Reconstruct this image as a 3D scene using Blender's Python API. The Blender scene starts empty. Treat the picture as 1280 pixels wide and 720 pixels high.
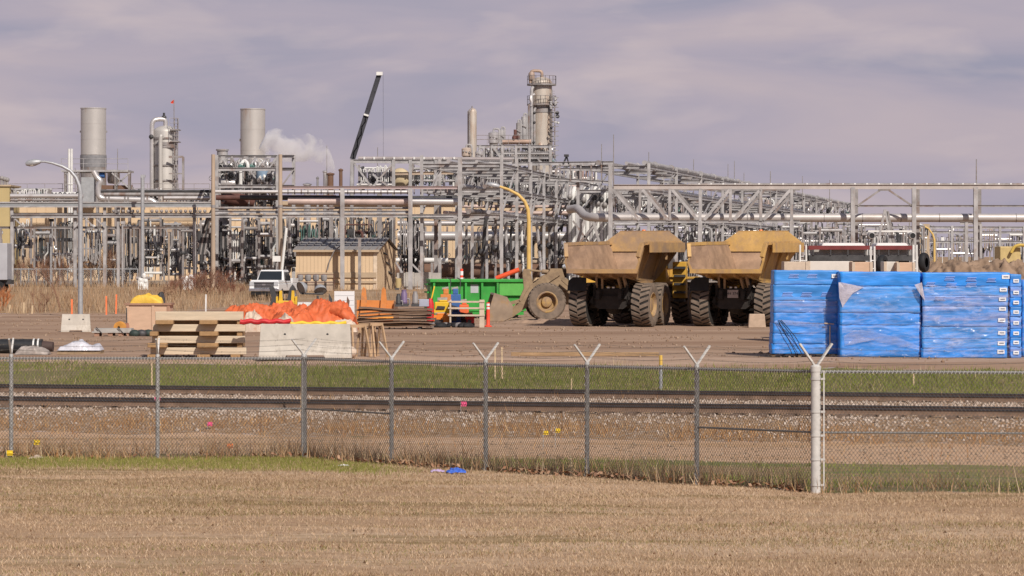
import bpy, math, random
import numpy as np
from mathutils import Vector, Matrix, noise as mnoise

# ------------------------------------------------------------------ camera
SC = bpy.context.scene
COL = SC.collection
F = 4230.0            # focal length in photo pixels (119 mm on a 36 mm sensor)
CAMZ = 3.0
HOR = 320.0
cam_d = bpy.data.cameras.new('camera')
cam = bpy.data.objects.new('camera', cam_d)
COL.objects.link(cam)
cam.location = (0, 0, CAMZ)
cam.rotation_euler = (math.radians(90), 0, 0)
cam_d.sensor_width = 36.0
cam_d.lens = F / 1280.0 * 36.0
cam_d.shift_y = -(360.0 - HOR) / 1280.0
cam_d.clip_start = 0.5
cam_d.clip_end = 12000
SC.camera = cam

# ------------------------------------------------------------------ light
SUN_EL = math.radians(40)
SUN_AZ = math.radians(24)          # to the right of straight behind the camera
sun_d = bpy.data.lights.new('sun', 'SUN')
sun_d.energy = 4.6
sun_d.angle = math.radians(0.5)
sun_d.color = (1.0, 0.93, 0.84)
sun = bpy.data.objects.new('sun', sun_d)
COL.objects.link(sun)
ldir = Vector((-math.sin(SUN_AZ) * math.cos(SUN_EL), math.cos(SUN_AZ) * math.cos(SUN_EL), -math.sin(SUN_EL)))
sun.rotation_euler = ldir.to_track_quat('-Z', 'Y').to_euler()
sun.location = (30, -30, 60)

wd = bpy.data.worlds.new('World')
SC.world = wd
wd.use_nodes = True
nt = wd.node_tree
nt.nodes.clear()
def wn(t): return nt.nodes.new(t)
w_out = wn('ShaderNodeOutputWorld')
w_mix = wn('ShaderNodeMixShader')
bg_sky = wn('ShaderNodeBackground'); bg_cl = wn('ShaderNodeBackground')
sky = wn('ShaderNodeTexSky'); sky.sky_type = 'NISHITA'; sky.sun_disc = False
sky.sun_elevation = SUN_EL
sky.sun_rotation = math.pi - SUN_AZ
nt.links.new(sky.outputs[0], bg_sky.inputs[0]); bg_sky.inputs[1].default_value = 0.06
tc = wn('ShaderNodeTexCoord')
def wnoise(scale, nscale, detail, seedloc=(0, 0, 0), rough=.55, dist=0.0):
    m = wn('ShaderNodeMapping'); m.inputs['Scale'].default_value = scale; m.inputs['Location'].default_value = seedloc
    n = wn('ShaderNodeTexNoise'); n.inputs['Scale'].default_value = nscale; n.inputs['Detail'].default_value = detail
    n.inputs['Roughness'].default_value = rough; n.inputs['Distortion'].default_value = dist
    nt.links.new(tc.outputs['Generated'], m.inputs[0]); nt.links.new(m.outputs[0], n.inputs[0])
    return n.outputs[0]
def wramp(src, stops):
    r = wn('ShaderNodeValToRGB'); e = r.color_ramp.elements
    while len(e) < len(stops): e.new(0.5)
    for k, (p, c) in enumerate(stops):
        e[k].position = p; e[k].color = (c[0], c[1], c[2], 1)
    nt.links.new(src, r.inputs[0]); return r.outputs[0]
def wmix(fac, a, b, mode='MIX'):
    m = wn('ShaderNodeMix'); m.data_type = 'RGBA'; m.blend_type = mode
    if isinstance(fac, float): m.inputs[0].default_value = fac
    else: nt.links.new(fac, m.inputs[0])
    nt.links.new(a, m.inputs[6]); nt.links.new(b, m.inputs[7]); return m.outputs[2]
# broad grey-mauve stratus with long streaks, a few paler puffs
n1 = wnoise((4, 4, 22), 2.0, 6, (0.3, 0, 1.7), .5, .6)
c1 = wramp(n1, [(.30, (.335, .325, .425)), (.50, (.435, .385, .462)), (.66, (.505, .428, .475))])
n2 = wnoise((9, 9, 30), 2.4, 4, (3.1, 0, .4), .5, .2)
f2 = wramp(n2, [(.52, (0, 0, 0)), (.78, (1, 1, 1))])
puff = wn('ShaderNodeRGB'); puff.outputs[0].default_value = (.66, .545, .54, 1)
fm = wn('ShaderNodeMath'); fm.operation = 'MULTIPLY'; fm.inputs[1].default_value = .6
nt.links.new(f2, fm.inputs[0])
c2 = wmix(fm.outputs[0], c1, puff.outputs[0])
nt.links.new(c2, bg_cl.inputs[0]); bg_cl.inputs[1].default_value = 1.0
# cloud cover thins out with height: more of the clear sky overhead
sep = wn('ShaderNodeSeparateXYZ'); nt.links.new(tc.outputs['Generated'], sep.inputs[0])
cov = wramp(sep.outputs[2], [(.0, (.96, .96, .96)), (.10, (.94, .94, .94)), (.35, (.35, .35, .35)), (1, (.2, .2, .2))])
nt.links.new(cov, w_mix.inputs[0])
nt.links.new(bg_sky.outputs[0], w_mix.inputs[1]); nt.links.new(bg_cl.outputs[0], w_mix.inputs[2])
nt.links.new(w_mix.outputs[0], w_out.inputs[0])

SC.view_settings.view_transform = 'Standard'
SC.view_settings.look = 'None'
SC.view_settings.exposure = 0.0
SC.view_settings.gamma = 1.0
SC.view_settings.use_curve_mapping = False
SC.render.engine = 'CYCLES'
SC.cycles.max_bounces = 5
SC.cycles.transparent_max_bounces = 12
SC.cycles.volume_step_rate = 1.0
SC.cycles.volume_max_steps = 64
SC.cycles.volume_bounces = 4

# ------------------------------------------------------------------ helpers
def W(px, py, D):
    """point at depth D seen at photo pixel (px, py)"""
    return Vector(((px - 640.0) * D / F, D, CAMZ + (HOR - py) * D / F))
def X(px, D): return (px - 640.0) * D / F
def Zp(py, D): return CAMZ + (HOR - py) * D / F
def S(D): return F / D

_mats = {}
def mat(name, col, rough=.6, metal=0.0, var=.18, scale=2.0, col2=None, rust=None, bump=0.0, bscale=20.0, stretch=(1, 1, 1), spec=.3, alpha=None, world=False, perobj=0.0, coat=0.0, emit=None):
    if name in _mats: return _mats[name]
    m = bpy.data.materials.new(name); m.use_nodes = True
    t = m.node_tree; N = t.nodes; L = t.links
    b = N['Principled BSDF']
    tcn = N.new('ShaderNodeTexCoord')
    mp = N.new('ShaderNodeMapping'); mp.inputs['Scale'].default_value = stretch
    if world:
        g = N.new('ShaderNodeNewGeometry'); L.new(g.outputs['Position'], mp.inputs[0])
    else:
        L.new(tcn.outputs['Object'], mp.inputs[0])
    n = N.new('ShaderNodeTexNoise'); n.inputs['Scale'].default_value = scale; n.inputs['Detail'].default_value = 7; n.inputs['Roughness'].default_value = .62
    L.new(mp.outputs[0], n.inputs[0])
    r = N.new('ShaderNodeValToRGB')
    a = [max(0, c * (1 - var)) for c in col]; c2 = [min(1, c * (1 + var)) for c in col] if col2 is None else col2
    r.color_ramp.elements[0].position = .32; r.color_ramp.elements[0].color = (*a, 1)
    r.color_ramp.elements[1].position = .70; r.color_ramp.elements[1].color = (*c2, 1)
    L.new(n.outputs[0], r.inputs[0])
    out = r.outputs[0]
    if rust:
        rc, ramt, rs, rstr = rust
        mp2 = N.new('ShaderNodeMapping'); mp2.inputs['Scale'].default_value = rstr; L.new(mp.outputs[0], mp2.inputs[0])
        n2 = N.new('ShaderNodeTexNoise'); n2.inputs['Scale'].default_value = rs; n2.inputs['Detail'].default_value = 8; n2.inputs['Roughness'].default_value = .7
        L.new(mp2.outputs[0], n2.inputs[0])
        r2 = N.new('ShaderNodeValToRGB'); r2.color_ramp.elements[0].position = 1 - ramt - .1; r2.color_ramp.elements[1].position = 1 - ramt + .1
        L.new(n2.outputs[0], r2.inputs[0])
        mx = N.new('ShaderNodeMix'); mx.data_type = 'RGBA'; L.new(r2.outputs[0], mx.inputs[0]); L.new(out, mx.inputs[6]); mx.inputs[7].default_value = (*rc, 1)
        out = mx.outputs[2]
    if perobj > 0:
        oi = N.new('ShaderNodeObjectInfo'); hs = N.new('ShaderNodeHueSaturation')
        mr = N.new('ShaderNodeMapRange'); mr.inputs[3].default_value = 1 - perobj; mr.inputs[4].default_value = 1 + perobj
        L.new(oi.outputs['Random'], mr.inputs[0]); L.new(mr.outputs[0], hs.inputs['Value']); L.new(out, hs.inputs['Color']); out = hs.outputs[0]
    L.new(out, b.inputs['Base Color'])
    b.inputs['Roughness'].default_value = rough; b.inputs['Metallic'].default_value = metal
    b.inputs['Specular IOR Level'].default_value = spec
    if coat: b.inputs['Coat Weight'].default_value = coat
    if alpha is not None: b.inputs['Alpha'].default_value = alpha
    if bump > 0:
        n3 = N.new('ShaderNodeTexNoise'); n3.inputs['Scale'].default_value = bscale; n3.inputs['Detail'].default_value = 5
        L.new(mp.outputs[0], n3.inputs[0])
        bp = N.new('ShaderNodeBump'); bp.inputs['Strength'].default_value = bump; bp.inputs['Distance'].default_value = .05
        L.new(n3.outputs[0], bp.inputs['Height']); L.new(bp.outputs[0], b.inputs['Normal'])
    _mats[name] = m
    return m

def blade_mat(name, cols, rough=.8, trans=.0):
    """one colour per blade, drawn from a list"""
    m = bpy.data.materials.new(name); m.use_nodes = True
    t = m.node_tree; b = t.nodes['Principled BSDF']
    g = t.nodes.new('ShaderNodeNewGeometry'); r = t.nodes.new('ShaderNodeValToRGB')
    e = r.color_ramp.elements
    while len(e) < len(cols): e.new(.5)
    for k, c in enumerate(cols):
        e[k].position = k / max(1, len(cols) - 1); e[k].color = (*c, 1)
    t.links.new(g.outputs['Random Per Island'], r.inputs[0]); t.links.new(r.outputs[0], b.inputs['Base Color'])
    b.inputs['Roughness'].default_value = rough; b.inputs['Specular IOR Level'].default_value = .15
    return m

class MB:
    def __init__(s): s.v = []; s.f = []
    def add(s, vs, fs):
        o = len(s.v); s.v.extend([tuple(v) for v in vs]); s.f.extend([tuple(i + o for i in f) for f in fs]); return s
    def box(s, x0, x1, y0, y1, z0, z1):
        vs = [(x0, y0, z0), (x1, y0, z0), (x1, y1, z0), (x0, y1, z0), (x0, y0, z1), (x1, y0, z1), (x1, y1, z1), (x0, y1, z1)]
        return s.add(vs, [(0, 3, 2, 1), (4, 5, 6, 7), (0, 1, 5, 4), (1, 2, 6, 5), (2, 3, 7, 6), (3, 0, 4, 7)])
    def hexa(s, vs):
        return s.add(vs, [(0, 3, 2, 1), (4, 5, 6, 7), (0, 1, 5, 4), (1, 2, 6, 5), (2, 3, 7, 6), (3, 0, 4, 7)])
    def bar(s, p, q, w, h=None, up=(0, 0, 1)):
        h = w if h is None else h
        p = Vector(p); q = Vector(q); d = (q - p)
        if d.length < 1e-6: return s
        d.normalize(); u = Vector(up)
        if abs(d.dot(u)) > .98: u = Vector((0, 1, 0))
        a = d.cross(u).normalized(); b = a.cross(d).normalized()
        vs = []
        for c in (p, q):
            for sa, sb in ((-1, -1), (1, -1), (1, 1), (-1, 1)):
                vs.append(c + a * (sa * w / 2) + b * (sb * h / 2))
        return s.add(vs, [(0, 1, 2, 3), (7, 6, 5, 4), (0, 4, 5, 1), (1, 5, 6, 2), (2, 6, 7, 3), (3, 7, 4, 0)])
    def ibeam(s, p, q, w, h, t=None, up=(0, 0, 1)):
        t = t or w * .12
        p = Vector(p); q = Vector(q); d = (q - p).normalized(); u = Vector(up)
        if abs(d.dot(u)) > .98: u = Vector((1, 0, 0))
        a = d.cross(u).normalized(); b = a.cross(d).normalized()
        s.bar(p + b * (h / 2 - t / 2), q + b * (h / 2 - t / 2), w, t, b)
        s.bar(p - b * (h / 2 - t / 2), q - b * (h / 2 - t / 2), w, t, b)
        s.bar(p, q, t, h - 2 * t - .002, b)
        return s
    def tube(s, pts, r, n=8, caps=True):
        pts = [Vector(p) for p in pts]
        rs = r if isinstance(r, (list, tuple)) else [r] * len(pts)
        m = len(pts); tang = []
        for i in range(m):
            d = Vector((0, 0, 0))
            if i > 0: d += (pts[i] - pts[i - 1]).normalized()
            if i < m - 1: d += (pts[i + 1] - pts[i]).normalized()
            tang.append(d.normalized() if d.length > 1e-9 else Vector((0, 0, 1)))
        t0 = tang[0]; u = Vector((0, 0, 1)) if abs(t0.z) < .9 else Vector((1, 0, 0))
        a = t0.cross(u).normalized()
        o = len(s.v)
        for i in range(m):
            a = (a - tang[i] * a.dot(tang[i])).normalized(); b = tang[i].cross(a)
            for k in range(n):
                th = 2 * math.pi * k / n
                s.v.append(tuple(pts[i] + (a * math.cos(th) + b * math.sin(th)) * rs[i]))
        for i in range(m - 1):
            for k in range(n):
                k2 = (k + 1) % n
                s.f.append((o + i * n + k, o + i * n + k2, o + (i + 1) * n + k2, o + (i + 1) * n + k))
        if caps:
            for i, rev in ((0, True), (m - 1, False)):
                idx = list(range(len(s.v), len(s.v) + n))
                for k in range(n): s.v.append(s.v[o + i * n + k])
                s.f.append(tuple(reversed(idx)) if rev else tuple(idx))
        return s
    def elbow(s, pts, r, n=8, br=None, caps=True, seg=4):
        """tube with rounded corners"""
        pts = [Vector(p) for p in pts]; br = br or r * 2.2; out = [pts[0]]
        for i in range(1, len(pts) - 1):
            p, c, q = pts[i - 1], pts[i], pts[i + 1]
            d1 = (p - c); d2 = (q - c); k = min(br, d1.length * .45, d2.length * .45)
            A = c + d1.normalized() * k; B = c + d2.normalized() * k
            for j in range(seg + 1):
                t = j / seg; out.append(A * (1 - t) ** 2 + c * 2 * t * (1 - t) + B * t * t)
        out.append(pts[-1]); return s.tube(out, r, n, caps)
    def lathe(s, prof, n=16, c=(0, 0, 0), ax=(0, 0, 1), close=False):
        ax = Vector(ax).normalized(); u = Vector((1, 0, 0)) if abs(ax.x) < .9 else Vector((0, 1, 0))
        a = (u - ax * u.dot(ax)).normalized(); b = ax.cross(a); c = Vector(c); o = len(s.v)
        for r, z in prof:
            for k in range(n):
                th = 2 * math.pi * k / n
                s.v.append(tuple(c + ax * z + (a * math.cos(th) + b * math.sin(th)) * r))
        m = len(prof)
        for i in range(m if close else m - 1):
            i2 = (i + 1) % m
            for k in range(n):
                k2 = (k + 1) % n
                s.f.append((o + i * n + k, o + i * n + k2, o + i2 * n + k2, o + i2 * n + k))
        return s
    def prism(s, poly, y0, y1, M=None):
        """polygon in (x,z) counter-clockwise, pulled along y"""
        n = len(poly)
        vs = [Vector((p[0], y0, p[1])) for p in poly] + [Vector((p[0], y1, p[1])) for p in poly]
        if M is not None: vs = [M @ v for v in vs]
        fs = [tuple(range(n)), tuple(reversed(range(n, 2 * n)))]
        for i in range(n):
            j = (i + 1) % n; fs.append((i, i + n, j + n, j))
        return s.add(vs, fs)
    def ball(s, c, r, n=10, m=6, sc=(1, 1, 1)):
        c = Vector(c); o = len(s.v)
        for i in range(m + 1):
            ph = math.pi * i / m
            for k in range(n):
                th = 2 * math.pi * k / n
                s.v.append((c.x + r * sc[0] * math.sin(ph) * math.cos(th), c.y + r * sc[1] * math.sin(ph) * math.sin(th), c.z + r * sc[2] * math.cos(ph)))
        for i in range(m):
            for k in range(n):
                k2 = (k + 1) % n
                s.f.append((o + i * n + k, o + (i + 1) * n + k, o + (i + 1) * n + k2, o + i * n + k2))
        return s
    def build(s, name, m, parent=None, smooth=True, bevel=0.0, loc=None, sharp=38):
        me = bpy.data.meshes.new(name)
        off = Vector(loc) if loc is not None else None
        vs = s.v if off is None else [tuple(Vector(v) - off) for v in s.v]
        me.from_pydata(vs, [], s.f); me.update()
        import bmesh as _b
        bm = _b.new(); bm.from_mesh(me)
        _b.ops.dissolve_degenerate(bm, dist=1e-5, edges=bm.edges)
        _b.ops.recalc_face_normals(bm, faces=bm.faces); bm.to_mesh(me); bm.free()
        if smooth:
            for p in me.polygons: p.use_smooth = True
            me.set_sharp_from_angle(angle=math.radians(sharp))
        me.materials.append(m)
        o = bpy.data.objects.new(name, me); COL.objects.link(o)
        if off is not None and parent is None: o.location = off
        if parent is not None: o.parent = parent
        if bevel > 0:
            md = o.modifiers.new('bevel', 'BEVEL'); md.width = bevel; md.segments = 2; md.limit_method = 'ANGLE'; md.angle_limit = math.radians(40)
        return o

def tag(o, label=None, cat=None, group=None, kind=None):
    if label: o['label'] = label
    if cat: o['category'] = cat
    if group: o['group'] = group
    if kind: o['kind'] = kind
    return o
def thing(name, label, cat, loc=(0, 0, 0), rz=0.0, group=None):
    o = bpy.data.objects.new(name, None); COL.objects.link(o)
    o.empty_display_size = .3
    o.location = loc; o.rotation_euler = (0, 0, rz)
    return tag(o, label, cat, group)
def dup(root, loc, rz, label=None, group=None):
    def cp(o, par):
        c = o.copy(); COL.objects.link(c)
        if par is not None: c.parent = par
        for ch in list(o.children): cp(ch, c)
        return c
    r = cp(root, None); r.location = loc; r.rotation_euler = (0, 0, rz)
    if label: r['label'] = label
    if group: r['group'] = group
    return r
def rawmesh(name, verts, tris, m, kind=None, nv=3):
    """big triangle soup from numpy arrays"""
    me = bpy.data.meshes.new(name)
    nverts = len(verts); nf = len(tris)
    me.vertices.add(nverts); me.vertices.foreach_set('co', np.asarray(verts, dtype=np.float32).ravel())
    me.loops.add(nf * nv); me.loops.foreach_set('vertex_index', np.asarray(tris, dtype=np.int32).ravel())
    me.polygons.add(nf); me.polygons.foreach_set('loop_start', np.arange(nf, dtype=np.int32) * nv)
    me.update(calc_edges=True); me.validate()
    me.materials.append(m)
    o = bpy.data.objects.new(name, me); COL.objects.link(o)
    if kind: o['kind'] = kind
    return o

# ------------------------------------------------------------------ materials
M = {}
M['galv'] = mat('galvanised_steel', (.38, .385, .40), .5, .35, .15, 6, rust=((.22, .13, .09), .30, 3, (1, 1, 1)))
M['fence'] = mat('fence_zinc', (.37, .36, .35), .55, .1, .2, 14)
M['wire'] = mat('fence_wire', (.13, .112, .095), .6, .1, .25, 8)
M['fpost'] = mat('painted_post', (.52, .50, .475), .5, 0, .14, 7, rust=((.30, .2, .13), .27, 6, (1, 1, .4)))
M['steel'] = mat('plant_steel', (.36, .345, .345), .55, .15, .3, 1.2, rust=((.25, .16, .12), .36, .9, (1, 1, .5)))
M['steel2'] = mat('weathered_steel', (.27, .25, .245), .6, .15, .3, 1.5, rust=((.20, .12, .09), .40, 1.1, (1, 1, .5)))
M['dark'] = mat('dark_steel', (.065, .063, .066), .55, .2, .4, 2)
M['black'] = mat('black_rubber', (.018, .018, .02), .7, 0, .4, 3)
M['white'] = mat('white_paint', (.66, .65, .63), .5, 0, .1, 2, rust=((.40, .30, .22), .22, 2, (1, 1, .4)))
M['alu'] = mat('aluminium_cladding', (.58, .55, .54), .34, .55, .1, 1.5, rust=((.38, .27, .22), .28, 1, (1, 1, 1)))
M['pinkpipe'] = mat('weathered_pipe', (.50, .385, .345), .5, .2, .16, 1, rust=((.27, .15, .11), .34, 1.3, (.25, 1, 1)))
M['redox'] = mat('red_oxide', (.12, .055, .045), .65, 0, .3, 2)
M['rust'] = mat('rusty_steel', (.24, .125, .075), .8, 0, .35, 3, col2=(.16, .1, .075))
M['woodpole'] = mat('weathered_pole', (.40, .31, .235), .8, 0, .2, 2, stretch=(1, 1, .15))
M['tan'] = mat('tan_siding', (.60, .445, .29), .7, 0, .06, .4)
M['tan2'] = mat('tan_trim', (.42, .32, .22), .7, 0, .1, 1)
M['ochre'] = mat('ochre_siding', (.44, .34, .17), .7, 0, .08, .6)
M['concrete'] = mat('concrete', (.50, .455, .40), .85, 0, .14, 2.2, rust=((.33, .285, .235), .36, 2.6, (1, 1, .6)), bump=.12, bscale=30)
M['concgrey'] = mat('grey_concrete', (.40, .375, .35), .85, 0, .16, 1.2, rust=((.27, .24, .215), .38, 1.5, (2, 2, .3)))
M['glass'] = mat('dark_glass', (.02, .025, .03), .06, 0, .1, 1, spec=.6)
M['green'] = mat('green_valve', (.10, .19, .17), .5, 0, .3, 2)
M['blueeq'] = mat('blue_paint', (.05, .13, .34), .5, 0, .2, 2)
# ------------------------------------------------------------------ terrain
def sm(a, b, x):
    t = min(1, max(0, (x - a) / (b - a))); return t * t * (3 - 2 * t)
def skew(x): return .25 * min(40, max(-40, x))
def fenceY(x):
    if x < -4.23: return 68.8
    if x < 5.1: return 68.8 - 12.0 * (x + 4.23) / 9.33
    return 56.8
PROF = [(0, .6), (10, .2), (25, -.35), (39, -.70), (58, -.96), (66, -1.1), (75.2, -1.12), (76.4, -.98), (78.7, -.70), (82.4, -.66), (83.8, -.68), (85, -.62), (89, -.60), (90.2, -.66), (92, -.50), (97, -.12), (99, .0), (100, .0)]
def gz(x, y):
    v = y + skew(x)
    if v >= 100:
        z = 0.0
        z += .5 * sm(222, 250, y)
        if x < -10: z += .18 * sm(178, 215, y) * sm(-10, -20, x)
    else:
        for (a, za), (b, zb) in zip(PROF, PROF[1:]):
            if a <= v <= b: z = za + (zb - za) * (v - a) / (b - a); break
        else: z = PROF[0][1]
    return z
def gzn(x, y):
    v = y + skew(x); z = gz(x, y)
    amp = .02
    if v < 60: amp = .05
    if 95 < v < 175: amp = .035
    return z + amp * mnoise.noise(Vector((x * .45, y * .3, 0))) + amp * .4 * mnoise.noise(Vector((x * 1.7, y * 1.1, 4)))
def wob(x, s, a=.3): return a * mnoise.noise(Vector((x * .5, s, 0))) + a * .6 * mnoise.noise(Vector((x * 1.9, s, 3)))
def b_fence(x): return fenceY(x) + .10 + wob(x, 1, .12)
def b_road(x): return max(fenceY(x) + .9, 68.6 - skew(x)) + wob(x, 2, .35)
def b_toe(x): return 75.6 - skew(x) + wob(x, 3, .35)
def b_bal(x): return 89.8 - skew(x) + wob(x, 4, .2)
def b_strip(x): return 96.6 - skew(x) + wob(x, 5, .6)
def b_yard(x): return 176 + 48 * sm(-19, -13, x) + wob(x * .3, 6, 2.0)
def b_field(x): return 262 + 0 * x
def xs_for(half, dx, far):
    xs = list(np.arange(-half, half + 1e-6, dx))
    ext = [half + (far - half) * (k / 10) ** 1.6 for k in range(1, 11)]
    return [-e for e in reversed(ext)] + [float(x) for x in xs] + ext
def band(name, m, b0, b1, ny, half, dx, far, kind='structure', pw=1.0):
    xs = xs_for(half, dx, far); vs = []; fs = []
    for x in xs:
        y0 = b0(x); y1 = b1(x)
        for j in range(ny + 1):
            y = y0 + (y1 - y0) * (j / ny) ** pw
            vs.append((x, y, gzn(x, y)))
    for i in range(len(xs) - 1):
        for j in range(ny):
            a = i * (ny + 1) + j; fs.append((a, a + ny + 1, a + ny + 2, a + 1))
    mb = MB(); mb.v = vs; mb.f = fs
    o = mb.build(name, m, smooth=True, sharp=60); o['kind'] = kind
    return o

def soil(name, layers, rough=.95, bump=.3, bscale=6, bstretch=(1, 1, 1)):
    """layers: (colour, threshold lo, hi, noise scale, stretch, detail); the first is the base"""
    m = bpy.data.materials.new(name); m.use_nodes = True
    t = m.node_tree; N = t.nodes; L = t.links; b = N['Principled BSDF']
    g = N.new('ShaderNodeTexCoord'); out = None
    for k, (c, lo, hi, sc, st, det) in enumerate(layers):
        if k == 0:
            rgb = N.new('ShaderNodeRGB'); rgb.outputs[0].default_value = (*c, 1); out = rgb.outputs[0]; continue
        mp = N.new('ShaderNodeMapping'); mp.inputs['Scale'].default_value = st; mp.inputs['Location'].default_value = (k * 7.3, k * 3.1, k)
        L.new(g.outputs['Object'], mp.inputs[0])
        n = N.new('ShaderNodeTexNoise'); n.inputs['Scale'].default_value = sc; n.inputs['Detail'].default_value = det; n.inputs['Roughness'].default_value = .65
        L.new(mp.outputs[0], n.inputs[0])
        r = N.new('ShaderNodeValToRGB'); r.color_ramp.elements[0].position = lo; r.color_ramp.elements[1].position = hi
        L.new(n.outputs[0], r.inputs[0])
        mx = N.new('ShaderNodeMix'); mx.data_type = 'RGBA'; L.new(r.outputs[0], mx.inputs[0]); L.new(out, mx.inputs[6]); mx.inputs[7].default_value = (*c, 1)
        out = mx.outputs[2]
    L.new(out, b.inputs['Base Color']); b.inputs['Roughness'].default_value = rough; b.inputs['Specular IOR Level'].default_value = .1
    mp = N.new('ShaderNodeMapping'); mp.inputs['Scale'].default_value = bstretch; L.new(g.outputs['Object'], mp.inputs[0])
    n = N.new('ShaderNodeTexNoise'); n.inputs['Scale'].default_value = bscale; n.inputs['Detail'].default_value = 8; L.new(mp.outputs[0], n.inputs[0])
    bp = N.new('ShaderNodeBump'); bp.inputs['Strength'].default_value = bump; bp.inputs['Distance'].default_value = .12
    L.new(n.outputs[0], bp.inputs['Height']); L.new(bp.outputs[0], b.inputs['Normal'])
    return m
m_lawn = soil('dead_lawn_soil', [((.36, .24, .15), 0, 0, 0, 0, 0), ((.46, .33, .225), .47, .60, .30, (.22, 1, 1), 6), ((.22, .155, .07), .52, .64, .42, (.14, 1, 1), 6), ((.26, .15, .095), .54, .72, 4, (1, 1, 1), 8)], bump=.4, bscale=14)
m_verge = soil('verge_soil', [((.26, .18, .10), 0, 0, 0, 0, 0), ((.15, .16, .06), .45, .6, .8, (.5, 1, 1), 6), ((.32, .24, .15), .55, .7, 3, (1, 1, 1), 6)], bump=.5, bscale=10)
m_road = soil('dirt_road_soil', [((.45, .295, .19), 0, 0, 0, 0, 0), ((.36, .22, .115), .50, .64, .4, (.08, 1, 1), 6), ((.50, .35, .245), .50, .7, 1.2, (.12, 1, 1), 6), ((.22, .17, .10), .62, .72, 2, (.5, 1, 1), 7)], bump=.35, bscale=6, bstretch=(.4, 1, 1))
m_ballast = soil('ballast_bed', [((.35, .22, .125), 0, 0, 0, 0, 0), ((.25, .15, .08), .48, .62, 3, (.6, 1, 1), 6), ((.38, .30, .24), .50, .62, 8, (1, 1, 1), 5)], bump=.8, bscale=14)
m_strip = soil('strip_soil', [((.17, .15, .07), 0, 0, 0, 0, 0), ((.27, .20, .125), .5, .62, .7, (.5, 1, 1), 6)], bump=.4, bscale=8)
m_yard = soil('yard_dirt', [((.345, .235, .165), 0, 0, 0, 0, 0), ((.245, .155, .105), .47, .60, .16, (.06, 1, 1), 7), ((.42, .30, .225), .5, .64, .26, (.05, .8, 1), 7), ((.21, .135, .095), .54, .64, 1.2, (.05, 1, 1), 8), ((.30, .19, .13), .5, .7, 6, (.5, 1, 1), 6)], bump=.5, bscale=3, bstretch=(.15, 1, 1))
m_field = soil('dry_field_soil', [((.33, .225, .145), 0, 0, 0, 0, 0), ((.27, .175, .10), .45, .62, .3, (.5, 1, 1), 6), ((.40, .30, .21), .52, .7, .6, (.3, 1, 1), 6)], bump=.5, bscale=3)
m_plant = soil('plant_gravel', [((.30, .25, .205), 0, 0, 0, 0, 0), ((.36, .30, .25), .45, .65, .4, (1, 1, 1), 6)], bump=.2, bscale=4)

tag(band('lawn', m_lawn, lambda x: 3.0, b_fence, 70, 14, .4, 120), 'dead tan mown lawn in front of the chain link fence', kind='structure')
band('verge', m_verge, b_fence, b_road, 10, 14, .35, 120)
band('dirt_road', m_road, b_road, b_toe, 12, 16, .35, 120)
band('ballast', m_ballast, b_toe, b_bal, 46, 18, .35, 120)
band('grass_strip', m_strip, b_bal, b_strip, 12, 18, .4, 120)
band('yard', m_yard, b_strip, b_yard, 90, 26, .5, 160, pw=1.3)
band('dry_field', m_field, b_yard, b_field, 40, 44, .8, 400)
band('plant_ground', m_plant, b_field, lambda x: 620, 12, 60, 6, 700)
mb = MB(); mb.add([(-4000, 618, .44), (4000, 618, .44), (4000, 9000, .44), (-4000, 9000, .44)], [(0, 1, 2, 3)])
mb.build('ground', m_field, smooth=False)['kind'] = 'structure'

# ------------------------------------------------------------------ grass, as blade meshes
rng = np.random.default_rng(5)
def gz_vec(xs, ys): return np.array([gzn(float(a), float(b)) for a, b in zip(xs, ys)], dtype=np.float64)
def blades(name, xs, ys, h, wd, m, lean=.5, zs=None, label=None, zoff=-.01):
    n = len(xs)
    if n == 0: return
    zs = gz_vec(xs, ys) if zs is None else zs
    th = rng.uniform(0, 2 * np.pi, n); la = rng.uniform(0, 2 * np.pi, n); hh = h * rng.uniform(.5, 1.3, n); ln = rng.uniform(0, lean, n) * hh
    w2 = wd * rng.uniform(.6, 1.3, n)
    V = np.zeros((n, 3, 3))
    V[:, 0, 0] = xs - np.cos(th) * w2; V[:, 0, 1] = ys - np.sin(th) * w2; V[:, 0, 2] = zs + zoff
    V[:, 1, 0] = xs + np.cos(th) * w2; V[:, 1, 1] = ys + np.sin(th) * w2; V[:, 1, 2] = zs + zoff
    V[:, 2, 0] = xs + np.cos(la) * ln; V[:, 2, 1] = ys + np.sin(la) * ln; V[:, 2, 2] = zs + hh
    o = rawmesh(name, V.reshape(-1, 3), np.arange(n * 3).reshape(-1, 3), m, 'stuff')
    if label: o['label'] = label
    return o
def scatter(n, y0, y1, mx=2.5, half=.160, dens=None):
    n = int(n * 1.2)
    """points inside the view wedge between two distances; dens(x,y) keeps a share"""
    ys = np.sqrt(rng.uniform(y0 ** 2, y1 ** 2, n)); xs = rng.uniform(-1, 1, n) * (ys * half + mx)
    if dens is not None:
        k = np.array([rng.random() < dens(float(a), float(b)) for a, b in zip(xs, ys)], dtype=bool)
        xs, ys = xs[k], ys[k]
    return xs, ys
def nz(x, y, s, seed=0.0): return mnoise.noise(Vector((x * s, y * s, seed)))
def fbm(x, y, s, seed=0.0): return nz(x, y, s, seed) + .5 * nz(x, y, s * 2.1, seed + 3) + .25 * nz(x, y, s * 4.3, seed + 7)
g_dry = blade_mat('dry_blades', [(.30, .19, .11), (.44, .305, .195), (.53, .385, .26), (.37, .25, .15), (.61, .47, .34)])
g_olive = blade_mat('olive_blades', [(.16, .15, .045), (.22, .20, .065), (.28, .21, .10), (.12, .13, .035)])
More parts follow.
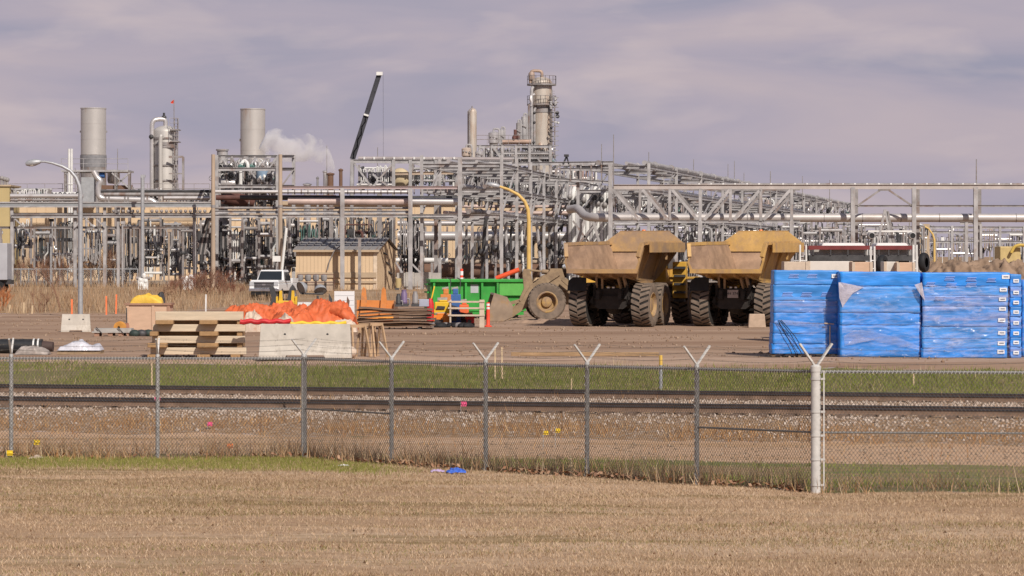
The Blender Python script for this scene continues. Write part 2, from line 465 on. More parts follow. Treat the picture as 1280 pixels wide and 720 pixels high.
g_green = blade_mat('green_blades', [(.10, .135, .022), (.155, .19, .032), (.21, .225, .055), (.26, .22, .085), (.12, .155, .03)])
g_straw = blade_mat('straw_stalks', [(.40, .30, .18), (.50, .40, .27), (.32, .22, .13), (.24, .15, .085)])
g_field = blade_mat('field_stalks', [(.36, .25, .155), (.27, .175, .10), (.43, .32, .215), (.30, .16, .085)])

xs, ys = scatter(330000, 36, 69, dens=lambda x, y: (1.0 if y < fenceY(x) else 0) * (.35 + .65 * sm(-.5, .4, fbm(x * .35, y, .45))))
blades('dry_grass', xs, ys, .040, .0055, g_dry, 1.7, label='short dead tan grass covering the lawn')
def olive_d(x, y):
    if y > fenceY(x): return 0
    return 1.0 * sm(-.05, .45, fbm(x * .2, y, .36, 20)) + .04
xs, ys = scatter(120000, 36, 69, dens=olive_d)
blades('olive_grass', xs, ys, .036, .006, g_olive, 1.6, label='olive streaks of living grass in the dead lawn')
def brown_d(x, y):
    if y > fenceY(x): return 0
    return sm(.0, .5, fbm(x * .25, y, .40, 26))
xs, ys = scatter(90000, 36, 69, dens=brown_d)
blades('brown_grass', xs, ys, .045, .006, blade_mat('brown_blades', [(.20, .125, .065), (.27, .175, .09), (.16, .105, .05)]), 1.3, label='darker brown streaks of thatch in the dead lawn')
def lawngreen(x, y):
    f = fenceY(x)
    if y > f - .15: return 0
    d = f - y
    v = max(0, 1 - abs(d - 2.3) / 3.1) * sm(-11.5, -9, x) * (1 - sm(-3.6, -1.6, x))
    return min(1, 1.6 * v * (1 + .7 * fbm(x * .6, y, .8, 9)))
xs, ys = scatter(110000, 60, 69, dens=lawngreen)
blades('green_grass', xs, ys, .07, .007, blade_mat('lime_blades', [(.15, .17, .03), (.21, .22, .045), (.27, .24, .08), (.13, .15, .03)]), .7, label='fresh green band of grass just before the fence on the left')
# verge behind the fence
def vd(x, y):
    if y < fenceY(x) + .12 or y > b_road(x) - .1: return 0
    return min(1, .22 + sm(-3, 1.5, x) * .78) * max(0, .5 + 1.0 * fbm(x * .6, y, .6, 31)) * (1 - .75 * sm(2.6, 4.6, y - fenceY(x)) * (1 if x > 3 else 0))
xs, ys = scatter(75000, 56, 72, dens=vd)
blades('verge_grass', xs, ys, .09, .009, g_green, .6, label='green grass on the verge behind the fence')
def vs_(x, y):
    d = y - fenceY(x)
    if d < -.5 or d > 2.2: return 0
    k = max(0, 1 - abs(d - .25) / (.8 if d < .25 else 1.6)) * 1.3
    return k * max(0, .42 + 1.0 * fbm(x, y, .8, 44)) * (1.0 if -12 < x < 4.9 else .35)
xs, ys = scatter(130000, 55, 72, dens=vs_)
blades('dry_weeds', xs, ys, .36, .009, blade_mat('mixed_weeds', [(.42, .30, .17), (.30, .17, .09), (.52, .39, .25), (.24, .125, .065), (.38, .235, .12)]), .7, label='straw coloured dry weeds along the foot of the fence')
def tw_(x, y):
    d = y - fenceY(x)
    if d < -.35 or d > 1.3: return 0
    return max(0, 1 - abs(d - .3) / .9) * max(0, .15 + 1.6 * fbm(x * 1.3, y, .9, 47)) * (1.0 + 1.2 * (1 if -2.2 < x < 2.5 else 0)) * (1.0 if -10 < x < 4.6 else .2)
xs, ys = scatter(44000, 55, 72, dens=tw_)
blades('tall_weeds', xs, ys, .55, .007, g_straw, .8, label='tall ragged straw weeds standing against the fence')
# weeds on the ballast foot and between the tracks
def wd_(x, y):
    v = y + skew(x)
    k = max(0, 1 - abs(v - 76.6) / 1.5) * 1.0
    if v > 77.6 and v < 89.5: k = .12 if fbm(x, y, .5, 51) > .3 else .0
    if v < 75.0: k = .01 + .22 * sm(.3, .6, fbm(x * .3, y, .5, 58))
    return k * max(0, .45 + fbm(x, y, .5, 52))
xs, ys = scatter(120000, 66, 92, dens=wd_)
blades('embankment_weeds', xs, ys, .22, .010, blade_mat('rusty_weeds', [(.42, .235, .10), (.32, .16, .07), (.52, .33, .16), (.26, .13, .06)]), .9, label='dry weeds on the foot of the railway embankment')
# grass strip between railway and yard
def gs_(x, y):
    v = y + skew(x)
    if v < 89.6 or v > 97.2: return 0
    top = 96.0 + 1.0 * fbm(x, 0, .35, 60)
    return (1 if v < top else .12) * (1 if fbm(x, y, .4, 61) > -.55 + .5 * sm(-6, -12, x) else .15)
xs, ys = scatter(110000, 84, 101, dens=gs_)
blades('strip_grass', xs, ys, .11, .012, g_green, .6, label='green grass strip between the railway and the dirt yard')
xs, ys = scatter(20000, 84, 101, dens=lambda x, y: .5 if (89.6 < y + skew(x) < 98 and fbm(x, y, .5, 70) > .25) else 0)
blades('strip_weeds', xs, ys, .22, .008, g_straw, .7, label='dry straw among the green strip')
# dry field in front of the plant on the left
def fd_(x, y):
    if y < b_yard(x) or y > 262: return 0
    k = .9 if x < -12 else .25
    if x > -5: k = .04
    return k * (.55 + .6 * fbm(x, y, .12, 80))
xs, ys = scatter(60000, 174, 262, dens=fd_)
blades('field_grass', xs, ys, .55, .02, g_field, .6, label='tall dry tan grass in the field before the plant')
# stones on the ballast
def stones(name, xs, ys, r, m, label):
    n = len(xs); zs = gz_vec(xs, ys)
    base = np.array([(1, 0, 0), (-1, 0, 0), (0, 1, 0), (0, -1, 0), (0, 0, 1), (0, 0, -1)], dtype=float)
    tri = np.array([(0, 2, 4), (2, 1, 4), (1, 3, 4), (3, 0, 4), (2, 0, 5), (1, 2, 5), (3, 1, 5), (0, 3, 5)])
    V = base[None] * (r * rng.uniform(.5, 1.4, (n, 1, 1))) * rng.uniform(.6, 1.3, (n, 6, 3))
    th = rng.uniform(0, 6.28, n); c, s = np.cos(th), np.sin(th); x0 = V[..., 0].copy(); V[..., 0] = x0 * c[:, None] - V[..., 1] * s[:, None]; V[..., 1] = x0 * s[:, None] + V[..., 1] * c[:, None]
    V += np.stack([xs, ys, zs + r * .2], -1)[:, None]
    T = (np.arange(n) * 6)[:, None, None] + tri[None]
    o = rawmesh(name, V.reshape(-1, 3), T.reshape(-1, 3), m, 'stuff'); o['label'] = label
    return o
m_stone = blade_mat('ballast_stones', [(.23, .165, .12), (.37, .285, .225), (.49, .40, .335), (.30, .21, .155), (.55, .465, .40)], .9)
def bs_(x, y):
    v = y + skew(x)
    k = 1.0 if (77.7 < v < 79.3 or 82.2 < v < 85.4) else (.12 if 79 < v < 88.8 else (.22 if 76.0 < v < 77.8 else 0))
    return k * (max(.15, .55 + .9 * fbm(x, y, .35, 97)) if v < 79.3 else 1)
xs, ys = scatter(70000, 70, 95, dens=bs_)
stones('ballast_stones', xs, ys, .042, m_stone, 'pale crushed stone ballast along both railway tracks')
xs, ys = scatter(6000, 66, 80, dens=lambda x, y: .5 if 68 < y + skew(x) < 75.5 else 0)
stones('road_stones', xs, ys, .03, blade_mat('road_pebbles', [(.3, .22, .16), (.22, .16, .11), (.38, .3, .23)], .9), 'small stones on the dirt road')
xs, ys = scatter(9000, 95, 175, dens=lambda x, y: .5 if (y + skew(x) > 96 and fbm(x, y, .15, 90) > 0) else 0)
stones('yard_clods', xs, ys, .05, blade_mat('yard_lumps', [(.30, .2, .14), (.22, .145, .10), (.36, .26, .19)], .95), 'clods of earth scattered on the yard')
xs, ys = scatter(900, 37, 67, dens=lambda x, y: .35 if y < fenceY(x) - .3 else 0)
stones('lawn_debris', xs, ys, .022, blade_mat('debris', [(.10, .06, .035), (.17, .09, .05), (.34, .24, .15)], .9), 'scattered dark bits and dead leaves on the lawn')
# fallen leaves along the fence
def lv_(x, y):
    d = fenceY(x) - y
    k = max(0, 1 - abs(d - .10) / .55) * sm(-6, -2, x) * (1 if x < 4.9 else 0) + (.12 if (0 < d < .6 and x < -4.5) else 0)
    return k * max(0, .5 + 1.2 * fbm(x, y, .9, 95))
xs, ys = scatter(60000, 54, 71, dens=lv_)
n = len(xs); zs = gz_vec(xs, ys)
c4 = np.array([(-1, -.6, 0), (1, -.6, 0), (1, .6, 0), (-1, .6, 0)], dtype=float) * .042
th = rng.uniform(0, 6.28, n); ti = rng.uniform(-.9, .9, n)
V = np.zeros((n, 4, 3)); V[..., 0] = c4[None, :, 0] * np.cos(th)[:, None] - c4[None, :, 1] * np.sin(th)[:, None]
V[..., 1] = c4[None, :, 0] * np.sin(th)[:, None] + c4[None, :, 1] * np.cos(th)[:, None]
V[..., 2] = c4[None, :, 0] * np.sin(ti)[:, None] + rng.uniform(0, .09, n)[:, None]
V += np.stack([xs, ys, zs + .02], -1)[:, None]
o = rawmesh('dead_leaves', V.reshape(-1, 3), np.arange(n * 4).reshape(-1, 4), blade_mat('leaf_litter', [(.30, .145, .08), (.22, .10, .055), (.40, .25, .16), (.17, .09, .06)], .8), 'stuff', nv=4)
o['label'] = 'brown dead leaves blown against the fence foot'
# ------------------------------------------------------------------ chain link fence
FH = 2.02
def fence_run(label, A, B, n, first_post, last_post, midspans, armdir, post_r=.043, extra=None):
    """posts at n+1 stations from A to B (x,y); midspans: spans that carry a middle rail"""
    A = Vector((A[0], A[1], 0)); B = Vector((B[0], B[1], 0)); d = (B - A).normalized(); nrm = Vector((-d.y, d.x, 0))
    if nrm.y > 0: nrm = -nrm
    root = thing('chain_link_fence', label, 'fence', (A.x, A.y, gz(A.x, A.y)))
    o = root.location.copy()
    st = [A + (B - A) * (i / n) for i in range(n + 1)]
    st = [Vector((p.x, p.y, gz(p.x, p.y))) for p in st]
    for i in range(n + 1):
        if (i == 0 and not first_post) or (i == n and not last_post): continue
        p = st[i]; r = post_r * (1.35 if (extra and i in extra) else 1)
        b = MB(); b.tube([p - Vector((0, 0, .2)), p + Vector((0, 0, FH + .02))], r, 10)
        b.tube([p + Vector((0, 0, FH + .02)), p + Vector((0, 0, FH + .09))], [r * 1.15, r * .9], 10)
        po = b.build('post', M['fence'], root, loc=o)
        for s in (-1, 1):
            a = MB(); q = p + Vector((0, 0, FH + .07)); e = q + nrm * (s * .30) + Vector((0, 0, .33))
            a.bar(q, e, .035, .03); a.build('barb_arm', M['fpost'], po, loc=o)
    b = MB(); b.tube([q + Vector((0, 0, FH)) for q in st], .022, 8); b.build('top_rail', mat('dull_rail', (.24, .235, .23), .65, .05, .2, 14), root, loc=o)
    for k in midspans:
        b = MB(); b.tube([st[k] + Vector((0, 0, 1.0)), st[k + 1] + Vector((0, 0, 1.0))], .017, 8); b.build('middle_rail', mat('dull_rail', (.24, .235, .23)), root, loc=o)
    # the woven mesh: two families of slanted wires, set on the near side of the rails
    w = MB(); Lr = (B - A).length; p = .066; H = FH + .045; r = .0036; off = nrm * (post_r + .006)
    def pt(t, z):
        t = min(max(t, 0), Lr); k = min(n - 1, int(t / Lr * n)); f = t / Lr * n - k
        q = st[k].lerp(st[k + 1], f); return q + Vector((0, 0, z)) + off
    N = int(Lr / p)
    zs0 = .03
    for sgn in (1, -1):
        for i in range(-int(H / p * .82) - 2, N + int(H / p * .82) + 2):
            t0 = i * p; slope = .78 * sgn                     # metres along per metre up
            ta = t0; tb = t0 + slope * (H - zs0); za, zb = zs0, H
            if min(ta, tb) < 0 or max(ta, tb) > Lr:
                if slope > 0:
                    if ta < 0: za = zs0 - ta / slope; ta = 0
                    if tb > Lr: zb = zs0 + (Lr - t0) / slope; tb = Lr
                else:
                    if ta > Lr: za = zs0 + (Lr - t0) / slope; ta = Lr
                    if tb < 0: zb = zs0 + (0 - t0) / slope; tb = 0
                if zb - za < .02: continue
            w.tube([pt(ta, za) + nrm * (.003 * sgn), pt(tb, zb) + nrm * (.003 * sgn)], r, 3, caps=False)
    # knots of the mesh bent round the top rail and tied to the posts
    nw = len(w.f); kn = w
    for i in range(N):
        q = pt(i * p + .02, FH)
        kn.bar(q + nrm * .0 + Vector((0, 0, -.028)), q + d * .03 + nrm * .002 + Vector((0, 0, .03)), .012, .012)
    for s_ in st:
        for j in range(int(FH / .075)):
            q = s_ + off + Vector((0, 0, .05 + j * .075))
            kn.bar(q - d * .03, q + d * .03 + Vector((0, 0, .045 * (1 if j % 2 else -1))), .008, .008)
    wo = w.build('mesh_panel', M['wire'], root, loc=o); wo.data.materials.append(M['fence'])
    for pf in list(wo.data.polygons)[nw:]: pf.material_index = 1
    for s in (-1, 1):
        for j in (0.33, 0.66, 1.0):
            bw = MB()
            pts = [q + Vector((0, 0, FH + .07 + .33 * j)) + nrm * (s * .30 * j) for q in st]
            fine = []
            for a_, b_ in zip(pts, pts[1:]):
                for t in np.linspace(0, 1, 9)[:-1]:
                    fine.append(a_.lerp(b_, t) - Vector((0, 0, .05 * 4 * t * (1 - t))))
            fine.append(pts[-1])
            bw.tube(fine, .0022, 3, caps=False)
            for a_, b_ in zip(fine, fine[1:]):
                c = a_.lerp(b_, .5); bw.bar(c - Vector((0, .02, .015)), c + Vector((0, .02, .015)), .004)
            bw.build('barbed_wire', M['wire'], root, loc=o)
    return root, st, o
PA = (X(380, 68.8), 68.8); PB = (5.1, 56.8)
lx0 = X(8, 68.8); sp = (PA[0] - X(197, 68.8))
fence_run('left run of galvanised chain link fence before the green band of lawn', (X(197, 68.8) - 4 * sp, 68.8), PA, 5, True, False, [4, 2], None)
fence_run('middle run of chain link fence slanting nearer to the white painted corner post', PA, PB, 5, True, False, [0, 4], None, extra=[0])
rr, st, o = fence_run('right run of chain link fence past the white painted corner post', PB, (PB[0] + 3.9 * 5, 56.8), 5, False, True, [0, 1], None)
# the thick corner post
p = st[0]; b = MB(); b.tube([p - Vector((0, 0, .2)), p + Vector((0, 0, FH + .06))], .082, 16); b.lathe([(.09, FH + .0), (.09, FH + .09), (.05, FH + .12), (0.0, FH + .125)], 16, p)
cp_ = b.build('corner_post', M['fpost'], rr, loc=o)
for s in (-1, 1):
    a = MB(); q = p + Vector((0, 0, FH + .07)); a.bar(q, q + Vector((s * .28, .1 * s, .40)), .055, .03); a.build('barb_arm', M['fpost'], cp_, loc=o)
a = MB(); a.bar(p + Vector((.13, -.06, .03)), p + Vector((.13, -.06, FH + .02)), .022, .01); a.build('tension_bar', M['fpost'], rr, loc=o)
for z in (.12, .55, .95, 1.35, 1.9):
    a = MB(); a.lathe([(.088, z - .018), (.092, z - .018), (.092, z + .018), (.088, z + .018)], 16, p, close=True); a.bar(p + Vector((.08, -.05, z)), p + Vector((.15, -.06, z)), .03, .035)
    a.build('tension_band', M['fpost'], rr, loc=o)

# litter by the fence
def crumple(mb, c, w, d, h, seed, n=9):
    idx = {}
    r = random.Random(seed); vs = []; fs = []
    for i in range(n):
        for j in range(n):
            u = i / (n - 1) - .5; v = j / (n - 1) - .5
            vs.append((c[0] + u * w + r.uniform(-.3, .3) * w / n, c[1] + v * d + r.uniform(-.3, .3) * d / n, c[2] + h * (r.random() * .8 + .2) * (1 - .8 * max(abs(u), abs(v)) * 2 * .8)))
    for i in range(n - 1):
        for j in range(n - 1): fs.append((i * n + j, (i + 1) * n + j, (i + 1) * n + j + 1, i * n + j + 1))
    return mb.add(vs, fs)
def litter(px, py, D, w, h, m, label, seed):
    q = W(px, py, D); q.z = gz(q.x, q.y)
    b = MB(); crumple(b, (0, 0, 0), w, w * .8, h, seed)
    o = b.build('litter', m, smooth=False); o.location = q
    tag(o, label, 'litter')
m_bblue = mat('blue_bag', (.05, .12, .48), .45, 0, .3, 6); m_bwhite = mat('white_bag', (.62, .60, .60), .45, 0, .1, 6); m_bpur = mat('purple_bag', (.42, .32, .50), .45, 0, .4, 9)
litter(570, 596, 62.8, .36, .16, m_bblue, 'crumpled blue plastic bag on the ground at the fence foot', 1)
litter(547, 594, 63.3, .26, .10, m_bpur, 'crumpled white and purple wrapper beside the blue bag', 2)
litter(430, 583, 65.6, .22, .06, m_bwhite, 'flat white scrap of paper at the fence foot', 3)
litter(46, 575, 68.2, .3, .12, mat('pale_rag', (.42, .33, .26), .8), 'pale tan rag lying on the lawn near the left post', 4)
m_flag = mat('yellow_flag', (.70, .48, .02), .6, 0, .1, 4); m_pink = mat('pink_flag', (.72, .08, .22), .6); m_oflag = mat('orange_flag', (.8, .19, .05), .6)
def flag(px, py, D, m, label, stem=.3, w=.12, tilt=0.0):
    q = W(px, py, D); g = gz(q.x, q.y)
    t = thing('marker_flag', label, 'marker flag', (q.x, q.y, g))
    z = max(.12, q.z - g)
    b = MB(); b.tube([(0, 0, -.05), (tilt, 0, z + w * .4)], .008, 5); b.build('wire_stem', M['fence'], t)
    b = MB(); crumple(b, (tilt + w * .5, 0, z - .02), w, .05, w * .5, int(px), 4); b.box(tilt, tilt + w, -.004, .004, z - w * .4, z + w * .4); b.build('pennant', m, t, smooth=False)
flag(36, 553, 68.95, m_flag, 'yellow flag tied to the fence by the leftmost post', tilt=.1, w=.13)
flag(8, 571, 68.3, m_flag, 'yellow flag low on the lawn at the leftmost post', w=.13)
flag(679, 541, 72.2, m_flag, 'left one of two yellow flags on the dirt road', w=.11)
flag(694, 538, 72.6, m_flag, 'right one of two yellow flags on the dirt road', w=.11)
flag(193, 499, 82, m_pink, 'pink flag by the near rail on the left', w=.14)
flag(259, 530, 78, m_pink, 'pink flag on the embankment foot', w=.12)
flag(576, 505, 79.5, m_pink, 'pink flag standing on the ballast near the middle', w=.14)
flag(284, 560, 71, m_oflag, 'orange flag low on the dirt road at the left', w=.12)

# ------------------------------------------------------------------ railway
m_rail = mat('rail_steel', (.21, .135, .095), .85, .05, .3, 3); m_head = mat('rail_head_steel', (.05, .048, .055), .4, .4, .2, 3)
m_tie = mat('sleeper_wood', (.17, .115, .085), .9, 0, .3, 5, stretch=(3, .4, 1))
def track(v0, zt, label):
    a = math.atan(-.25); ca, sa = math.cos(a), math.sin(a)
    root = thing('railway_track', label, 'railway track', (0, v0, zt), a)
    tie_me = None
    for k in range(-34, 35):
        b = MB(); b.box(k * .62 - .11, k * .62 + .11, -1.3, 1.3, -.10, .04)
        if tie_me is None:
            b = MB(); b.box(-.11, .11, -1.3, 1.3, -.12, .03); o_ = b.build('sleeper', m_tie, root, smooth=False); tie_me = o_.data
        else:
            o_ = bpy.data.objects.new('sleeper', tie_me); COL.objects.link(o_); o_.parent = root
        o_.location = (k * .62, random.uniform(-.04, .04), random.uniform(-.01, .01))
    for s in (-1, 1):
        b = MB(); y = s * .7175
        sec = [(-.07, 0), (.07, 0), (.07, .012), (.012, .03), (.012, .105), (.036, .112), (.036, .142), (-.036, .142), (-.036, .112), (-.012, .105), (-.012, .03), (-.07, .012)]
        n = len(sec); vs = [(-75, y + u, .03 + w_) for u, w_ in sec] + [(75, y + u, .03 + w_) for u, w_ in sec]
        fs = [tuple(range(n))[::-1], tuple(range(n, 2 * n))] + [(i, (i + 1) % n, (i + 1) % n + n, i + n) for i in range(n)]
        b.add(vs, fs); ro = b.build('rail', m_rail, root, smooth=False); b = MB(); b.box(-75, 75, y - .038, y + .038, .142, .176); b.build('rail_head', m_head, ro, smooth=False)
    return root
random.seed(3)
track(80.5, -.67, 'nearer railway track with dark rails on pale ballast')
track(87.0, -.62, 'farther railway track with dark rails beside the green strip')

# posts and stakes in the strip
def stake(px, py0, py1, D, m, label, name='marker_stake', r=.02, top=None, cat='stake'):
    q = W(px, py1, D); g = gz(q.x, q.y); h = Zp(py0, D) - g
    if top is None:
        b = MB(); b.bar((0, 0, -.1), (random.uniform(-.03, .03), 0, h), r * 2, r * 1.2); o = b.build(name, m); o.location = (q.x, q.y, g); tag(o, label, cat)
    else:
        t = thing(name, label, cat, (q.x, q.y, g))
        b = MB(); b.tube([(0, 0, -.1), (0, 0, h * (1 - top[0]))], r, 8); b.build('post', m, t)
        b = MB(); b.tube([(0, 0, h * (1 - top[0]) + .002), (0, 0, h)], r * 1.05, 8); b.build('top_sleeve', top[1], t)
m_yel = mat('faded_yellow', (.62, .40, .09), .6, 0, .15, 4)
stake(826, 444, 488, 90, M['galv'], 'grey marker post with yellow top beyond the rails', 'marker_post', .045, (.28, m_yel), 'post')
m_wst = mat('raw_stake', (.56, .42, .27), .8)
stake(190, 453, 480, 91, m_wst, 'thin wooden stake in the grass strip by the second post')
stake(377, 448, 505, 80, m_wst, 'wooden stake leaning by the post at the fence bend')
stake(619, 434, 470, 93, m_wst, 'left one of a pair of pale stalks in the middle of the grass strip')
stake(628, 434, 470, 93.3, m_wst, 'right one of a pair of pale stalks in the middle of the grass strip')
stake(1142, 467, 487, 90, m_wst, 'short white stake in the strip right of the corner post')
stake(714, 473, 487, 90, m_wst, 'short pale stake in the strip near the grey post', r=.015)
# long timber lying at the yard edge
q = W(735, 441, 101.5); b = MB(); b.bar((-2.3, 0, .06), (2.1, -.5, .07), .14, .12); o = b.build('timber', mat('old_timber', (.33, .215, .12), .85, 0, .3, 3, stretch=(.3, 4, 4)), bevel=.01)
o.location = (q.x, q.y, gz(q.x, q.y)); tag(o, 'long weathered timber lying on the edge of the yard', 'timber')
b = MB(); b.tube([(-1.3, 0, .04), (.4, .1, .05), (1.2, 0, .03)], .02, 6); o = b.build('stick', m_wst); q = W(158, 475, 92); o.location = (q.x, q.y, gz(q.x, q.y)); tag(o, 'pale stick lying in the green strip on the left', 'stick')
# ------------------------------------------------------------------ blue wrapped packs
def wrapmat(name, base, hazec, hz, seed):
    """printed plastic wrap: blue film, milky stretched film over it, rows of pale print"""
    m = bpy.data.materials.new(name); m.use_nodes = True
    t = m.node_tree; N = t.nodes; L = t.links; b = N['Principled BSDF']
    tcn = N.new('ShaderNodeTexCoord')
    def nz_(sc, st, det=5, loc=0):
        mp = N.new('ShaderNodeMapping'); mp.inputs['Scale'].default_value = st; mp.inputs['Location'].default_value = (seed + loc, seed * 2 + loc, seed)
        L.new(tcn.outputs['Object'], mp.inputs[0]); n = N.new('ShaderNodeTexNoise'); n.inputs['Scale'].default_value = sc; n.inputs['Detail'].default_value = det; n.inputs['Distortion'].default_value = .4
        L.new(mp.outputs[0], n.inputs[0]); return n.outputs[0]
    def rp(s, a, c, lo=(0, 0, 0), hi=(1, 1, 1)):
        r = N.new('ShaderNodeValToRGB'); r.color_ramp.elements[0].position = a; r.color_ramp.elements[1].position = c
        r.color_ramp.elements[0].color = (*lo, 1); r.color_ramp.elements[1].color = (*hi, 1); L.new(s, r.inputs[0]); return r.outputs[0]
    def mx(f, a, c):
        k = N.new('ShaderNodeMix'); k.data_type = 'RGBA'; L.new(f, k.inputs[0]); L.new(a, k.inputs[6])
        if isinstance(c, tuple): k.inputs[7].default_value = (*c, 1)
        else: L.new(c, k.inputs[7])
        return k.outputs[2]
    col = rp(nz_(2.2, (.5, 1, 2.5)), .3, .7, tuple(c * .72 for c in base), tuple(min(1, c * 1.25) for c in base))
    f = rp(nz_(1.5, (.35, 1, 5), 7, 3), .62 - hz * .3, .86 - hz * .25)
    fm = N.new('ShaderNodeMath'); fm.operation = 'MULTIPLY'; fm.inputs[1].default_value = .7; L.new(f, fm.inputs[0])
    col = mx(fm.outputs[0], col, hazec)
    L.new(col, b.inputs['Base Color']); b.inputs['Roughness'].default_value = .42; b.inputs['Specular IOR Level'].default_value = .35
    bp = N.new('ShaderNodeBump'); bp.inputs['Strength'].default_value = .35; bp.inputs['Distance'].default_value = .04
    L.new(nz_(5, (.35, 1, 2.2), 6, 9), bp.inputs['Height']); L.new(bp.outputs[0], b.inputs['Normal'])
    return m
BL = (.028, .19, .70)
m_wr = [wrapmat('blue_wrap_a', (.055, .255, .66), (.30, .36, .66), .30, 1), wrapmat('blue_wrap_b', (.036, .245, .72), (.28, .36, .68), .16, 5), wrapmat('blue_wrap_c', (.06, .235, .62), (.34, .34, .58), .55, 9)]
m_milky = mat('stretch_film', (.48, .48, .62), .3, 0, .2, 8, alpha=.22)
m_milky2 = mat('loose_film', (.55, .50, .55), .35, 0, .2, 8, alpha=.75)
m_tag = mat('white_sticker', (.74, .74, .76), .5, 0, .04, 3)
m_ink = mat('grey_ink', (.16, .17, .22), .6)
m_print = mat('pale_print', (.24, .36, .72), .5, 0, .1, 9)
m_bearer = mat('pallet_wood', (.30, .21, .13), .85, 0, .2, 6)
def softbox(x0, x1, y0, y1, z0, z1, seed, puff=.02, nx=26, nzv=9):
    """a wrapped block: front, top and ends a little uneven"""
    b = MB(); vs = []
    def P(u, v, w):
        x = x0 + (x1 - x0) * u; y = y0 + (y1 - y0) * v; z = z0 + (z1 - z0) * w
        e = 1 - max(abs(u - .5) * 2 ** 1, abs(w - .5) * 2) ** 6
        n = mnoise.noise(Vector((x * 1.3 + seed, y * 1.6, z * 4))) + .6 * mnoise.noise(Vector((x * 3.2 + z * 5 + seed, y * 3, z * 8))) + .5 * (1 - abs(mnoise.noise(Vector((x * 2.4 - z * 3 + seed * 3, y, z * 6))))) ** 4
        k = puff * n
        return (x + (k * (1 if u > .5 else -1) if u in (0, 1) else 0), y + (k - puff * .5 if v == 0 else 0), z + (k * .7 if w == 1 else 0))
    def face(fn, a, c):
        o = len(b.v)
        for i in range(a + 1):
            for j in range(c + 1): b.v.append(fn(i / a, j / c))
        for i in range(a):
            for j in range(c): b.f.append((o + i * (c + 1) + j, o + (i + 1) * (c + 1) + j, o + (i + 1) * (c + 1) + j + 1, o + i * (c + 1) + j + 1))
    face(lambda u, w: P(u, 0, w), nx, nzv); face(lambda u, w: P(u, 1, w), 4, 3); face(lambda u, v: P(u, v, 1), nx, 6); face(lambda u, v: P(u, v, 0), nx, 2)
    face(lambda v, w: P(0, v, w), 6, nzv); face(lambda v, w: P(1, v, w), 6, nzv)
    import bmesh
    return b
def pack(px0, px1, py0, py1, D, dep, m, label, seed, tags=(), prints=(), col=None):
    x0, x1 = X(px0, D), X(px1, D); z1, z0 = Zp(py0, D), Zp(py1, D)
    cx = (x0 + x1) / 2
    t = thing('insulation_pack', label, 'wrapped pack', (cx, D, z0), 0, 'blue wrapped packs stacked at the yard edge')
    b = softbox(x0 - cx + .004, x1 - cx - .004, .0, dep, .002, z1 - z0 - .001, seed, .022)
    me = b.build('plastic_wrap', m, t, sharp=70)
    import bmesh
    bm = bmesh.new(); bm.from_mesh(me.data); bmesh.ops.remove_doubles(bm, verts=bm.verts, dist=.004); bmesh.ops.recalc_face_normals(bm, faces=bm.faces); bm.to_mesh(me.data); bm.free()
    for (tx, ty, tw, th) in tags:
        X0 = X(tx, D) - cx; Z0 = Zp(ty, D) - z0; w_, h_ = tw * D / F, th * D / F
        g = MB(); g.box(X0 - w_ / 2, X0 + w_ / 2, -.036, -.030, Z0 - h_ / 2, Z0 + h_ / 2); s_ = g.build('sticker', m_tag, t, smooth=False)
        g = MB(); g.box(X0 - w_ * .30, X0 + w_ * .34, -.040, -.037, Z0 - h_ * .14, Z0 + h_ * .14); g.build('print', m_ink, s_, smooth=False)
    for (tx, ty, tw) in prints:
        X0 = X(tx, D) - cx; Z0 = Zp(ty, D) - z0; w_ = tw * D / F
        g = MB()
        for k in range(3):
            g.box(X0 - w_ / 2 + .02 * k, X0 + w_ / 2 - .03 * (k % 2), -.030 - .001 * k, -.026, Z0 + .045 * (k - 1) - .011, Z0 + .045 * (k - 1) + .011)
        g.build('printed_panel', m_print, t, smooth=False)
    return t
DL, DM, DR = 100.75, 99.95, 99.8
L_ = 'left blue stack'; Mi = 'middle blue stack'; R_ = 'right blue stack'
pack(968, 1049, 338, 356, DL, 1.3, m_wr[0], 'topmost blue pack of the left stack with one white sticker', 1, [(1064 - 20, 345, 9, 5)], [(992, 345, 13), (1015, 345, 13)])
pack(967, 1048, 356, 376, DL, 1.3, m_wr[0], 'second blue pack from the top of the left stack', 2, [], [(984, 368, 14), (1008, 368, 14), (1033, 368, 14)])
pack(967, 1047.5, 376, 391, DL, 1.3, m_wr[2], 'third blue pack of the left stack wrapped in milky film', 3)
pack(967, 1047, 391, 404.5, DL, 1.3, m_wr[1], 'fourth blue pack from the top of the left stack', 4)
pack(966.5, 1047, 404.5, 417, DL, 1.3, m_wr[1], 'third blue pack from the bottom of the left stack', 5)
pack(966, 1047, 417, 430, DL, 1.3, m_wr[1], 'second blue pack from the bottom of the left stack', 6)
pack(965, 1047, 430, 442.5, DL, 1.3, m_wr[1], 'bottom blue pack of the left stack', 7)
pack(1050, 1151, 340, 358, DM, 1.6, m_wr[1], 'topmost bright blue pack of the middle stack', 8)
pack(1050, 1151, 358, 391.5, DM, 1.6, m_wr[0], 'second and tallest blue pack of the middle stack', 9)
pack(1050, 1151, 391.5, 406.5, DM, 1.6, m_wr[1], 'third blue pack from the top of the middle stack', 10)
pack(1050, 1151, 406.5, 446.5, DM, 1.6, m_wr[1], 'bottom blue pack of the middle stack', 11)
RT = lambda py: [(1252.5, py, 9, 4.6)]
pack(1153.5, 1262, 341, 358, DR, 1.6, m_wr[1], 'topmost blue pack of the right stack with rows of pale print', 12, [(1257, 346, 9.5, 5)], [(1163, 357 - 2, 12), (1187, 348, 13), (1189, 357 - 1, 14), (1214, 349, 13), (1214, 357 - 1, 14), (1239, 350, 12)])
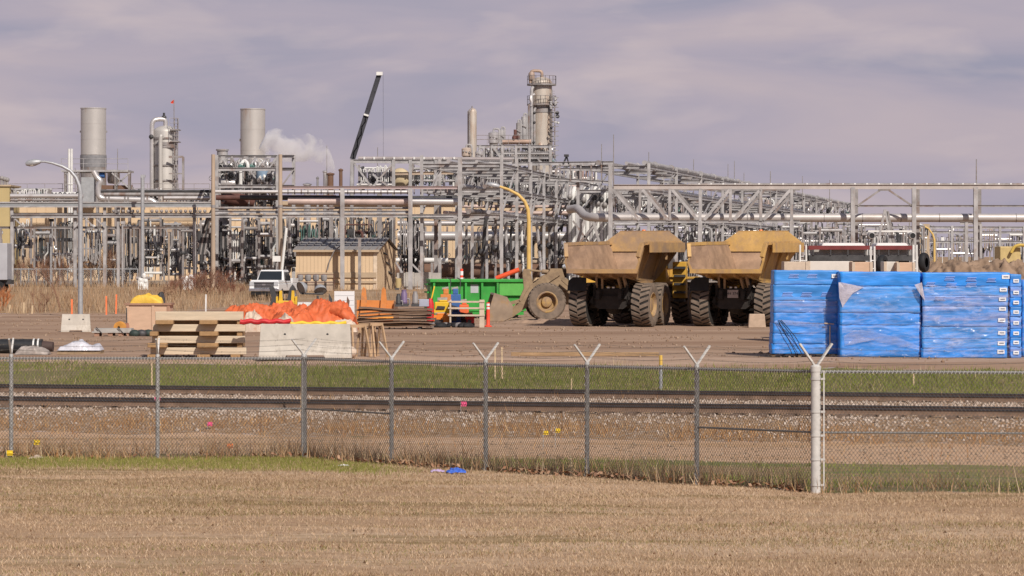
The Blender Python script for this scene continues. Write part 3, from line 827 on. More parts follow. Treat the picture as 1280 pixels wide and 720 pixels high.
pack(1153.5, 1260, 358, 369.5, DR, 1.6, m_wr[0], 'second blue pack from the top of the right stack', 13, [(1254, 362, 9, 4.6)])
pack(1153, 1260, 369.5, 383, DR, 1.6, m_wr[2], 'third blue pack from the top of the right stack under milky film', 14, [(1253, 374, 9, 4.6)], [(1175, 373, 14), (1200, 373, 14)])
pack(1153, 1259.5, 383, 409, DR, 1.6, m_wr[2], 'fourth and milkiest blue pack of the right stack', 15, [(1253, 386, 8.5, 4.6), (1252, 400, 9, 4.6)])
pack(1152.5, 1259, 409, 424, DR, 1.6, m_wr[0], 'third blue pack from the bottom of the right stack', 16, [(1252, 416, 9, 4.6)])
pack(1152.5, 1259, 424, 435.5, DR, 1.6, m_wr[0], 'second blue pack from the bottom of the right stack', 17, [(1251.5, 429, 9, 5)])
pack(1152, 1259, 435.5, 447.5, DR, 1.6, m_wr[1], 'bottom blue pack of the right stack', 18, [(1251, 439.5, 9, 5)])
ys_ = [(343, 359), (359, 372), (372, 384), (384, 396), (396, 411), (411, 422), (422, 434), (434, 447.5)]
nm = ['topmost', 'second', 'third', 'fourth', 'fifth', 'sixth', 'seventh', 'bottom']
for k, (a, c) in enumerate(ys_):
    pack(1263, 1276.5, a, c, DR + .25, 1.5, m_wr[(k * 2) % 3], f'{nm[k]} narrow blue pack in the end column at the right edge', 30 + k, [(1270, (a + c) / 2, 7, 4.4)])
pack(1278, 1330, 350, 447.5, DR + .8, 1.4, m_wr[2], 'tall violet filmed pack cut off by the right picture edge', 50)
for k, (a, D) in enumerate(((967, DL), (1000, DL), (1038, DL), (1054, DM), (1098, DM), (1143, DM), (1160, DR), (1178, DR), (1206, DR), (1240, DR), (1256, DR), (1268, DR + .25))):
    D = D + .05; z = Zp(443 if D < 102 and a < 1050 else 447, D)
    b = MB(); b.box(-.05, .05, 0, 1.1, 0, max(.06, z)); o = b.build('bearer', m_bearer, smooth=False); o.location = (X(a, D), D, 0)
    tag(o, 'short wooden bearer under the blue packs', 'timber', 'bearers under the blue stacks')
# film hanging over the stacks
def film(name, pts, D, m, label, seed, off=.05, n=10):
    """triangle-ish sheet from a polygon of photo points, wrinkled"""
    P = [W(a, c, D) for a, c in pts]; ctr = sum(P, Vector()) / len(P); b = MB(); r = random.Random(seed)
    b.v.append((0, -.03 - off, 0))
    ring = []
    for k in range(len(P)):
        A, B = P[k], P[(k + 1) % len(P)]
        for t in np.linspace(0, 1, 4)[:-1]:
            q = A.lerp(B, float(t)) - ctr; ring.append((q.x, -off + r.uniform(-.02, .02), q.z))
    b.v += ring
    for k in range(len(ring)): b.f.append((0, k + 1, (k + 1) % len(ring) + 1))
    o = b.build(name, m, sharp=80); o.location = ctr; tag(o, label, 'plastic film')
film('film_flap', [(1048, 353), (1052, 353), (1080, 359), (1066, 366), (1053, 384), (1049, 372)], DM, m_milky2, 'loose flap of clear film on the corner of the middle stack', 1)
film('film_flap', [(1143, 356), (1152, 353), (1154, 363), (1156, 376), (1150, 368)], DR, m_milky2, 'loose flap of clear film between the middle and right stacks', 2)
def cover(px0, px1, py0, py1, D, label, seed, amt=.5):
    """wrinkled clear film stretched over the front of a stack"""
    m = _mats.get('film_%d' % seed)
    m = bpy.data.materials.new('film_%d' % seed); m.use_nodes = True; t = m.node_tree; N = t.nodes; L = t.links; p = N['Principled BSDF']
    tcn = N.new('ShaderNodeTexCoord'); mp = N.new('ShaderNodeMapping'); mp.inputs['Scale'].default_value = (.7, 1, 3.2); mp.inputs['Location'].default_value = (seed, 0, seed * 2); mp.inputs['Rotation'].default_value = (0, .25 * (1 if seed % 2 else -1), 0)
    n = N.new('ShaderNodeTexNoise'); n.inputs['Scale'].default_value = 2.2; n.inputs['Detail'].default_value = 8; n.inputs['Distortion'].default_value = 1.2; n.inputs['Roughness'].default_value = .68
    r = N.new('ShaderNodeMapRange'); r.inputs[1].default_value = .46; r.inputs[2].default_value = .78; r.inputs[3].default_value = .02; r.inputs[4].default_value = amt
    L.new(tcn.outputs['Object'], mp.inputs[0]); L.new(mp.outputs[0], n.inputs[0]); L.new(n.outputs[0], r.inputs[0]); L.new(r.outputs[0], p.inputs['Alpha'])
    p.inputs['Base Color'].default_value = (.60, .58, .70, 1); p.inputs['Roughness'].default_value = .22; p.inputs['Specular IOR Level'].default_value = .6
    b = MB(); x0, x1 = X(px0, D), X(px1, D); z1, z0 = Zp(py0, D), Zp(py1, D); cx = (x0 + x1) / 2; nu, nv = 60, 44
    for i in range(nu + 1):
        for j in range(nv + 1):
            u = i / nu; v = j / nv; x = x0 + (x1 - x0) * u - cx; z = z0 + (z1 - z0) * v
            ex = .05 * mnoise.noise(Vector((v * 5, seed, 0))) if i in (0, nu) else 0; ez = .06 * mnoise.noise(Vector((u * 6, seed, 3))) if j in (0, nv) else 0
            rd = (1 - abs(mnoise.noise(Vector((x * 1.6 + z * 1.4, z * 2.4 - x * .6, seed))))) ** 5 + .6 * (1 - abs(mnoise.noise(Vector((x * 4 - z * 3, z * 5, seed + 4))))) ** 5
            b.v.append((x + ex, -.055 - .05 * rd, z + ez))
    for i in range(nu):
        for j in range(nv):
            a = i * (nv + 1) + j; b.f.append((a, a + nv + 1, a + nv + 2, a + 1))
    o = b.build('film_cover', m, sharp=80); o.location = (cx, D, 0); tag(o, label, 'plastic film'); return o
cover(968, 1047, 374, 441, DL, 'wrinkled clear film over the lower front of the left blue stack', 3, .40)
cover(1052, 1150, 357, 445, DM, 'wrinkled clear film over the front of the middle blue stack', 6, .42)
cover(1154, 1262, 357, 446, DR, 'wrinkled milky film over the front of the right blue stack', 11, .62)
def cord(pts, D, label):
    b = MB(); b.tube([W(a, c, D) + Vector((0, -.13, 0)) for a, c in pts], .012, 5); c_ = W(*pts[0], D); o = b.build('cord', M['black'], loc=c_); tag(o, label, 'cord')
cord([(972, 400), (983, 420), (995, 443)], DL, 'lowest of three dark cords slanting down the left blue stack'); cord([(974, 400), (988, 418), (1001, 441)], DL, 'middle one of three dark cords slanting down the left blue stack'); cord([(976, 400), (993, 420), (1006, 440)], DL, 'upper one of three dark cords slanting down the left blue stack')
film('film_sheet', [(1054, 420), (1068, 412), (1090, 414), (1120, 421), (1150, 433), (1148, 437), (1100, 428), (1072, 420), (1056, 432)], DM, m_milky, 'thin sheet of film sagging across the bottom of the middle stack', 3)
film('film_sheet', [(972, 399), (990, 401), (1040, 405), (1010, 409), (985, 406)], DL, m_milky, 'loose band of film across the left stack', 5)
b = MB(); b.tube([W(1037, 431, DL) + Vector((0, -.12, 0)), W(1037, 407, DL) + Vector((0, -.12, 0))], .02, 6); b.tube([W(1030, 404, DL) + Vector((0, -.12, 0)), W(1042, 405, DL) + Vector((0, -.12, 0))], .02, 6)
c = W(1037, 431, DL); o = b.build('wooden_pole', m_wst, loc=c); tag(o, 'pale wooden pole leaning in the gap beside the left stack', 'pole')

# ------------------------------------------------------------------ concrete barriers
def barrier(w, h, dtop, dbot, label, notch=True):
    t = thing('concrete_barrier', label, 'barrier')
    b = MB(); prof = [(-dbot / 2, 0), (dbot / 2, 0), (dbot / 2, h * .10), (dtop / 2 + .06, h * .38), (dtop / 2, h), (-dtop / 2, h), (-dtop / 2 - .06, h * .38), (-dbot / 2, h * .10)]
    n = len(prof); xs_ = [-w / 2, -w * .22, -w * .2, w * .2, w * .22, w / 2]; tap = .05
    for k, xx in enumerate(xs_):
        for (yy, zz) in prof:
            z2 = .085 if (zz == 0 and k in (2, 3)) else zz
            x2 = xx
            if k == 0: x2 = xx + tap * zz / h
            if k == 5: x2 = xx - tap * zz / h
            b.v.append((x2, yy, z2))
    for k in range(5):
        for i in range(n):
            j = (i + 1) % n; b.f.append((k * n + i, k * n + j, (k + 1) * n + j, (k + 1) * n + i))
    b.f.append(tuple(range(n))[::-1]); b.f.append(tuple(range(5 * n, 6 * n)))
    b.build('body', M['concrete'], t, bevel=.02, smooth=False)
    for sx in (-.22, .24):
        g = MB(); g.lathe([(.035, -.004), (.035, .004), (0, .004)], 10, (sx * w, -dtop / 2 - .03, h * .70), (0, -1, -.12)); g.build('lifting_hole', M['dark'], t)
    return t
DB = 99.6
t = barrier(2.72, Zp(405, DB), .30, .62, 'long pale concrete barrier in front of the orange tarps'); t.location = (X(382, DB), DB, 0)
t2 = barrier(1.18, 22 * 134 / F, .25, .55, 'short grey concrete barrier at the foot of the street lamp'); t2.location = (X(95, 134), 134, gz(X(95, 134), 134)); t2.rotation_euler = (0, 0, .1)

# ------------------------------------------------------------------ timber cribbing
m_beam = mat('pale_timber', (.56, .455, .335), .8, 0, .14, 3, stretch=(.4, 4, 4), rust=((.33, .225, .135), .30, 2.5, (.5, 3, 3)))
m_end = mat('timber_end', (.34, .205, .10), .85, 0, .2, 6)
DT = 100.6
def tim(px0, px1, py0, py1, D, dep, m, label):
    x0, x1 = X(px0, D), X(px1, D); z1, z0 = Zp(py0, D), Zp(py1, D); cx = (x0 + x1) / 2; cz = (z0 + z1) / 2
    b = MB(); b.box(x0 - cx, x1 - cx, 0, dep, z0 - cz, z1 - cz); o = b.build('timber', m, bevel=.018, smooth=False); o.location = (cx, D, cz)
    tag(o, label, 'timber', 'timbers of the crib stack'); return o
rows = [(194, 304, 389.5, 400.5), (191, 307, 405.5, 414.5), (190, 306, 420, 429), (188, 308, 434.5, 443.2)]
nm = ['top', 'second', 'third', 'lowest']
for k, (a, c, y0, y1) in enumerate(rows):
    tim(a, c, y0, y1, DT, .22, m_beam, f'{nm[k]} long pale timber at the front of the crib stack')
    tim(a + 2, c - 3, y0, y1, DT + .75, .22, m_beam, f'{nm[k]} long timber at the back of the crib stack')
stubs = [((194, 216, 400.5, 405.5), (249, 271, 400.5, 405.5)), ((187, 197, 414.5, 420), (249, 272, 414.5, 420)), ((184, 208, 429, 434.5), (246, 272, 429, 434.5))]
nm2 = ['upper', 'middle', 'lower']
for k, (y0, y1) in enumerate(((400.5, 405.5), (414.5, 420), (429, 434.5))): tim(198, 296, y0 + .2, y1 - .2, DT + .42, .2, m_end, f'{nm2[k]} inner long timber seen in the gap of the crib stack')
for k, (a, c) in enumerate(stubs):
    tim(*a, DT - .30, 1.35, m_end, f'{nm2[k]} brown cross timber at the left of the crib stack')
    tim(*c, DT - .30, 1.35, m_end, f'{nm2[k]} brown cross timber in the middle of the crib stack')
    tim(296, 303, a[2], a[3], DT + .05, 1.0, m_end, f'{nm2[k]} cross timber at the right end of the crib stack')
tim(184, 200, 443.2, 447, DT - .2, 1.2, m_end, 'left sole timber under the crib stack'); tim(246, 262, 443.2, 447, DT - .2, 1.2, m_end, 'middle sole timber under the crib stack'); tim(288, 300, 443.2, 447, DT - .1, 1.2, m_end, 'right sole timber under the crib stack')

# ------------------------------------------------------------------ orange tarps behind the barrier
m_otarp = mat('orange_tarp', (.56, .125, .045), .6, 0, .2, 3, rust=((.50, .30, .2), .22, 2.5, (1, 1, 1)), bump=.3, bscale=9)
m_wtarp = mat('pale_tarp', (.56, .45, .36), .65, 0, .15, 5, rust=((.45, .2, .1), .35, 3, (1, 1, 1)), bump=.3, bscale=9)
def heap(px0, px1, pyt, D, dep, m, label, seed, base=0.0, name='tarp', fold=1.0, cat='tarp'):
    x0, x1 = X(px0, D), X(px1, D); h = Zp(pyt, D) - base; w = x1 - x0; cx = (x0 + x1) / 2
    nu, nv = 70, 34; b = MB(); k_ = min(1.0, w / 1.2)
    for i in range(nu + 1):
        for j in range(nv + 1):
            u = i / nu * 2 - 1; v = j / nv * 2 - 1
            e = max(0, 1 - abs(u) ** 3.0) ** .55 * max(0, 1 - abs(v) ** 2.6) ** .6
            x = u * w / 2; y = v * dep / 2; q = 1 / max(.35, k_)
            n = mnoise.noise(Vector((x * 1.1 * q + seed, y * 1.1, seed)))
            r1 = (1 - abs(mnoise.noise(Vector((x * 1.5 * q + y * 1.1 + seed * 2, y * 1.3 - x * .8, seed))))) ** 3
            r2 = (1 - abs(mnoise.noise(Vector((x * 3.6 * q - y * 2.0 + seed, y * 2.6, seed + 5))))) ** 3
            r3 = (1 - abs(mnoise.noise(Vector((x * 7 * q + y * 5 + seed, y * 6, seed + 9))))) ** 3
            amp = min(.42, h * .34) * fold
            z = h * e * (.74 + .16 * n) + e * amp * (.55 * (r1 - .4) + .30 * (r2 - .4) + .16 * (r3 - .4))
            b.v.append((x + .06 * r2 * e, y - .10 * r1 * e - .05 * r2 * e, max(0, z)))
    for i in range(nu):
        for j in range(nv):
            a = i * (nv + 1) + j; b.f.append((a, a + nv + 1, a + nv + 2, a + 1))
    o = b.build(name, m, sharp=75); o.location = (cx, D, base); tag(o, label, cat)
    return o
heap(270, 352, 376, 135.5, 2.86, m_otarp, 'crumpled orange tarp at the left of the tarp heap', 3)
heap(318, 408, 375, 136.3, 3.12, m_otarp, 'folded orange tarp in the middle of the tarp heap', 8, fold=1.3)
heap(335, 395, 384, 134.4, 2.08, m_otarp, 'lower crumpled orange tarp before the middle of the heap', 23, fold=1.2)
heap(286, 326, 386, 134.3, 1.82, m_otarp, 'lower orange tarp before the left of the heap', 27, fold=1.2)
heap(370, 447, 372, 135.8, 2.86, m_otarp, 'orange tarp sloping down at the right of the heap', 14, fold=1.2)
heap(303, 330, 384, 133.4, 0.91, m_wtarp, 'bundle of pale folded tarp on the left of the orange heap', 5, fold=.9)
heap(341, 368, 388, 133.2, 0.91, m_wtarp, 'knotted pale tarp bundle in front of the middle orange tarp', 9, fold=.9)
heap(412, 447, 397, 133.8, 1.17, m_wtarp, 'pale sacking spilling behind the barrier end', 12, fold=1)
def roll(p, q, r, m, label, seed):
    b = MB(); pts = []; rs = []
    for k in range(13):
        t = k / 12; pts.append(Vector(p).lerp(Vector(q), t) + Vector((0, 0, .05 * math.sin(seed + t * 7)))); rs.append(r * (1 + .06 * math.sin(seed * 3 + t * 23) + .05 * math.sin(t * 41)) * (.85 if k in (0, 12) else 1))
    b.tube(pts, rs, 22); b.v = [tuple(Vector(v_) + Vector((0, -1, .6)) * (.07 * ((1 - abs(mnoise.noise(Vector(v_) * 3.2))) ** 4 - .3) + .04 * mnoise.noise(Vector(v_) * 7))) for v_ in b.v]; c = (Vector(p) + Vector(q)) / 2; o = b.build('rolled_tarp', m, loc=c); tag(o, label, 'rolled tarp')
roll(W(400, 385, 135.4), W(432, 397, 135.0), .27, m_otarp, 'fat rolled orange tarp lying across the right of the heap', 2)
roll(W(414, 386, 134.9), W(443, 401, 134.6), .23, m_otarp, 'lower rolled orange tarp at the right end of the heap', 5)
m_red = mat('red_strap', (.52, .025, .03), .5, 0, .2, 5); m_ystrap = mat('yellow_strap', (.72, .48, .03), .5, 0, .15, 5)
def strapline(px0, px1, py, D, m, r, label, name):
    b = MB(); pts = [W(px0 + (px1 - px0) * k / 14, py + math.sin(k * 1.7) * 1.0, D) for k in range(15)]; b.tube(pts, r, 8); c = W((px0 + px1) / 2, py, D); o = b.build(name, m, loc=c); tag(o, label, 'hose')
strapline(300, 364, 402, DB + .35, m_red, .075, 'red lay-flat hose bundled along the barrier top', 'hose')
strapline(363, 433, 404, DB + .12, m_ystrap, .05, 'yellow hose lying along the barrier top', 'hose')
heap(226, 268, 389, 134, 1.4, m_otarp, 'scrap of orange tarp behind the timber crib', 20)

# ------------------------------------------------------------------ sawhorses
m_saw = mat('sawhorse_wood', (.42, .28, .17), .85, 0, .2, 4)
def sawhorse(px, D, w, h, rz, label):
    t = thing('sawhorse', label, 'sawhorse', (X(px, D), D, 0), rz)
    b = MB(); b.bar((-w / 2, 0, h), (w / 2, 0, h), .09, .09); b.build('top_beam', m_saw, t, smooth=False)
    for sx in (-1, 1):
        for sy in (-1, 1):
            b = MB(); b.bar((sx * w * .38, sy * .06, h - .02), (sx * w * .5, sy * .30, 0), .05, .07); b.build('leg', m_saw, t, smooth=False)
    return t
sawhorse(447, 100.5, .55, .92, .5, 'sawhorse nearest the end of the long barrier')
sawhorse(459, 101.0, .5, .95, -.3, 'middle sawhorse between the barrier and the rusty plates')
sawhorse(470, 100.6, .45, .97, .6, 'rightmost wooden sawhorse in front of the rusty plates')
b = MB(); b.ball((0, 0, .16), .2, 10, 7, (1.1, .9, .9)); o = b.build('tarp_bundle', m_wtarp); o.location = (X(437, 100), 100.1, 0); tag(o, 'small pale bundle on the ground at the barrier end', 'bundle')

# ------------------------------------------------------------------ stack of rusty plates
m_pl = mat('plate_steel', (.30, .19, .115), .85, .05, .3, 2, col2=(.19, .125, .09), rust=((.13, .085, .065), .42, 2, (.6, 2, 2)))
DP = 138.0
n = 8; z = .08; rr = random.Random(4)
nm = ['lowest', 'second lowest', 'third from the bottom', 'fourth from the bottom', 'fourth from the top', 'third from the top', 'second from the top', 'topmost']
for k in range(n):
    w = 3.08 + rr.uniform(-.1, .08); th = .05; b = MB()
    vs = []; m_ = 14
    for i in range(m_ + 1):
        u = i / m_; sag = .035 * math.sin(u * 3 + k * 1.3) + .02 * math.sin(u * 9 + k)
        for (yy, zz) in ((0, 0), (2.2, 0), (2.2, th), (0, th)): vs.append((u * w - w / 2, yy, zz + sag))
    fs = []
    for i in range(m_):
        for j in range(4): fs.append((i * 4 + j, i * 4 + (j + 1) % 4, (i + 1) * 4 + (j + 1) % 4, (i + 1) * 4 + j))
    fs += [(0, 1, 2, 3), (m_ * 4 + 3, m_ * 4 + 2, m_ * 4 + 1, m_ * 4)]
    b.add(vs, fs); o = b.build('steel_plate', m_pl, smooth=False); o.location = (X(493, DP) + rr.uniform(-.06, .06), DP + rr.uniform(-.1, .1), z); o.rotation_euler = (0, rr.uniform(-.012, .012), rr.uniform(-.04, .04))
    tag(o, f'{nm[k]} rusty plate of the stack beside the yellow machine', 'steel plate', 'rusty steel plates stacked in the yard'); z += .105
for k, px in enumerate((462, 524)):
    b = MB(); b.box(-.07, .07, 0, 2.0, 0, .075); o = b.build('bearer', M['dark'], smooth=False); o.location = (X(px, DP), DP, .0); tag(o, ('left' if k == 0 else 'right') + ' dark bearer under the rusty plates', 'timber')
# ------------------------------------------------------------------ big tyres
m_tyre = mat('dusty_tyre', (.16, .125, .10), .9, 0, .25, 4, col2=(.23, .175, .135))
m_tyre_d = mat('tyre_groove', (.03, .027, .025), .9)
m_hub = mat('dusty_yellow_hub', (.40, .255, .10), .7, 0, .2, 5, rust=((.26, .175, .12), .50, 3, (1, 1, 1)))
m_mudy = mat('dusty_body', (.40, .27, .14), .65, 0, .16, 1.6, col2=(.36, .255, .17), rust=((.20, .135, .095), .34, 1.5, (1, 1, 1)))
m_bed = mat('dump_body', (.43, .265, .115), .6, 0, .16, 1.3, rust=((.30, .20, .13), .48, 1.1, (1, 1, 1)), bump=.2, bscale=8)
m_bed2 = mat('dump_body_bright', (.50, .305, .105), .55, 0, .14, 1.7, rust=((.34, .22, .13), .44, 1.5, (1, 1, .6)), bump=.2, bscale=8)
m_bedin = mat('scoured_body', (.36, .235, .155), .6, .1, .25, 1.5, rust=((.23, .15, .105), .42, 1.2, (1, .4, 1)), bump=.25, bscale=6)
m_yellow = mat('machine_yellow', (.60, .345, .055), .5, 0, .12, 2, rust=((.36, .25, .15), .35, 2.5, (1, 1, 1)))
m_under = mat('grimy_shaded_frame', (.035, .029, .026), .8, .1, .35, 4)  # grime colour taken near black to hold the shade under the body
def wheel(parent, c, r, w, side, name='wheel', lugs=22, chev=True):
    """wheel with its axle along local x; side = +1 when the outer face looks to +x"""
    cx, cy, cz = c; w2 = w / 2
    prof = [(r * .56, -w2 * .92), (r * .70, -w2 * 1.0), (r * .86, -w2 * 1.02), (r * .945, -w2 * .90), (r * .955, -w2 * .5), (r * .955, w2 * .5), (r * .945, w2 * .90), (r * .86, w2 * 1.02), (r * .70, w2), (r * .56, w2 * .92)]
    wh = MB(); wh.lathe(prof, 36, c, (1, 0, 0))
    rt = wh.build(name, m_tyre_d if chev else m_tyre, parent)
    lg = MB()
    for k in range(lugs):
        for s in (-1, 1):
            th = 2 * math.pi * (k + (.5 if s > 0 else 0)) / lugs
            dth = 2 * math.pi / lugs * .60
            def P(u, t, rr_):
                a = th + t; return (cx + u, cy + rr_ * math.cos(a), cz + rr_ * math.sin(a))
            sk = dth * 1.0
            vs = [P(0.0, 0 + sk, r * .93), P(s * w2 * 1.0, 0, r * .93), P(s * w2 * 1.0, dth, r * .93), P(0.0, dth + sk, r * .93),
                  P(0.0, 0 + sk, r * 1.005), P(s * w2 * .98, 0, r * .985), P(s * w2 * .98, dth, r * .985), P(0.0, dth + sk, r * 1.005)]
            lg.hexa(vs)
    lg.build('tread', m_tyre, rt, smooth=False)
    sw = MB(); o_ = side * w2
    sw.lathe([(r * .93, o_ * .985), (r * .86, o_ * 1.035), (r * .72, o_ * 1.03), (r * .57, o_ * .95)], 36, c, (1, 0, 0)); sw.build('sidewall', m_tyre, rt)
    hb = MB(); hb.lathe([(r * .57, o_ * .94), (r * .53, o_ * .98), (r * .50, o_ * .80), (r * .40, o_ * .45), (r * .33, o_ * .45), (r * .30, o_ * .75), (r * .16, o_ * .82), (0, o_ * .83)], 28, c, (1, 0, 0))
    hb.build('rim', m_hub, rt)
    return rt
# ------------------------------------------------------------------ articulated dump truck (x right, y forward, rear at y=0)
def dump_truck(label, plate, m_bed=None):
    m_bed = m_bed or globals()['m_bed']
    t = thing('dump_truck', label, 'dump truck', group='yellow articulated dump trucks')
    # body: loft of channel-shaped sections
    secs = [(-.85, 2.40, 1.54, 2.95, 1.62), (-.62, 2.38, 1.50, 3.50, 1.72), (.9, 2.10, 1.0, 3.54, 1.42), (3.6, 1.85, .88, 3.56, 1.40), (4.7, 2.2, .95, 3.58, 1.42), (5.55, 3.2, 1.50, 3.60, 1.70)]
    b = MB(); inn = MB(); th = .09
    def ring(s):
        y, zf, hf, zt, ht = s
        outer = [(-ht, y, zt), (-hf - .12, y, zf + .35), (-hf, y, zf - th), (hf, y, zf - th), (hf + .12, y, zf + .35), (ht, y, zt)]
        inner = [(ht - th, y, zt), (hf + .04, y, zf + .35), (hf - .1, y, zf), (-hf + .1, y, zf), (-hf - .04, y, zf + .35), (-ht + th, y, zt)]
        return outer, inner
    R = [ring(s) for s in secs]
    for part, k, m_ in ((b, 0, 6), (inn, 1, 6)):
        for rg in R: part.v += [tuple(p) for p in rg[k]]
        for i in range(len(R) - 1):
            for j in range(5):
                a = i * 6 + j; part.f.append((a, a + 1, a + 7, a + 6))
    # rear rim closing outer to inner, and top rails
    o0, i0 = R[0]; b.add(o0 + i0[::-1], [(j, j + 1, j + 7, j + 6) for j in range(5)])
    for s in (-1, 1):
        pts = [Vector((s * (sec[4] - .045), sec[0], sec[3])) for sec in secs]
        for p, q in zip(pts, pts[1:]): b.bar(p, q, .16, .14)
        # outer side box rail and ribs
        b.bar((s * 1.83, .2, 3.36), (s * 1.84, 5.6, 3.38), .10, .42); b.bar((s * 1.60, .3, 3.50), (s * 1.62, 5.6, 3.52), .40, .06)
        for yy in (1.6, 3.6):
            b.bar((s * 1.42, yy, 3.3), (s * .98, yy, 2.15), .10, .10)
    b.bar((-1.54, -.88, 2.36), (1.54, -.88, 2.36), .12, .18)
    for xx in (-.9, -.3, .3, .9):
        b.bar((xx, -.6, 2.22), (xx, 4.2, 1.68), .10, .18)
    bed = b.build('dump_body', m_bed, t, smooth=False)
    inn.build('body_lining', m_bedin, bed, smooth=False)
    # head board and spill guard
    g = MB(); th2 = .08
    poly = [(-1.76, 3.2), (1.76, 3.2), (1.76, 3.62), (1.12, 4.08), (-1.12, 4.08), (-1.76, 3.62)]
    Mx = Matrix.Translation((0, 5.5, 0)) @ Matrix.Shear('XY', 4, (0, 0)) if False else None
    vs = [(x, 5.45 + (z - 3.2) * .30, z) for x, z in poly] + [(x, 5.45 + th2 + (z - 3.2) * .30, z) for x, z in poly]
    g.add(vs, [(0, 1, 2, 3, 4, 5), (11, 10, 9, 8, 7, 6)] + [(i, i + 6, (i + 1) % 6 + 6, (i + 1) % 6) for i in range(6)])
    g.bar((-1.12, 5.86, 4.09), (1.12, 5.86, 4.09), .30, .05)
    g.build('spill_guard', m_yellow if False else m_bed, bed, smooth=False)
    for s in (-1, 1):
        e = MB(); e.prism([(1.66, 3.3), (1.80, 3.3), (1.76, 2.85), (1.70, 2.85)] if s > 0 else [(-1.80, 3.3), (-1.66, 3.3), (-1.70, 2.85), (-1.76, 2.85)], 3.0, 3.12); e.build('bracket', m_bed, bed, smooth=False)
    # chassis
    f = MB()
    for s in (-1, 1):
        f.bar((s * .48, .1, 1.35), (s * .48, 6.3, 1.35), .14, .38)
        f.bar((s * .95, .95, .98), (s * .95, 2.9, .98), .16, .30)
        f.tube([(s * .62, .4, 1.15), (s * .62, .9, 2.2)], .10, 8)
    f.bar((-.75, .62, 1.42), (.75, .62, 1.42), .10, .46)
    f.box(-.70, .70, .52, .64, .95, 1.6)
    f.tube([(-1.0, .95, .95), (1.0, .95, .95)], .19, 10); f.ball((0, .95, .92), .42, 12, 8)
    f.tube([(-1.0, 2.85, .95), (1.0, 2.85, .95)], .19, 10); f.ball((0, 2.85, .92), .40, 12, 8)
    f.prism([(-.95, 1.05), (-.55, .75), (.55, .75), (.95, 1.05), (.8, 1.3), (-.8, 1.3)], .44, .56)
    for s in (-1, 1): f.bar((s * .72, .5, .9), (s * .72, .5, 1.75), .12, .12)
    f.build('chassis', m_under, t, smooth=False)
    for s in (-1, 1):
        h = MB(); h.bar((s * .42, .62, 1.6), (s * .34, .30, 2.2), .09, .12); h.bar((s * .66, .62, 1.6), (s * .60, .30, 2.2), .09, .12); h.build('body_hinge', m_mudy, t, smooth=False)
        lp = MB(); lp.box(s * .11 - .05, s * .11 + .05, .45, .50, 1.63, 1.69); lp.build('tail_light', mat('lamp_lens', (.7, .68, .66), .2), t, smooth=False)
        if s < 0:
            fl = MB(); fl.prism([(-1.80, 1.52), (-.96, 1.52), (-.96, 2.10), (-1.55, 2.10), (-1.75, 1.95)], .02, .06); fl.build('mud_flap', M['black'], t, smooth=False)
        for yy in (.95, 2.85):
            wheel(t, (s * 1.38, yy, .93), .93, .76, s)
        wheel(t, (s * 1.36, 7.4, .93), .93, .76, s)
    if plate:
        p = MB(); p.box(-.235, .235, .38, .41, 1.22, 1.56); po = p.build('number_plate', mat('plate_panel', (.42, .36, .34), .6, 0, .15, 8), t, smooth=False)
        cu = bpy.data.curves.new('plate_number', 'FONT'); cu.body = '44 374'; cu.size = .17; cu.align_x = 'CENTER'; cu.align_y = 'CENTER'; cu.extrude = .004
        tx = bpy.data.objects.new('plate_number', cu); COL.objects.link(tx); tx.parent = po; tx.location = (0, .374, 1.40); tx.rotation_euler = (math.radians(90), 0, 0)
        cu.materials.append(M['dark'])
        bpy.context.view_layer.update(); me_ = bpy.data.meshes.new_from_object(tx.evaluated_get(bpy.context.evaluated_depsgraph_get()))
        t2_ = bpy.data.objects.new('plate_number', me_); COL.objects.link(t2_); t2_.parent = po; t2_.location = tx.location; t2_.rotation_euler = tx.rotation_euler; bpy.data.objects.remove(tx)
    # front half: engine frame, hood, cab, fenders, ladders
    fr = MB(); fr.box(-.55, .55, 5.9, 9.3, 1.0, 1.6); fr.tube([(-1.0, 7.4, .95), (1.0, 7.4, .95)], .2, 10); fr.build('front_frame', m_under, t, smooth=False)
    hd = MB(); hd.hexa([(-.95, 8.0, 1.6), (.95, 8.0, 1.6), (.85, 9.9, 1.5), (-.85, 9.9, 1.5), (-.9, 8.0, 2.55), (.9, 8.0, 2.55), (.75, 9.8, 2.2), (-.75, 9.8, 2.2)]); hd.build('hood', m_yellow, t, bevel=.05, smooth=False)
    cb = MB(); cb.hexa([(-.8, 6.4, 1.7), (.8, 6.4, 1.7), (.85, 7.95, 1.7), (-.85, 7.95, 1.7), (-.72, 6.5, 3.42), (.72, 6.5, 3.42), (.72, 7.75, 3.42), (-.72, 7.75, 3.42)]); cab = cb.build('cab', m_yellow, t, bevel=.05, smooth=False)
    w_ = MB(); w_.box(-.6, .6, 6.40, 6.44, 2.45, 3.25); w_.box(-.6, .6, 7.86, 7.90, 2.4, 3.2)
    for s in (-1, 1): w_.box(s * .80 - .02, s * .80 + .02, 6.7, 7.6, 2.45, 3.25)
    w_.build('window', M['glass'], cab, smooth=False)
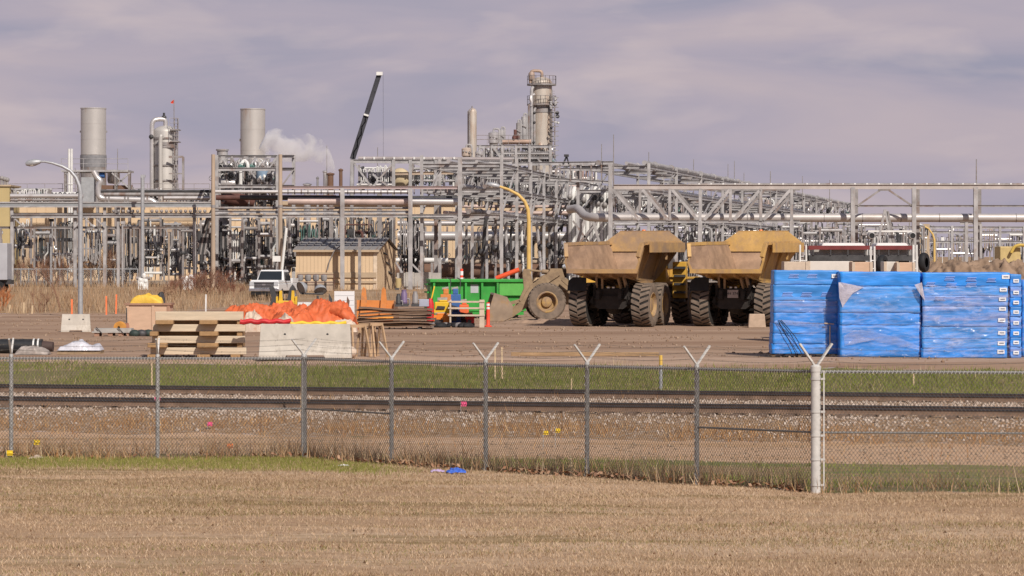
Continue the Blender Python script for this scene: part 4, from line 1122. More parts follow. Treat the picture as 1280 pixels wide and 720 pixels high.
    for s in (-1, 1):
        fe = MB(); fe.box(s * 1.38 - .42, s * 1.38 + .42, 6.3, 8.5, 1.96, 2.08); fe.box(s * 1.5 - .30, s * 1.5 + .30, 6.0, 6.35, 1.15, 2.75); fe.build('fender', m_yellow, t, bevel=.03, smooth=False)
        st_ = MB()
        for k in range(5): st_.box(s * 1.5 - .18, s * 1.5 + .30, 5.78, 5.99, 1.0 + k * .36, 1.10 + k * .36)
        st_.build('step', M['dark'], t, smooth=False)
        ra = MB(); ra.tube([(s * 1.6, 6.1, 2.7), (s * 1.6, 6.1, 3.5), (s * 1.6, 7.6, 3.5), (s * 1.6, 7.6, 2.1)], .025, 6); ra.build('handrail', M['dark'], t)
    be = MB(); be.lathe([(.10, 0), (.10, .16), (.07, .22), (0, .23)], 12, (-.45, 7.2, 3.95)); be.build('beacon', mat('amber_lens', (.75, .16, .02), .25), cab)
    be = MB(); be.tube([(-.45, 7.2, 3.40), (-.45, 7.2, 3.95)], .03, 6); be.build('beacon_mast', M['dark'], cab)
    return t
a1 = -math.radians(18)
tr = dump_truck('dusty yellow dump truck beside the wheel loader', False); tr.location = (X(760, 143), 143.4, 0); tr.rotation_euler = (0, 0, a1)
tr2 = dump_truck('dump truck with a number plate beside the blue stacks', True, m_bed2); tr2.location = (X(914, 143), 143.4, 0); tr2.rotation_euler = (0, 0, a1)
cbk = MB(); cbk.hexa([(-.37, 0, 0), (.37, 0, 0), (.37, .4, 0), (-.37, .4, 0), (-.32, .05, .58), (.32, .05, .58), (.32, .35, .58), (-.32, .35, .58)]); o = cbk.build('concrete_block', mat('dusty_block', (.42, .31, .23), .9, 0, .15, 4), bevel=.03, smooth=False); o.location = (X(946, 141.5), 141.3, 0); tag(o, 'tan block standing behind the truck with the number plate', 'block')

# ------------------------------------------------------------------ wheel loader (faces -x)
def loader():
    m_mudy = mat('loader_mud', (.29, .205, .125), .75, 0, .25, 2, rust=((.20, .135, .09), .42, 1.6, (1, 1, 1)), bump=.3, bscale=7)
    t = thing('wheel_loader', 'dusty tan wheel loader with its bucket down, behind the left dump truck', 'wheel loader')
    # local: x forward negative -> build facing -x ; y toward camera is negative
    for sy in (-1, 1):
        for k, xx in enumerate((0.0, 3.5)):
            cw = MB(); R_ = .885; w = .68; c = (xx, sy * 1.08, R_)
            prof = [(R_ * .54, -w * .46), (R_ * .7, -w * .5), (R_ * .9, -w * .5), (R_ * .97, -w * .42), (R_ * .985, 0), (R_ * .97, w * .42), (R_ * .9, w * .5), (R_ * .7, w * .5), (R_ * .54, w * .46)]
            cw.lathe(prof, 40, c, (0, 1, 0)); wo = cw.build('wheel', m_tyre, t)
            lg = MB()
            for j in range(30):
                th = 2 * math.pi * j / 30
                for s in (-1, 1):
                    def P(u, tt, rr_): return (c[0] + rr_ * math.cos(th + tt + (.1 if s > 0 else 0)), c[1] + u, c[2] + rr_ * math.sin(th + tt + (.1 if s > 0 else 0)))
                    lg.hexa([P(0, 0, R_ * .95), P(s * w * .5, 0, R_ * .95), P(s * w * .5, .11, R_ * .95), P(0, .11, R_ * .95), P(0, 0, R_ * 1.0), P(s * w * .48, 0, R_ * .99), P(s * w * .48, .11, R_ * .99), P(0, .11, R_ * 1.0)])
            lg.build('tread', m_tyre, wo, smooth=False)
            hb = MB(); o_ = sy * w * .5
            hb.lathe([(R_ * .56, o_ * .96), (R_ * .50, o_ * 1.0), (R_ * .46, o_ * .9), (R_ * .43, o_ * .2), (R_ * .30, o_ * .15), (R_ * .26, o_ * .5), (R_ * .1, o_ * .62), (0, o_ * .63)], 28, c, (0, 1, 0)); hb.build('rim', m_hub, wo)
    fr = MB(); fr.box(-.6, 1.6, -.55, .55, .75, 1.45); fr.tube([(0, -.9, .885), (0, .9, .885)], .22, 10)
    for sy in (-1, 1):
        fr.hexa([(-.55, sy * .55 - .06, 1.4), (1.05, sy * .55 - .06, 1.4), (1.05, sy * .55 + .06, 1.4), (-.55, sy * .55 + .06, 1.4), (.25, sy * .55 - .06, 2.42), (.75, sy * .55 - .06, 2.42), (.75, sy * .55 + .06, 2.42), (.25, sy * .55 + .06, 2.42)])
        fr.bar((.9, sy * .5, 1.9), (1.7, sy * .5, 1.1), .14, .20)
    fr.bar((.3, -.6, 2.3), (.3, .6, 2.3), .2, .2)
    fr.build('front_frame', m_mudy, t, smooth=False)
    for sy in (-1, 1):
        am = MB()
        pl = [(.55, 2.36), (-.10, 2.08), (-.75, 1.62), (-1.12, .95), (-1.70, .42), (-1.95, .38), (-1.9, .18), (-1.60, .14), (-.90, .62), (-.45, 1.25), (.05, 1.72), (.65, 2.12)]
        am.prism(pl, sy * .62 - .07, sy * .62 + .07); am.build('lift_arm', m_mudy, t, smooth=False)
        cy = MB(); cy.tube([(.75, sy * .40, 1.25), (-.1, sy * .40, 1.55)], .08, 10); cy.tube([(-.1, sy * .40, 1.55), (-.75, sy * .5, 1.35)], .045, 8); cy.build('lift_cylinder', m_mudy, t)
    zb = MB(); zb.prism([(-.55, 1.7), (-.72, 2.35), (-.98, 2.42), (-1.05, 2.2), (-.98, 1.5), (-1.22, .95), (-1.0, .85), (-.72, 1.25)], -.12, .12); zb.build('bell_crank', m_mudy, t, smooth=False)
    tl = MB(); tl.tube([(.75, 0, 2.2), (-.15, 0, 2.28)], .11, 12); tl.tube([(-.15, 0, 2.28), (-.85, 0, 2.36)], .05, 8); tl.build('tilt_cylinder', m_mudy, t)
    ln = MB(); ln.bar((-1.1, 0, .95), (-1.62, 0, .80), .16, .16); ln.build('bucket_link', m_mudy, t, smooth=False)
    bk = MB(); W2 = 1.45
    pr = [(-1.60, .18), (-1.58, .72), (-1.85, 1.12), (-2.42, 1.30), (-2.48, 1.22), (-2.0, .98), (-1.78, .62), (-1.85, .25), (-2.10, .10), (-2.75, .06), (-2.75, .0), (-2.0, .0), (-1.72, .06)]
    bk.prism(pr, -W2, W2)
    side = [(-1.62, .2), (-1.60, .72), (-1.87, 1.12), (-2.44, 1.3), (-2.62, .7), (-2.75, .02), (-2.0, .01)]
    bk.prism(side, -W2 - .04, -W2 + .001); bk.prism(side, W2 - .001, W2 + .04)
    bko = bk.build('bucket', mat('scoured_bucket', (.30, .225, .165), .55, .25, .2, 2, rust=((.38, .22, .08), .36, 1.6, (1, 1, 1))), t, smooth=False)
    for k in range(8):
        te = MB(); y = -W2 + .12 + k * (2 * W2 - .24) / 7; te.hexa([(-2.70, y - .06, .0), (-2.70, y + .06, .0), (-2.95, y + .04, .02), (-2.95, y - .04, .02), (-2.70, y - .06, .10), (-2.70, y + .06, .10), (-2.95, y + .04, .05), (-2.95, y - .04, .05)]); te.build('tooth', m_mudy, bko, smooth=False)
    rb = MB(); rb.box(1.75, 5.2, -.85, .85, .75, 1.6); rb.hexa([(3.0, -.8, 1.6), (5.3, -.8, 1.6), (5.3, .8, 1.6), (3.0, .8, 1.6), (3.0, -.75, 2.4), (5.15, -.7, 2.1), (5.15, .7, 2.1), (3.0, .75, 2.4)]); rb.tube([(3.5, -.9, .885), (3.5, .9, .885)], .22, 10); rb.build('rear_body', m_yellow, t, bevel=.04, smooth=False)
    cb = MB(); cb.hexa([(1.6, -.7, 1.6), (2.95, -.7, 1.6), (2.95, .7, 1.6), (1.6, .7, 1.6), (1.75, -.65, 3.3), (2.85, -.65, 3.3), (2.85, .65, 3.3), (1.75, .65, 3.3)]); cab = cb.build('cab', m_yellow, t, bevel=.04, smooth=False)
    g = MB(); g.box(1.62, 1.66, -.55, .55, 2.1, 3.1)
    for sy in (-1, 1): g.box(1.9, 2.75, sy * .70 - .01, sy * .70 + .01, 2.1, 3.1)
    g.build('window', M['glass'], cab, smooth=False)
    for sy in (-1, 1):
        lm = MB(); lm.ball((.95, sy * .62, 2.5), .11, 10, 6); lm.build('headlight', mat('lamp_glass', (.65, .66, .68), .15, .3), t)
        fe = MB(); fe.bar((.7, sy * 1.08, 1.88), (1.35, sy * 1.08, 1.35), .5, .05); fe.build('fender', m_mudy, t, smooth=False)
    return t
ld = loader(); ld.location = (X(681.5, 155.8), 157, 0); ld.rotation_euler = (0, 0, .06)
# spoil around the loader
m_spoil = mat('spoil', (.33, .225, .16), .95, 0, .2, 2, bump=.6, bscale=5)
def mound(px0, px1, pyt, D, dep, label, seed, m=m_spoil, base=0.0, rough=.5, fine=.12, nu=60, nv=24, name='dirt_mound', cat='dirt mound', pw=2.2):
    x0, x1 = X(px0, D), X(px1, D); h = Zp(pyt, D) - base; w = x1 - x0; cx = (x0 + x1) / 2; b = MB()
    for i in range(nu + 1):
        for j in range(nv + 1):
            u = i / nu * 2 - 1; v = j / nv * 2 - 1; x = u * w / 2; y = v * dep / 2
            e = max(0, 1 - abs(u) ** (pw * 2.2)) * max(0, 1 - abs(v) ** pw)
            n = mnoise.fractal(Vector((x * .8 + seed, y * .8, seed)), 1.0, 2.0, 5)
            b.v.append((x, y, h * e * (.80 + .25 * rough * n) + fine * rough * min(1, e * 2) * (mnoise.noise(Vector((x * 2.2, y * 2.2, seed))) + .7 * mnoise.noise(Vector((x * 5, y * 5, seed))))))
    for i in range(nu):
        for j in range(nv):
            a = i * (nv + 1) + j; b.f.append((a, a + nv + 1, a + nv + 2, a + 1))
    o = b.build(name, m, sharp=70); o.location = (cx, D, base); tag(o, label, cat); return o
mound(628, 720, 399, 151.5, 2.0, 'low ridge of spoil in front of the wheel loader', 3, rough=.8)

# ------------------------------------------------------------------ green roll-off bin
def bin_():
    D = 163.0; m_g = mat('bright_green_paint', (.04, .30, .05), .5, 0, .22, 1.2, rust=((.13, .20, .08), .36, 2.2, (1, 1, .5)))
    t = thing('waste_bin', 'bright green roll-off waste bin behind the loader bucket', 'waste bin', (X(598, D), D, 0), .10)
    L2, w, z0, z1 = 2.30, 2.3, .35, Zp(350, D); b = MB()
    b.box(-L2, L2, .0, .06, z0, z1 - .10); b.box(-L2, L2, w - .06, w, z0, z1 - .10); b.box(L2 - .06, L2, .062, w - .062, z0, z1 - .1); b.box(-L2, -L2 + .06, .062, w - .062, z0, z1 - .1); b.box(-L2 + .062, L2 - .062, .062, w - .062, z0, z0 + .06)
    b.build('shell', m_g, t, smooth=False)
    r = MB()
    for (p, q) in (((-L2 - .05, -.05), (L2 + .05, .12)), ((-L2 - .05, w - .12), (L2 + .05, w + .05))): r.box(p[0], q[0], p[1] - (.2 if p[1] < 0 else 0), q[1], z1 - .10, z1 + .04)
    r.box(-L2 - .05, -L2 + .1, .121, w - .121, z1 - .1, z1 + .04); r.box(L2 - .1, L2 + .05, .121, w - .121, z1 - .1, z1 + .04)
    r.build('top_rim', m_g, t, bevel=.015, smooth=False)
    for k, xx in enumerate((-2.15, -1.42, -.62, .17, .92)):
        q = MB(); q.box(xx - .05, xx + .05, -.20, -.001, z0, z1 - .101); q.build('rib', m_g, t, smooth=False)
    q = MB(); q.box(1.0, L2, -.16, -.002, z0 + .75, z1 - .102); q.build('side_panel', mat('lit_green_paint', (.10, .38, .075), .5, 0, .1, 2), t, smooth=False)  # lighter green puts the light falling on this face into the colour
    q = MB(); q.box(-.38, .0, -.012, -.002, z1 - .62, z1 - .22); q.build('label_plate', mat('grey_notice', (.42, .43, .45), .6), t, smooth=False)
    for xx in (-2.35,):
        for k in range(4): q = MB(); q.box(xx - .12, xx + .08, .2, 2.0, z0 + .1 + k * .38, z0 + .18 + k * .38); q.build('end_rung', m_g, t, smooth=False)
    for sx in (-1.8, 1.8):
        q = MB()
        for yy in (.3, w - .3): q.lathe([(.001, -.08), (.17, -.08), (.17, .08), (.001, .08)], 14, (sx, yy, .17), (0, 1, 0))
        q.box(sx - .1, sx + .1, .4, w - .4, .17, .349); q.build('roller', M['dark'], t)
    q = MB(); q.bar((-2.2, .1, .25), (2.2, .1, .25), .12, .18); q.bar((-2.2, w - .1, .25), (2.2, w - .1, .25), .12, .18); q.build('skid_rail', m_g, t, smooth=False)
    return D, z1
DBn, zb_ = bin_()
b = MB(); b.tube([W(620, 348, 164.3), W(649, 337, 164.3)], .12, 10); o = b.build('orange_tube', mat('orange_pvc', (.75, .10, .035), .4, 0, .1, 3), loc=W(634, 344, 164.3)); tag(o, 'orange plastic tube sticking out of the green bin', 'tube')
heap(556, 580, 346.5, 164.2, 1.2, mat('cardboard', (.52, .38, .27), .85), 'heap of tan cardboard in the left of the green bin', 31, base=1.2)
heap(622, 648, 347, 164.6, 1.2, mat('white_refuse', (.62, .60, .56), .8), 'heap of white refuse in the right of the green bin', 33, base=1.2)

# ------------------------------------------------------------------ white pickup
def pickup():
    D = 219.0; m_w = mat('white_car_paint', (.72, .72, .72), .25, 0, .03, 1, coat=.6); m_blk = mat('black_trim', (.015, .015, .016), .5); m_chr = mat('chrome', (.6, .6, .62), .2, .9)
    g = gz(X(338, D), D)
    t = thing('pickup_truck', 'white pickup truck parked facing the yard before the pipework', 'pickup truck', (X(330, D), D, g), math.radians(-9))
    # local: y+ is rearward, front at y=0 faces -y; x right
    b = MB()
    def hx(x, y0, y1, z0, z1, tx=0, ty0=0, ty1=0): return [(-x, y0, z0), (x, y0, z0), (x, y1, z0), (-x, y1, z0), (-x + tx, y0 + ty0, z1), (x - tx, y0 + ty0, z1), (x - tx, y1 - ty1, z1), (-x + tx, y1 - ty1, z1)]
    b.hexa(hx(.99, .0, 5.8, .62, 1.12)); b.build('body', m_w, t, bevel=.06, smooth=False)
    h = MB(); h.hexa(hx(.97, .02, 1.75, 1.121, 1.34, .06, .12, 0)); h.build('hood', m_w, t, bevel=.06, smooth=False)
    c = MB(); c.hexa(hx(.96, 1.55, 4.0, 1.122, 1.99, .20, .72, .25)); cab = c.build('cab', m_w, t, bevel=.07, smooth=False)
    bd = MB(); bd.box(-.98, -.88, 4.02, 5.8, 1.121, 1.42); bd.box(.88, .98, 4.02, 5.8, 1.121, 1.42); bd.box(-.879, .879, 5.72, 5.8, 1.121, 1.42); bd.build('cargo_bed', m_w, t, bevel=.02, smooth=False)
    w = MB(); w.add([(-.80, 1.66, 1.28), (.80, 1.66, 1.28), (.70, 2.14, 1.88), (-.70, 2.14, 1.88), (-.80, 1.60, 1.28), (.80, 1.60, 1.28), (.70, 2.08, 1.90), (-.70, 2.08, 1.90)], [(4, 5, 6, 7), (0, 3, 2, 1), (0, 1, 5, 4), (3, 7, 6, 2), (1, 2, 6, 5), (0, 4, 7, 3)]); w.build('windscreen', M['glass'], cab, smooth=False)
    for s in (-1, 1):
        for (ya, yb) in ((2.0, 2.75), (2.85, 3.6)):
            k = MB(); ins = .26 * (ya - 1.55) if ya < 2.1 else 0
            k.hexa([(s * .935, ya, 1.3), (s * .952, ya, 1.3), (s * .952, yb, 1.3), (s * .935, yb, 1.3), (s * .80, ya + (.35 if ya < 2.1 else 0), 1.84), (s * .822, ya + (.35 if ya < 2.1 else 0), 1.84), (s * .822, yb, 1.84), (s * .80, yb, 1.84)]); k.build('side_window', M['glass'], cab, smooth=False)
        k = MB(); k.box(s * 1.02, s * 1.28, 1.95, 2.08, 1.28, 1.62); k.bar((s * .95, 2.02, 1.35), (s * 1.05, 2.02, 1.35), .05, .05); k.build('mirror', m_blk, t, smooth=False)
        k = MB(); k.box(s * .66 - .0, s * .95, -.03, .03, .98, 1.24) if s > 0 else k.box(-.95, -.66, -.03, .03, .98, 1.24); k.build('headlight', mat('headlamp_glass', (.55, .57, .6), .1, .3), t, smooth=False)
        for yy in (.98, 4.75):
            k = MB(); k.lathe([(.22, -.13), (.38, -.13), (.41, -.08), (.41, .08), (.38, .13), (.22, .13)], 22, (s * .86, yy, .41), (1, 0, 0)); wo = k.build('wheel', M['black'], t)
            k = MB(); k.lathe([(.24, s * .12), (.22, s * .14), (.12, s * .09), (0, s * .10)], 16, (s * .86, yy, .41), (1, 0, 0)); k.build('rim', m_chr, wo)
    k = MB(); k.box(-.64, .64, -.025, .04, .82, 1.22); gr = k.build('grille', m_blk, t, smooth=False)
    k = MB()
    for z in (.88, 1.02, 1.16): k.box(-.62, .62, -.05, -.026, z - .025, z + .025)
    k.box(-.12, .12, -.065, -.051, .98, 1.08); k.build('grille_bar', m_chr, gr, smooth=False)
    k = MB(); k.box(-.98, .98, -.16, .10, .60, .80); k.build('bumper', m_chr, t, bevel=.03, smooth=False)
    k = MB(); k.box(-.85, .85, -.10, .3, .38, .60); k.build('valance', m_blk, t, smooth=False)
    k = MB(); k.box(-.5, .5, .3, 5.5, .40, .62); k.build('underframe', m_blk, t, smooth=False)
pickup()
# ------------------------------------------------------------------ attachments and small machines
m_org = mat('orange_machine', (.60, .22, .06), .6, 0, .2, 3, rust=((.30, .16, .09), .38, 3, (1, 1, 1)))
m_yel2 = mat('safety_yellow', (.68, .42, .04), .5, 0, .12, 3)
# orange excavator bucket with ears
D = 146.0; t = thing('excavator_bucket', 'orange excavator bucket with two tall ears behind the rusty plates', 'bucket attachment', (X(469, D), D, 0))
b = MB(); b.prism([(-.70, .0), (.72, .0), (.72, .98), (-.70, 1.0)], 0, .06); b.prism([(-.70, 0), (-.64, 0), (-.64, .98), (-.70, .98)], .062, .9); b.prism([(.66, 0), (.72, 0), (.72, .98), (.66, .98)], .062, .9); b.box(-.64, .66, .84, .9, 0, .8); b.build('shell', m_org, t, smooth=False)
for xx in (-.45, .30):
    b = MB(); b.prism([(xx - .14, .2), (xx + .12, .2), (xx + .14, 1.0), (xx + .10, 1.42), (xx + .02, 1.52), (xx - .05, 1.4), (xx - .08, 1.0)], -.14, -.01); b.build('ear', m_org, t, smooth=False)
b = MB(); b.box(-.1, .7, -.5, -.1, .30, .36); b.build('lip_plate', mat('orange_sheet', (.7, .30, .06), .6), t, smooth=False)
b = MB(); b.prism([(.68, .1), (.95, .1), (.82, .95), (.72, .95)], -.2, -.1); b.build('side_cutter', M['rust'], t, smooth=False); t.scale = (1.14, 1.14, 1.1)
# yellow quick coupler
D = 142.0; t = thing('quick_coupler', 'yellow quick coupler attachment behind the orange tarps', 'coupler attachment', (X(358, D), D, 0))
b = MB(); b.box(-.36, .36, 0, .5, .5, 1.12); b.box(-.44, -.361, -.05, .55, .4, 1.3); b.box(.361, .44, -.05, .55, .4, 1.3); b.box(-.3, .3, .05, .45, 0, .499); b.build('housing', m_yel2, t, bevel=.02, smooth=False)
for xx in (-.24, .27):
    b = MB(); b.prism([(xx - .08, 1.12), (xx + .08, 1.12), (xx + .05, 1.55), (xx - .05, 1.55)], .05, .2); b.build('hook', m_yel2, t, smooth=False)
def claw(px, D, label, flip=1):
    t = thing('ripper_claw', label, 'ripper attachment', (X(px, D), D, 0))
    b = MB(); b.prism([(-.22 * flip, .5), (.14 * flip, .5), (.22 * flip, 1.1), (.10 * flip, 1.62), (-.02 * flip, 1.78), (-.12 * flip, 1.65), (-.02 * flip, 1.2)][::flip], 0, .25); b.build('shank', M['dark'], t, smooth=False)
    b = MB(); b.box(-.32, .32, -.05, .4, 0, .499); b.build('base_block', M['steel2'], t, smooth=False)
claw(340, 144, 'dark curved ripper claw left of the yellow coupler'); claw(365, 145.5, 'dark ripper claw behind the yellow coupler', -1)
# light tower with two lamp heads
D = 149.0; t = thing('light_tower', 'light tower with two round lamp heads above the orange tarps', 'light tower', (X(390, D), D, 0))
b = MB(); b.box(-.8, .8, .2, 1.4, .35, .95); b.build('engine_box', M['white'], t, bevel=.03, smooth=False)
b = MB(); b.tube([(.25, 0, 0), (.25, 0, 1.25)], .05, 8); b.tube([(-.5, 0, 1.35), (.5, 0, 1.32)], .035, 8); b.build('mast', M['dark'], t)
for xx in (-.8, .8):
    b = MB(); b.lathe([(.001, -.1), (.3, -.1), (.34, -.04), (.34, .04), (.3, .1), (.001, .1)], 16, (xx, .8, .34), (1, 0, 0)); b.build('wheel', M['black'], t)
def lamp_head(c, ax, r):
    b = MB(); b.lathe([(.05, -.18), (.12, -.17), (r * .8, -.06), (r, .08), (r, .12)], 18, c, ax); o_ = b.build('lamp_head', M['galv'], t)
    b = MB(); b.lathe([(r * .95, .095), (r * .6, .10), (0, .11)], 18, c, ax); b.build('lens', mat('lens_glass', (.18, .17, .16), .12, .1), o_)
lamp_head((-.40, 0, 1.62), (-.75, -.55, -.35), .30); lamp_head((.36, 0, 1.55), (.15, -.6, -.75), .28)
# white notice board
D = 141.0; t = thing('notice_board', 'white board leaning behind the right end of the orange tarps', 'board', (X(430.5, D), D, 0))
b = MB(); b.box(-.42, .42, 0, .03, .55, Zp(364, D)); b.build('panel', mat('white_board', (.72, .70, .70), .6, 0, .05, 2), t, smooth=False)
for xx in (-.35, .35): b = MB(); b.box(xx - .04, xx + .04, .032, .09, 0, 1.5); b.build('leg', m_saw, t, smooth=False)
b = MB()
for z in (.95, 1.15, 1.35): b.box(-.4, .4, -.004, -.001, z - .006, z + .006)
b.build('ruled_line', M['galv'], t, smooth=False)
b = MB(); b.prism([(-.07, 0), (.07, 0), (.05, .75), (.10, 1.15), (.0, 1.35), (-.06, .8)], 0, .06); o = b.build('rusty_spike', M['rust'], smooth=False); o.location = (X(434, 139), 139, 0); tag(o, 'rusty spike standing before the white board', 'spike')
b = MB(); b.prism([(-.06, 0), (.06, 0), (.04, 1.2), (-.10, 1.45)], 0, .06); o = b.build('rusty_spike', M['dark'], smooth=False); o.location = (X(414, 141), 141, 0); tag(o, 'dark spike standing left of the white board', 'spike')
# small pumps on and behind the plates
def pump(px, D, z, s, m, label, seed):
    r = random.Random(seed); t = thing('water_pump', label, 'pump', (X(px, D), D, z))
    b = MB(); b.box(-.18 * s, .18 * s, -.1, .2, 0, .12 * s); b.build('base', M['dark'], t, smooth=False)
    b = MB(); b.lathe([(.001, 0), (.13 * s, 0), (.15 * s, .06 * s), (.13 * s, .10 * s), (.13 * s, .42 * s), (.10 * s, .46 * s), (.10 * s, .56 * s), (0, .58 * s)], 12, (0, .05, .12 * s)); b.build('body', m, t)
    b = MB(); b.elbow([(.1 * s, .05, .3 * s), (.22 * s, .05, .32 * s), (.22 * s, .05, .05)], .035 * s, 8); b.build('outlet', M['steel2'], t)
zt = .925
pump(498, 138.8, zt, .76, M['dark'], 'dark green pump at the left of the plate stack top', 1); pump(505, 139, zt, 1.0, mat('purple_pump', (.17, .12, .22), .5), 'purple pump on the plate stack', 2); pump(519, 139, zt, .9, M['steel2'], 'grey pump right of the purple pump', 4)
b = MB(); b.box(-.2, .2, 0, .3, 0, .3); o = b.build('plastic_crate', mat('grey_blue_crate', (.36, .38, .46), .6), bevel=.02, smooth=False); o.location = (X(530, 139), 138.9, zt); tag(o, 'small grey blue crate at the right of the plate stack top', 'crate')
# plate compactors and rack of tools
def machine(px, py0, py1, D, w, m, label, name, cat, seed, handle=True):
    z1, z0 = Zp(py0, D), max(0, Zp(py1, D)); h = z1 - z0; r = random.Random(seed)
    t = thing(name, label, cat, (X(px, D), D, z0))
    b = MB(); b.box(-w * .5, w * .5, 0, .5, 0, h * .28); b.build('base_plate', M['dark'] if seed % 2 else m, t, bevel=.015, smooth=False)
    b = MB(); b.box(-w * .45, w * .45, .02, .45, h * .281, h * .85); b.box(-w * .2, w * .25, .05, .4, h * .851, h); b.build('engine_cover', m, t, bevel=.03, smooth=False)
    b = MB(); b.hexa([(-w * .38, -.05, h * .30), (w * .10, -.05, h * .30), (w * .06, .0, h * .30), (-w * .34, .0, h * .30), (-w * .30, -.06, h * .56), (w * .14, -.06, h * .52), (w * .12, .0, h * .50), (-w * .28, .0, h * .54)]); b.build('engine_block', M['dark'], t, smooth=False)
    b = MB(); b.tube([(-w * .3, .2, h * .99), (w * .25, .2, h * 1.02)], w * .14, 9); b.build('fuel_tank', mat('grimy_tank', (.30, .27, .24), .6, 0, .3, 4), t)
    if handle: b = MB(); b.elbow([(w * .3, .4, h * .5), (w * .42, .6, h * 1.25), (w * .1, .62, h * 1.3)], .022, 6); b.build('handle', M['dark'], t)
    return t
D = 143.0
machine(553.5, 375, 391.5, D, .76, mat('yellow_case', (.68, .44, .03), .5, 0, .1, 3), 'yellow generator case right of the rusty plates', 'generator', 'generator', 2, False)
machine(551, 391.6, 408.5, D - .1, .80, mat('orange_case', (.74, .22, .03), .5, 0, .1, 3), 'orange plate compactor on the ground before the yellow generator', 'plate_compactor', 'compactor', 3, False)
machine(557, 361, 407, D + 1.0, .50, m_org, 'orange compactor standing behind the yellow generator', 'plate_compactor', 'compactor', 5)
machine(569, 361, 407, D + 1.2, .52, M['blueeq'], 'blue pump set behind the pale rack', 'pump_set', 'pump', 6)
machine(569, 386, 408, D - .2, .50, mat('blue_case', (.04, .09, .30), .5), 'blue machine low at the left end of the pale rack', 'pump_set', 'pump', 8, False)
machine(580, 376, 408, D + .4, .44, mat('hot_orange', (.80, .16, .06), .5), 'bright orange machine inside the pale rack', 'concrete_saw', 'saw', 9, False)
machine(588, 392, 409, D - .6, .36, m_red, 'red machine on the ground at the pale rack', 'concrete_saw', 'saw', 11, False)
b = MB(); b.lathe([(.001, 0), (.16, .0), (.18, .2), (.16, .62), (.08, .75), (0, .76)], 14); o = b.build('fuel_can', m_red); o.location = (X(538, D), D, 0); o.scale = (.95, .95, 1.6); tag(o, 'red can at the right end of the rusty plates', 'can')
b = MB(); b.tube([W(543, 350 + 8, D + 1), W(536, 388, D + .2)], .03, 6); o = b.build('pole', m_yel2, loc=W(540, 372, D + .6)); tag(o, 'yellow pole leaning at the left end of the green bin', 'pole')
r = random.Random(8)
for k in range(9):
    px = 541 + k * 5.5; b = MB(); b.ball((0, 0, .06), .2, 9, 6, (1.5, 1, .8)); o = b.build('coiled_hose', M['black'] if k % 3 else M['steel2']); o.location = (X(px, D - 1.0), D - 1.0 + r.uniform(-.3, .3), .0); o.rotation_euler = (0, 0, r.uniform(0, 3))
    tag(o, f'dark coiled hose on the ground, number {k + 1} from the left under the machines' if False else ('dark bundle of hose on the ground before the orange compactor and the pale rack'), 'hose bundle', 'dark hose bundles on the ground')
# pale timber rack
D = 142.0; t = thing('timber_rack', 'pale timber rack of tools between the yellow generator and the orange delineator', 'rack', (X(585, D), D, 0))
m_rk = mat('pale_rack_wood', (.52, .42, .33), .8, 0, .12, 4)
for (xx, w_) in ((-.74, .07), (.58, .20)):
    b = MB(); b.box(xx - w_ / 2, xx + w_ / 2, 0, .08, 0, Zp(375, D)); b.build('upright', m_rk, t, smooth=False)
    b = MB(); b.box(xx - w_ / 2, xx + w_ / 2, .9, .98, 0, Zp(375, D)); b.build('upright', m_rk, t, smooth=False)
for z in (Zp(377, D), Zp(385, D), Zp(394, D)):
    b = MB(); b.box(-.84, .70, -.035, -.002, z - .03, z + .03); b.build('rail', m_rk, t, smooth=False)
    b = MB(); b.box(-.78, .66, .0 + .082, .9, z - .05, z - .02); b.build('shelf', m_rk, t, smooth=False)
# delineator
def delineator(px, py0, py1, D, label, w=.06, g=None):
    g = gz(X(px, D), D) if g is None else g; h = Zp(py0, D) - g
    t = thing('delineator_post', label, 'delineator', (X(px, D), D, g)); mo = mat('delineator_orange', (.82, .075, .035), .5, 0, .06, 3); mw = mat('reflective_band', (.75, .74, .74), .4)
    b = MB(); b.lathe([(.001, 0), (.17, 0), (.17, .03), (w * 1.3, .06), (w, .1), (w, h * .70), (w, h * .701), (w * .95, h), (0, h)], 12); b.build('tube', mo, t)
    for a in (.72, .86): b = MB(); b.lathe([(w + .004, h * a), (w + .004, h * (a + .09))], 12); b.build('band', mw, t)
delineator(610, 378, 407, 143.5, 'orange delineator post with white bands before the loader bucket', .075, .0)
delineator(577, 336, 356, 172, 'small red and white delineator rising behind the green bin', .08)
# ------------------------------------------------------------------ left side of the yard
D = 104.0; g = 0
t = thing('fabric_roll', 'long black roll of fabric lying at the left picture edge', 'fabric roll', (X(28, D), D, 0))
b = MB(); b.tube([(-2.2, .1, .23), (.62, 0, .23)], [.22, .22], 16); b.build('roll', mat('black_fabric', (.02, .021, .024), .55, 0, .3, 6), t)
b = MB(); b.tube([(.62, 0, .22), (.95, -.02, .21)], [.17, .155], 16); b.build('core', mat('core_tube', (.07, .045, .04), .7), t)
for xx in (.36, .50):
    b = MB(); b.lathe([(.225, -.025), (.235, -.025), (.235, .025), (.225, .025)], 16, (xx, 0, .23), (1, 0, 0), close=True); b.build('strap', M['white'], t)
heap(20, 62, 430, 103.4, .8, mat('grey_film', (.30, .26, .235), .5, 0, .3, 6), 'grey plastic sheet crumpled along the black roll', 41)
for k, (px, l) in enumerate(((6, .3), (14, .34))):
    pass
D = 103.5; t = thing('wrapped_pallet', 'low pallet under crumpled clear plastic left of the timber crib', 'pallet', (X(101, D), D, 0))
b = MB()
for yy in (-.4, 0, .4): b.box(-.66, .66, yy - .05, yy + .05, .0, .09)
for k in range(7): b.box(-.66 + k * .2, -.54 + k * .2, -.45, .45, .091, .115)
b.build('boards', m_bearer, t, smooth=False)
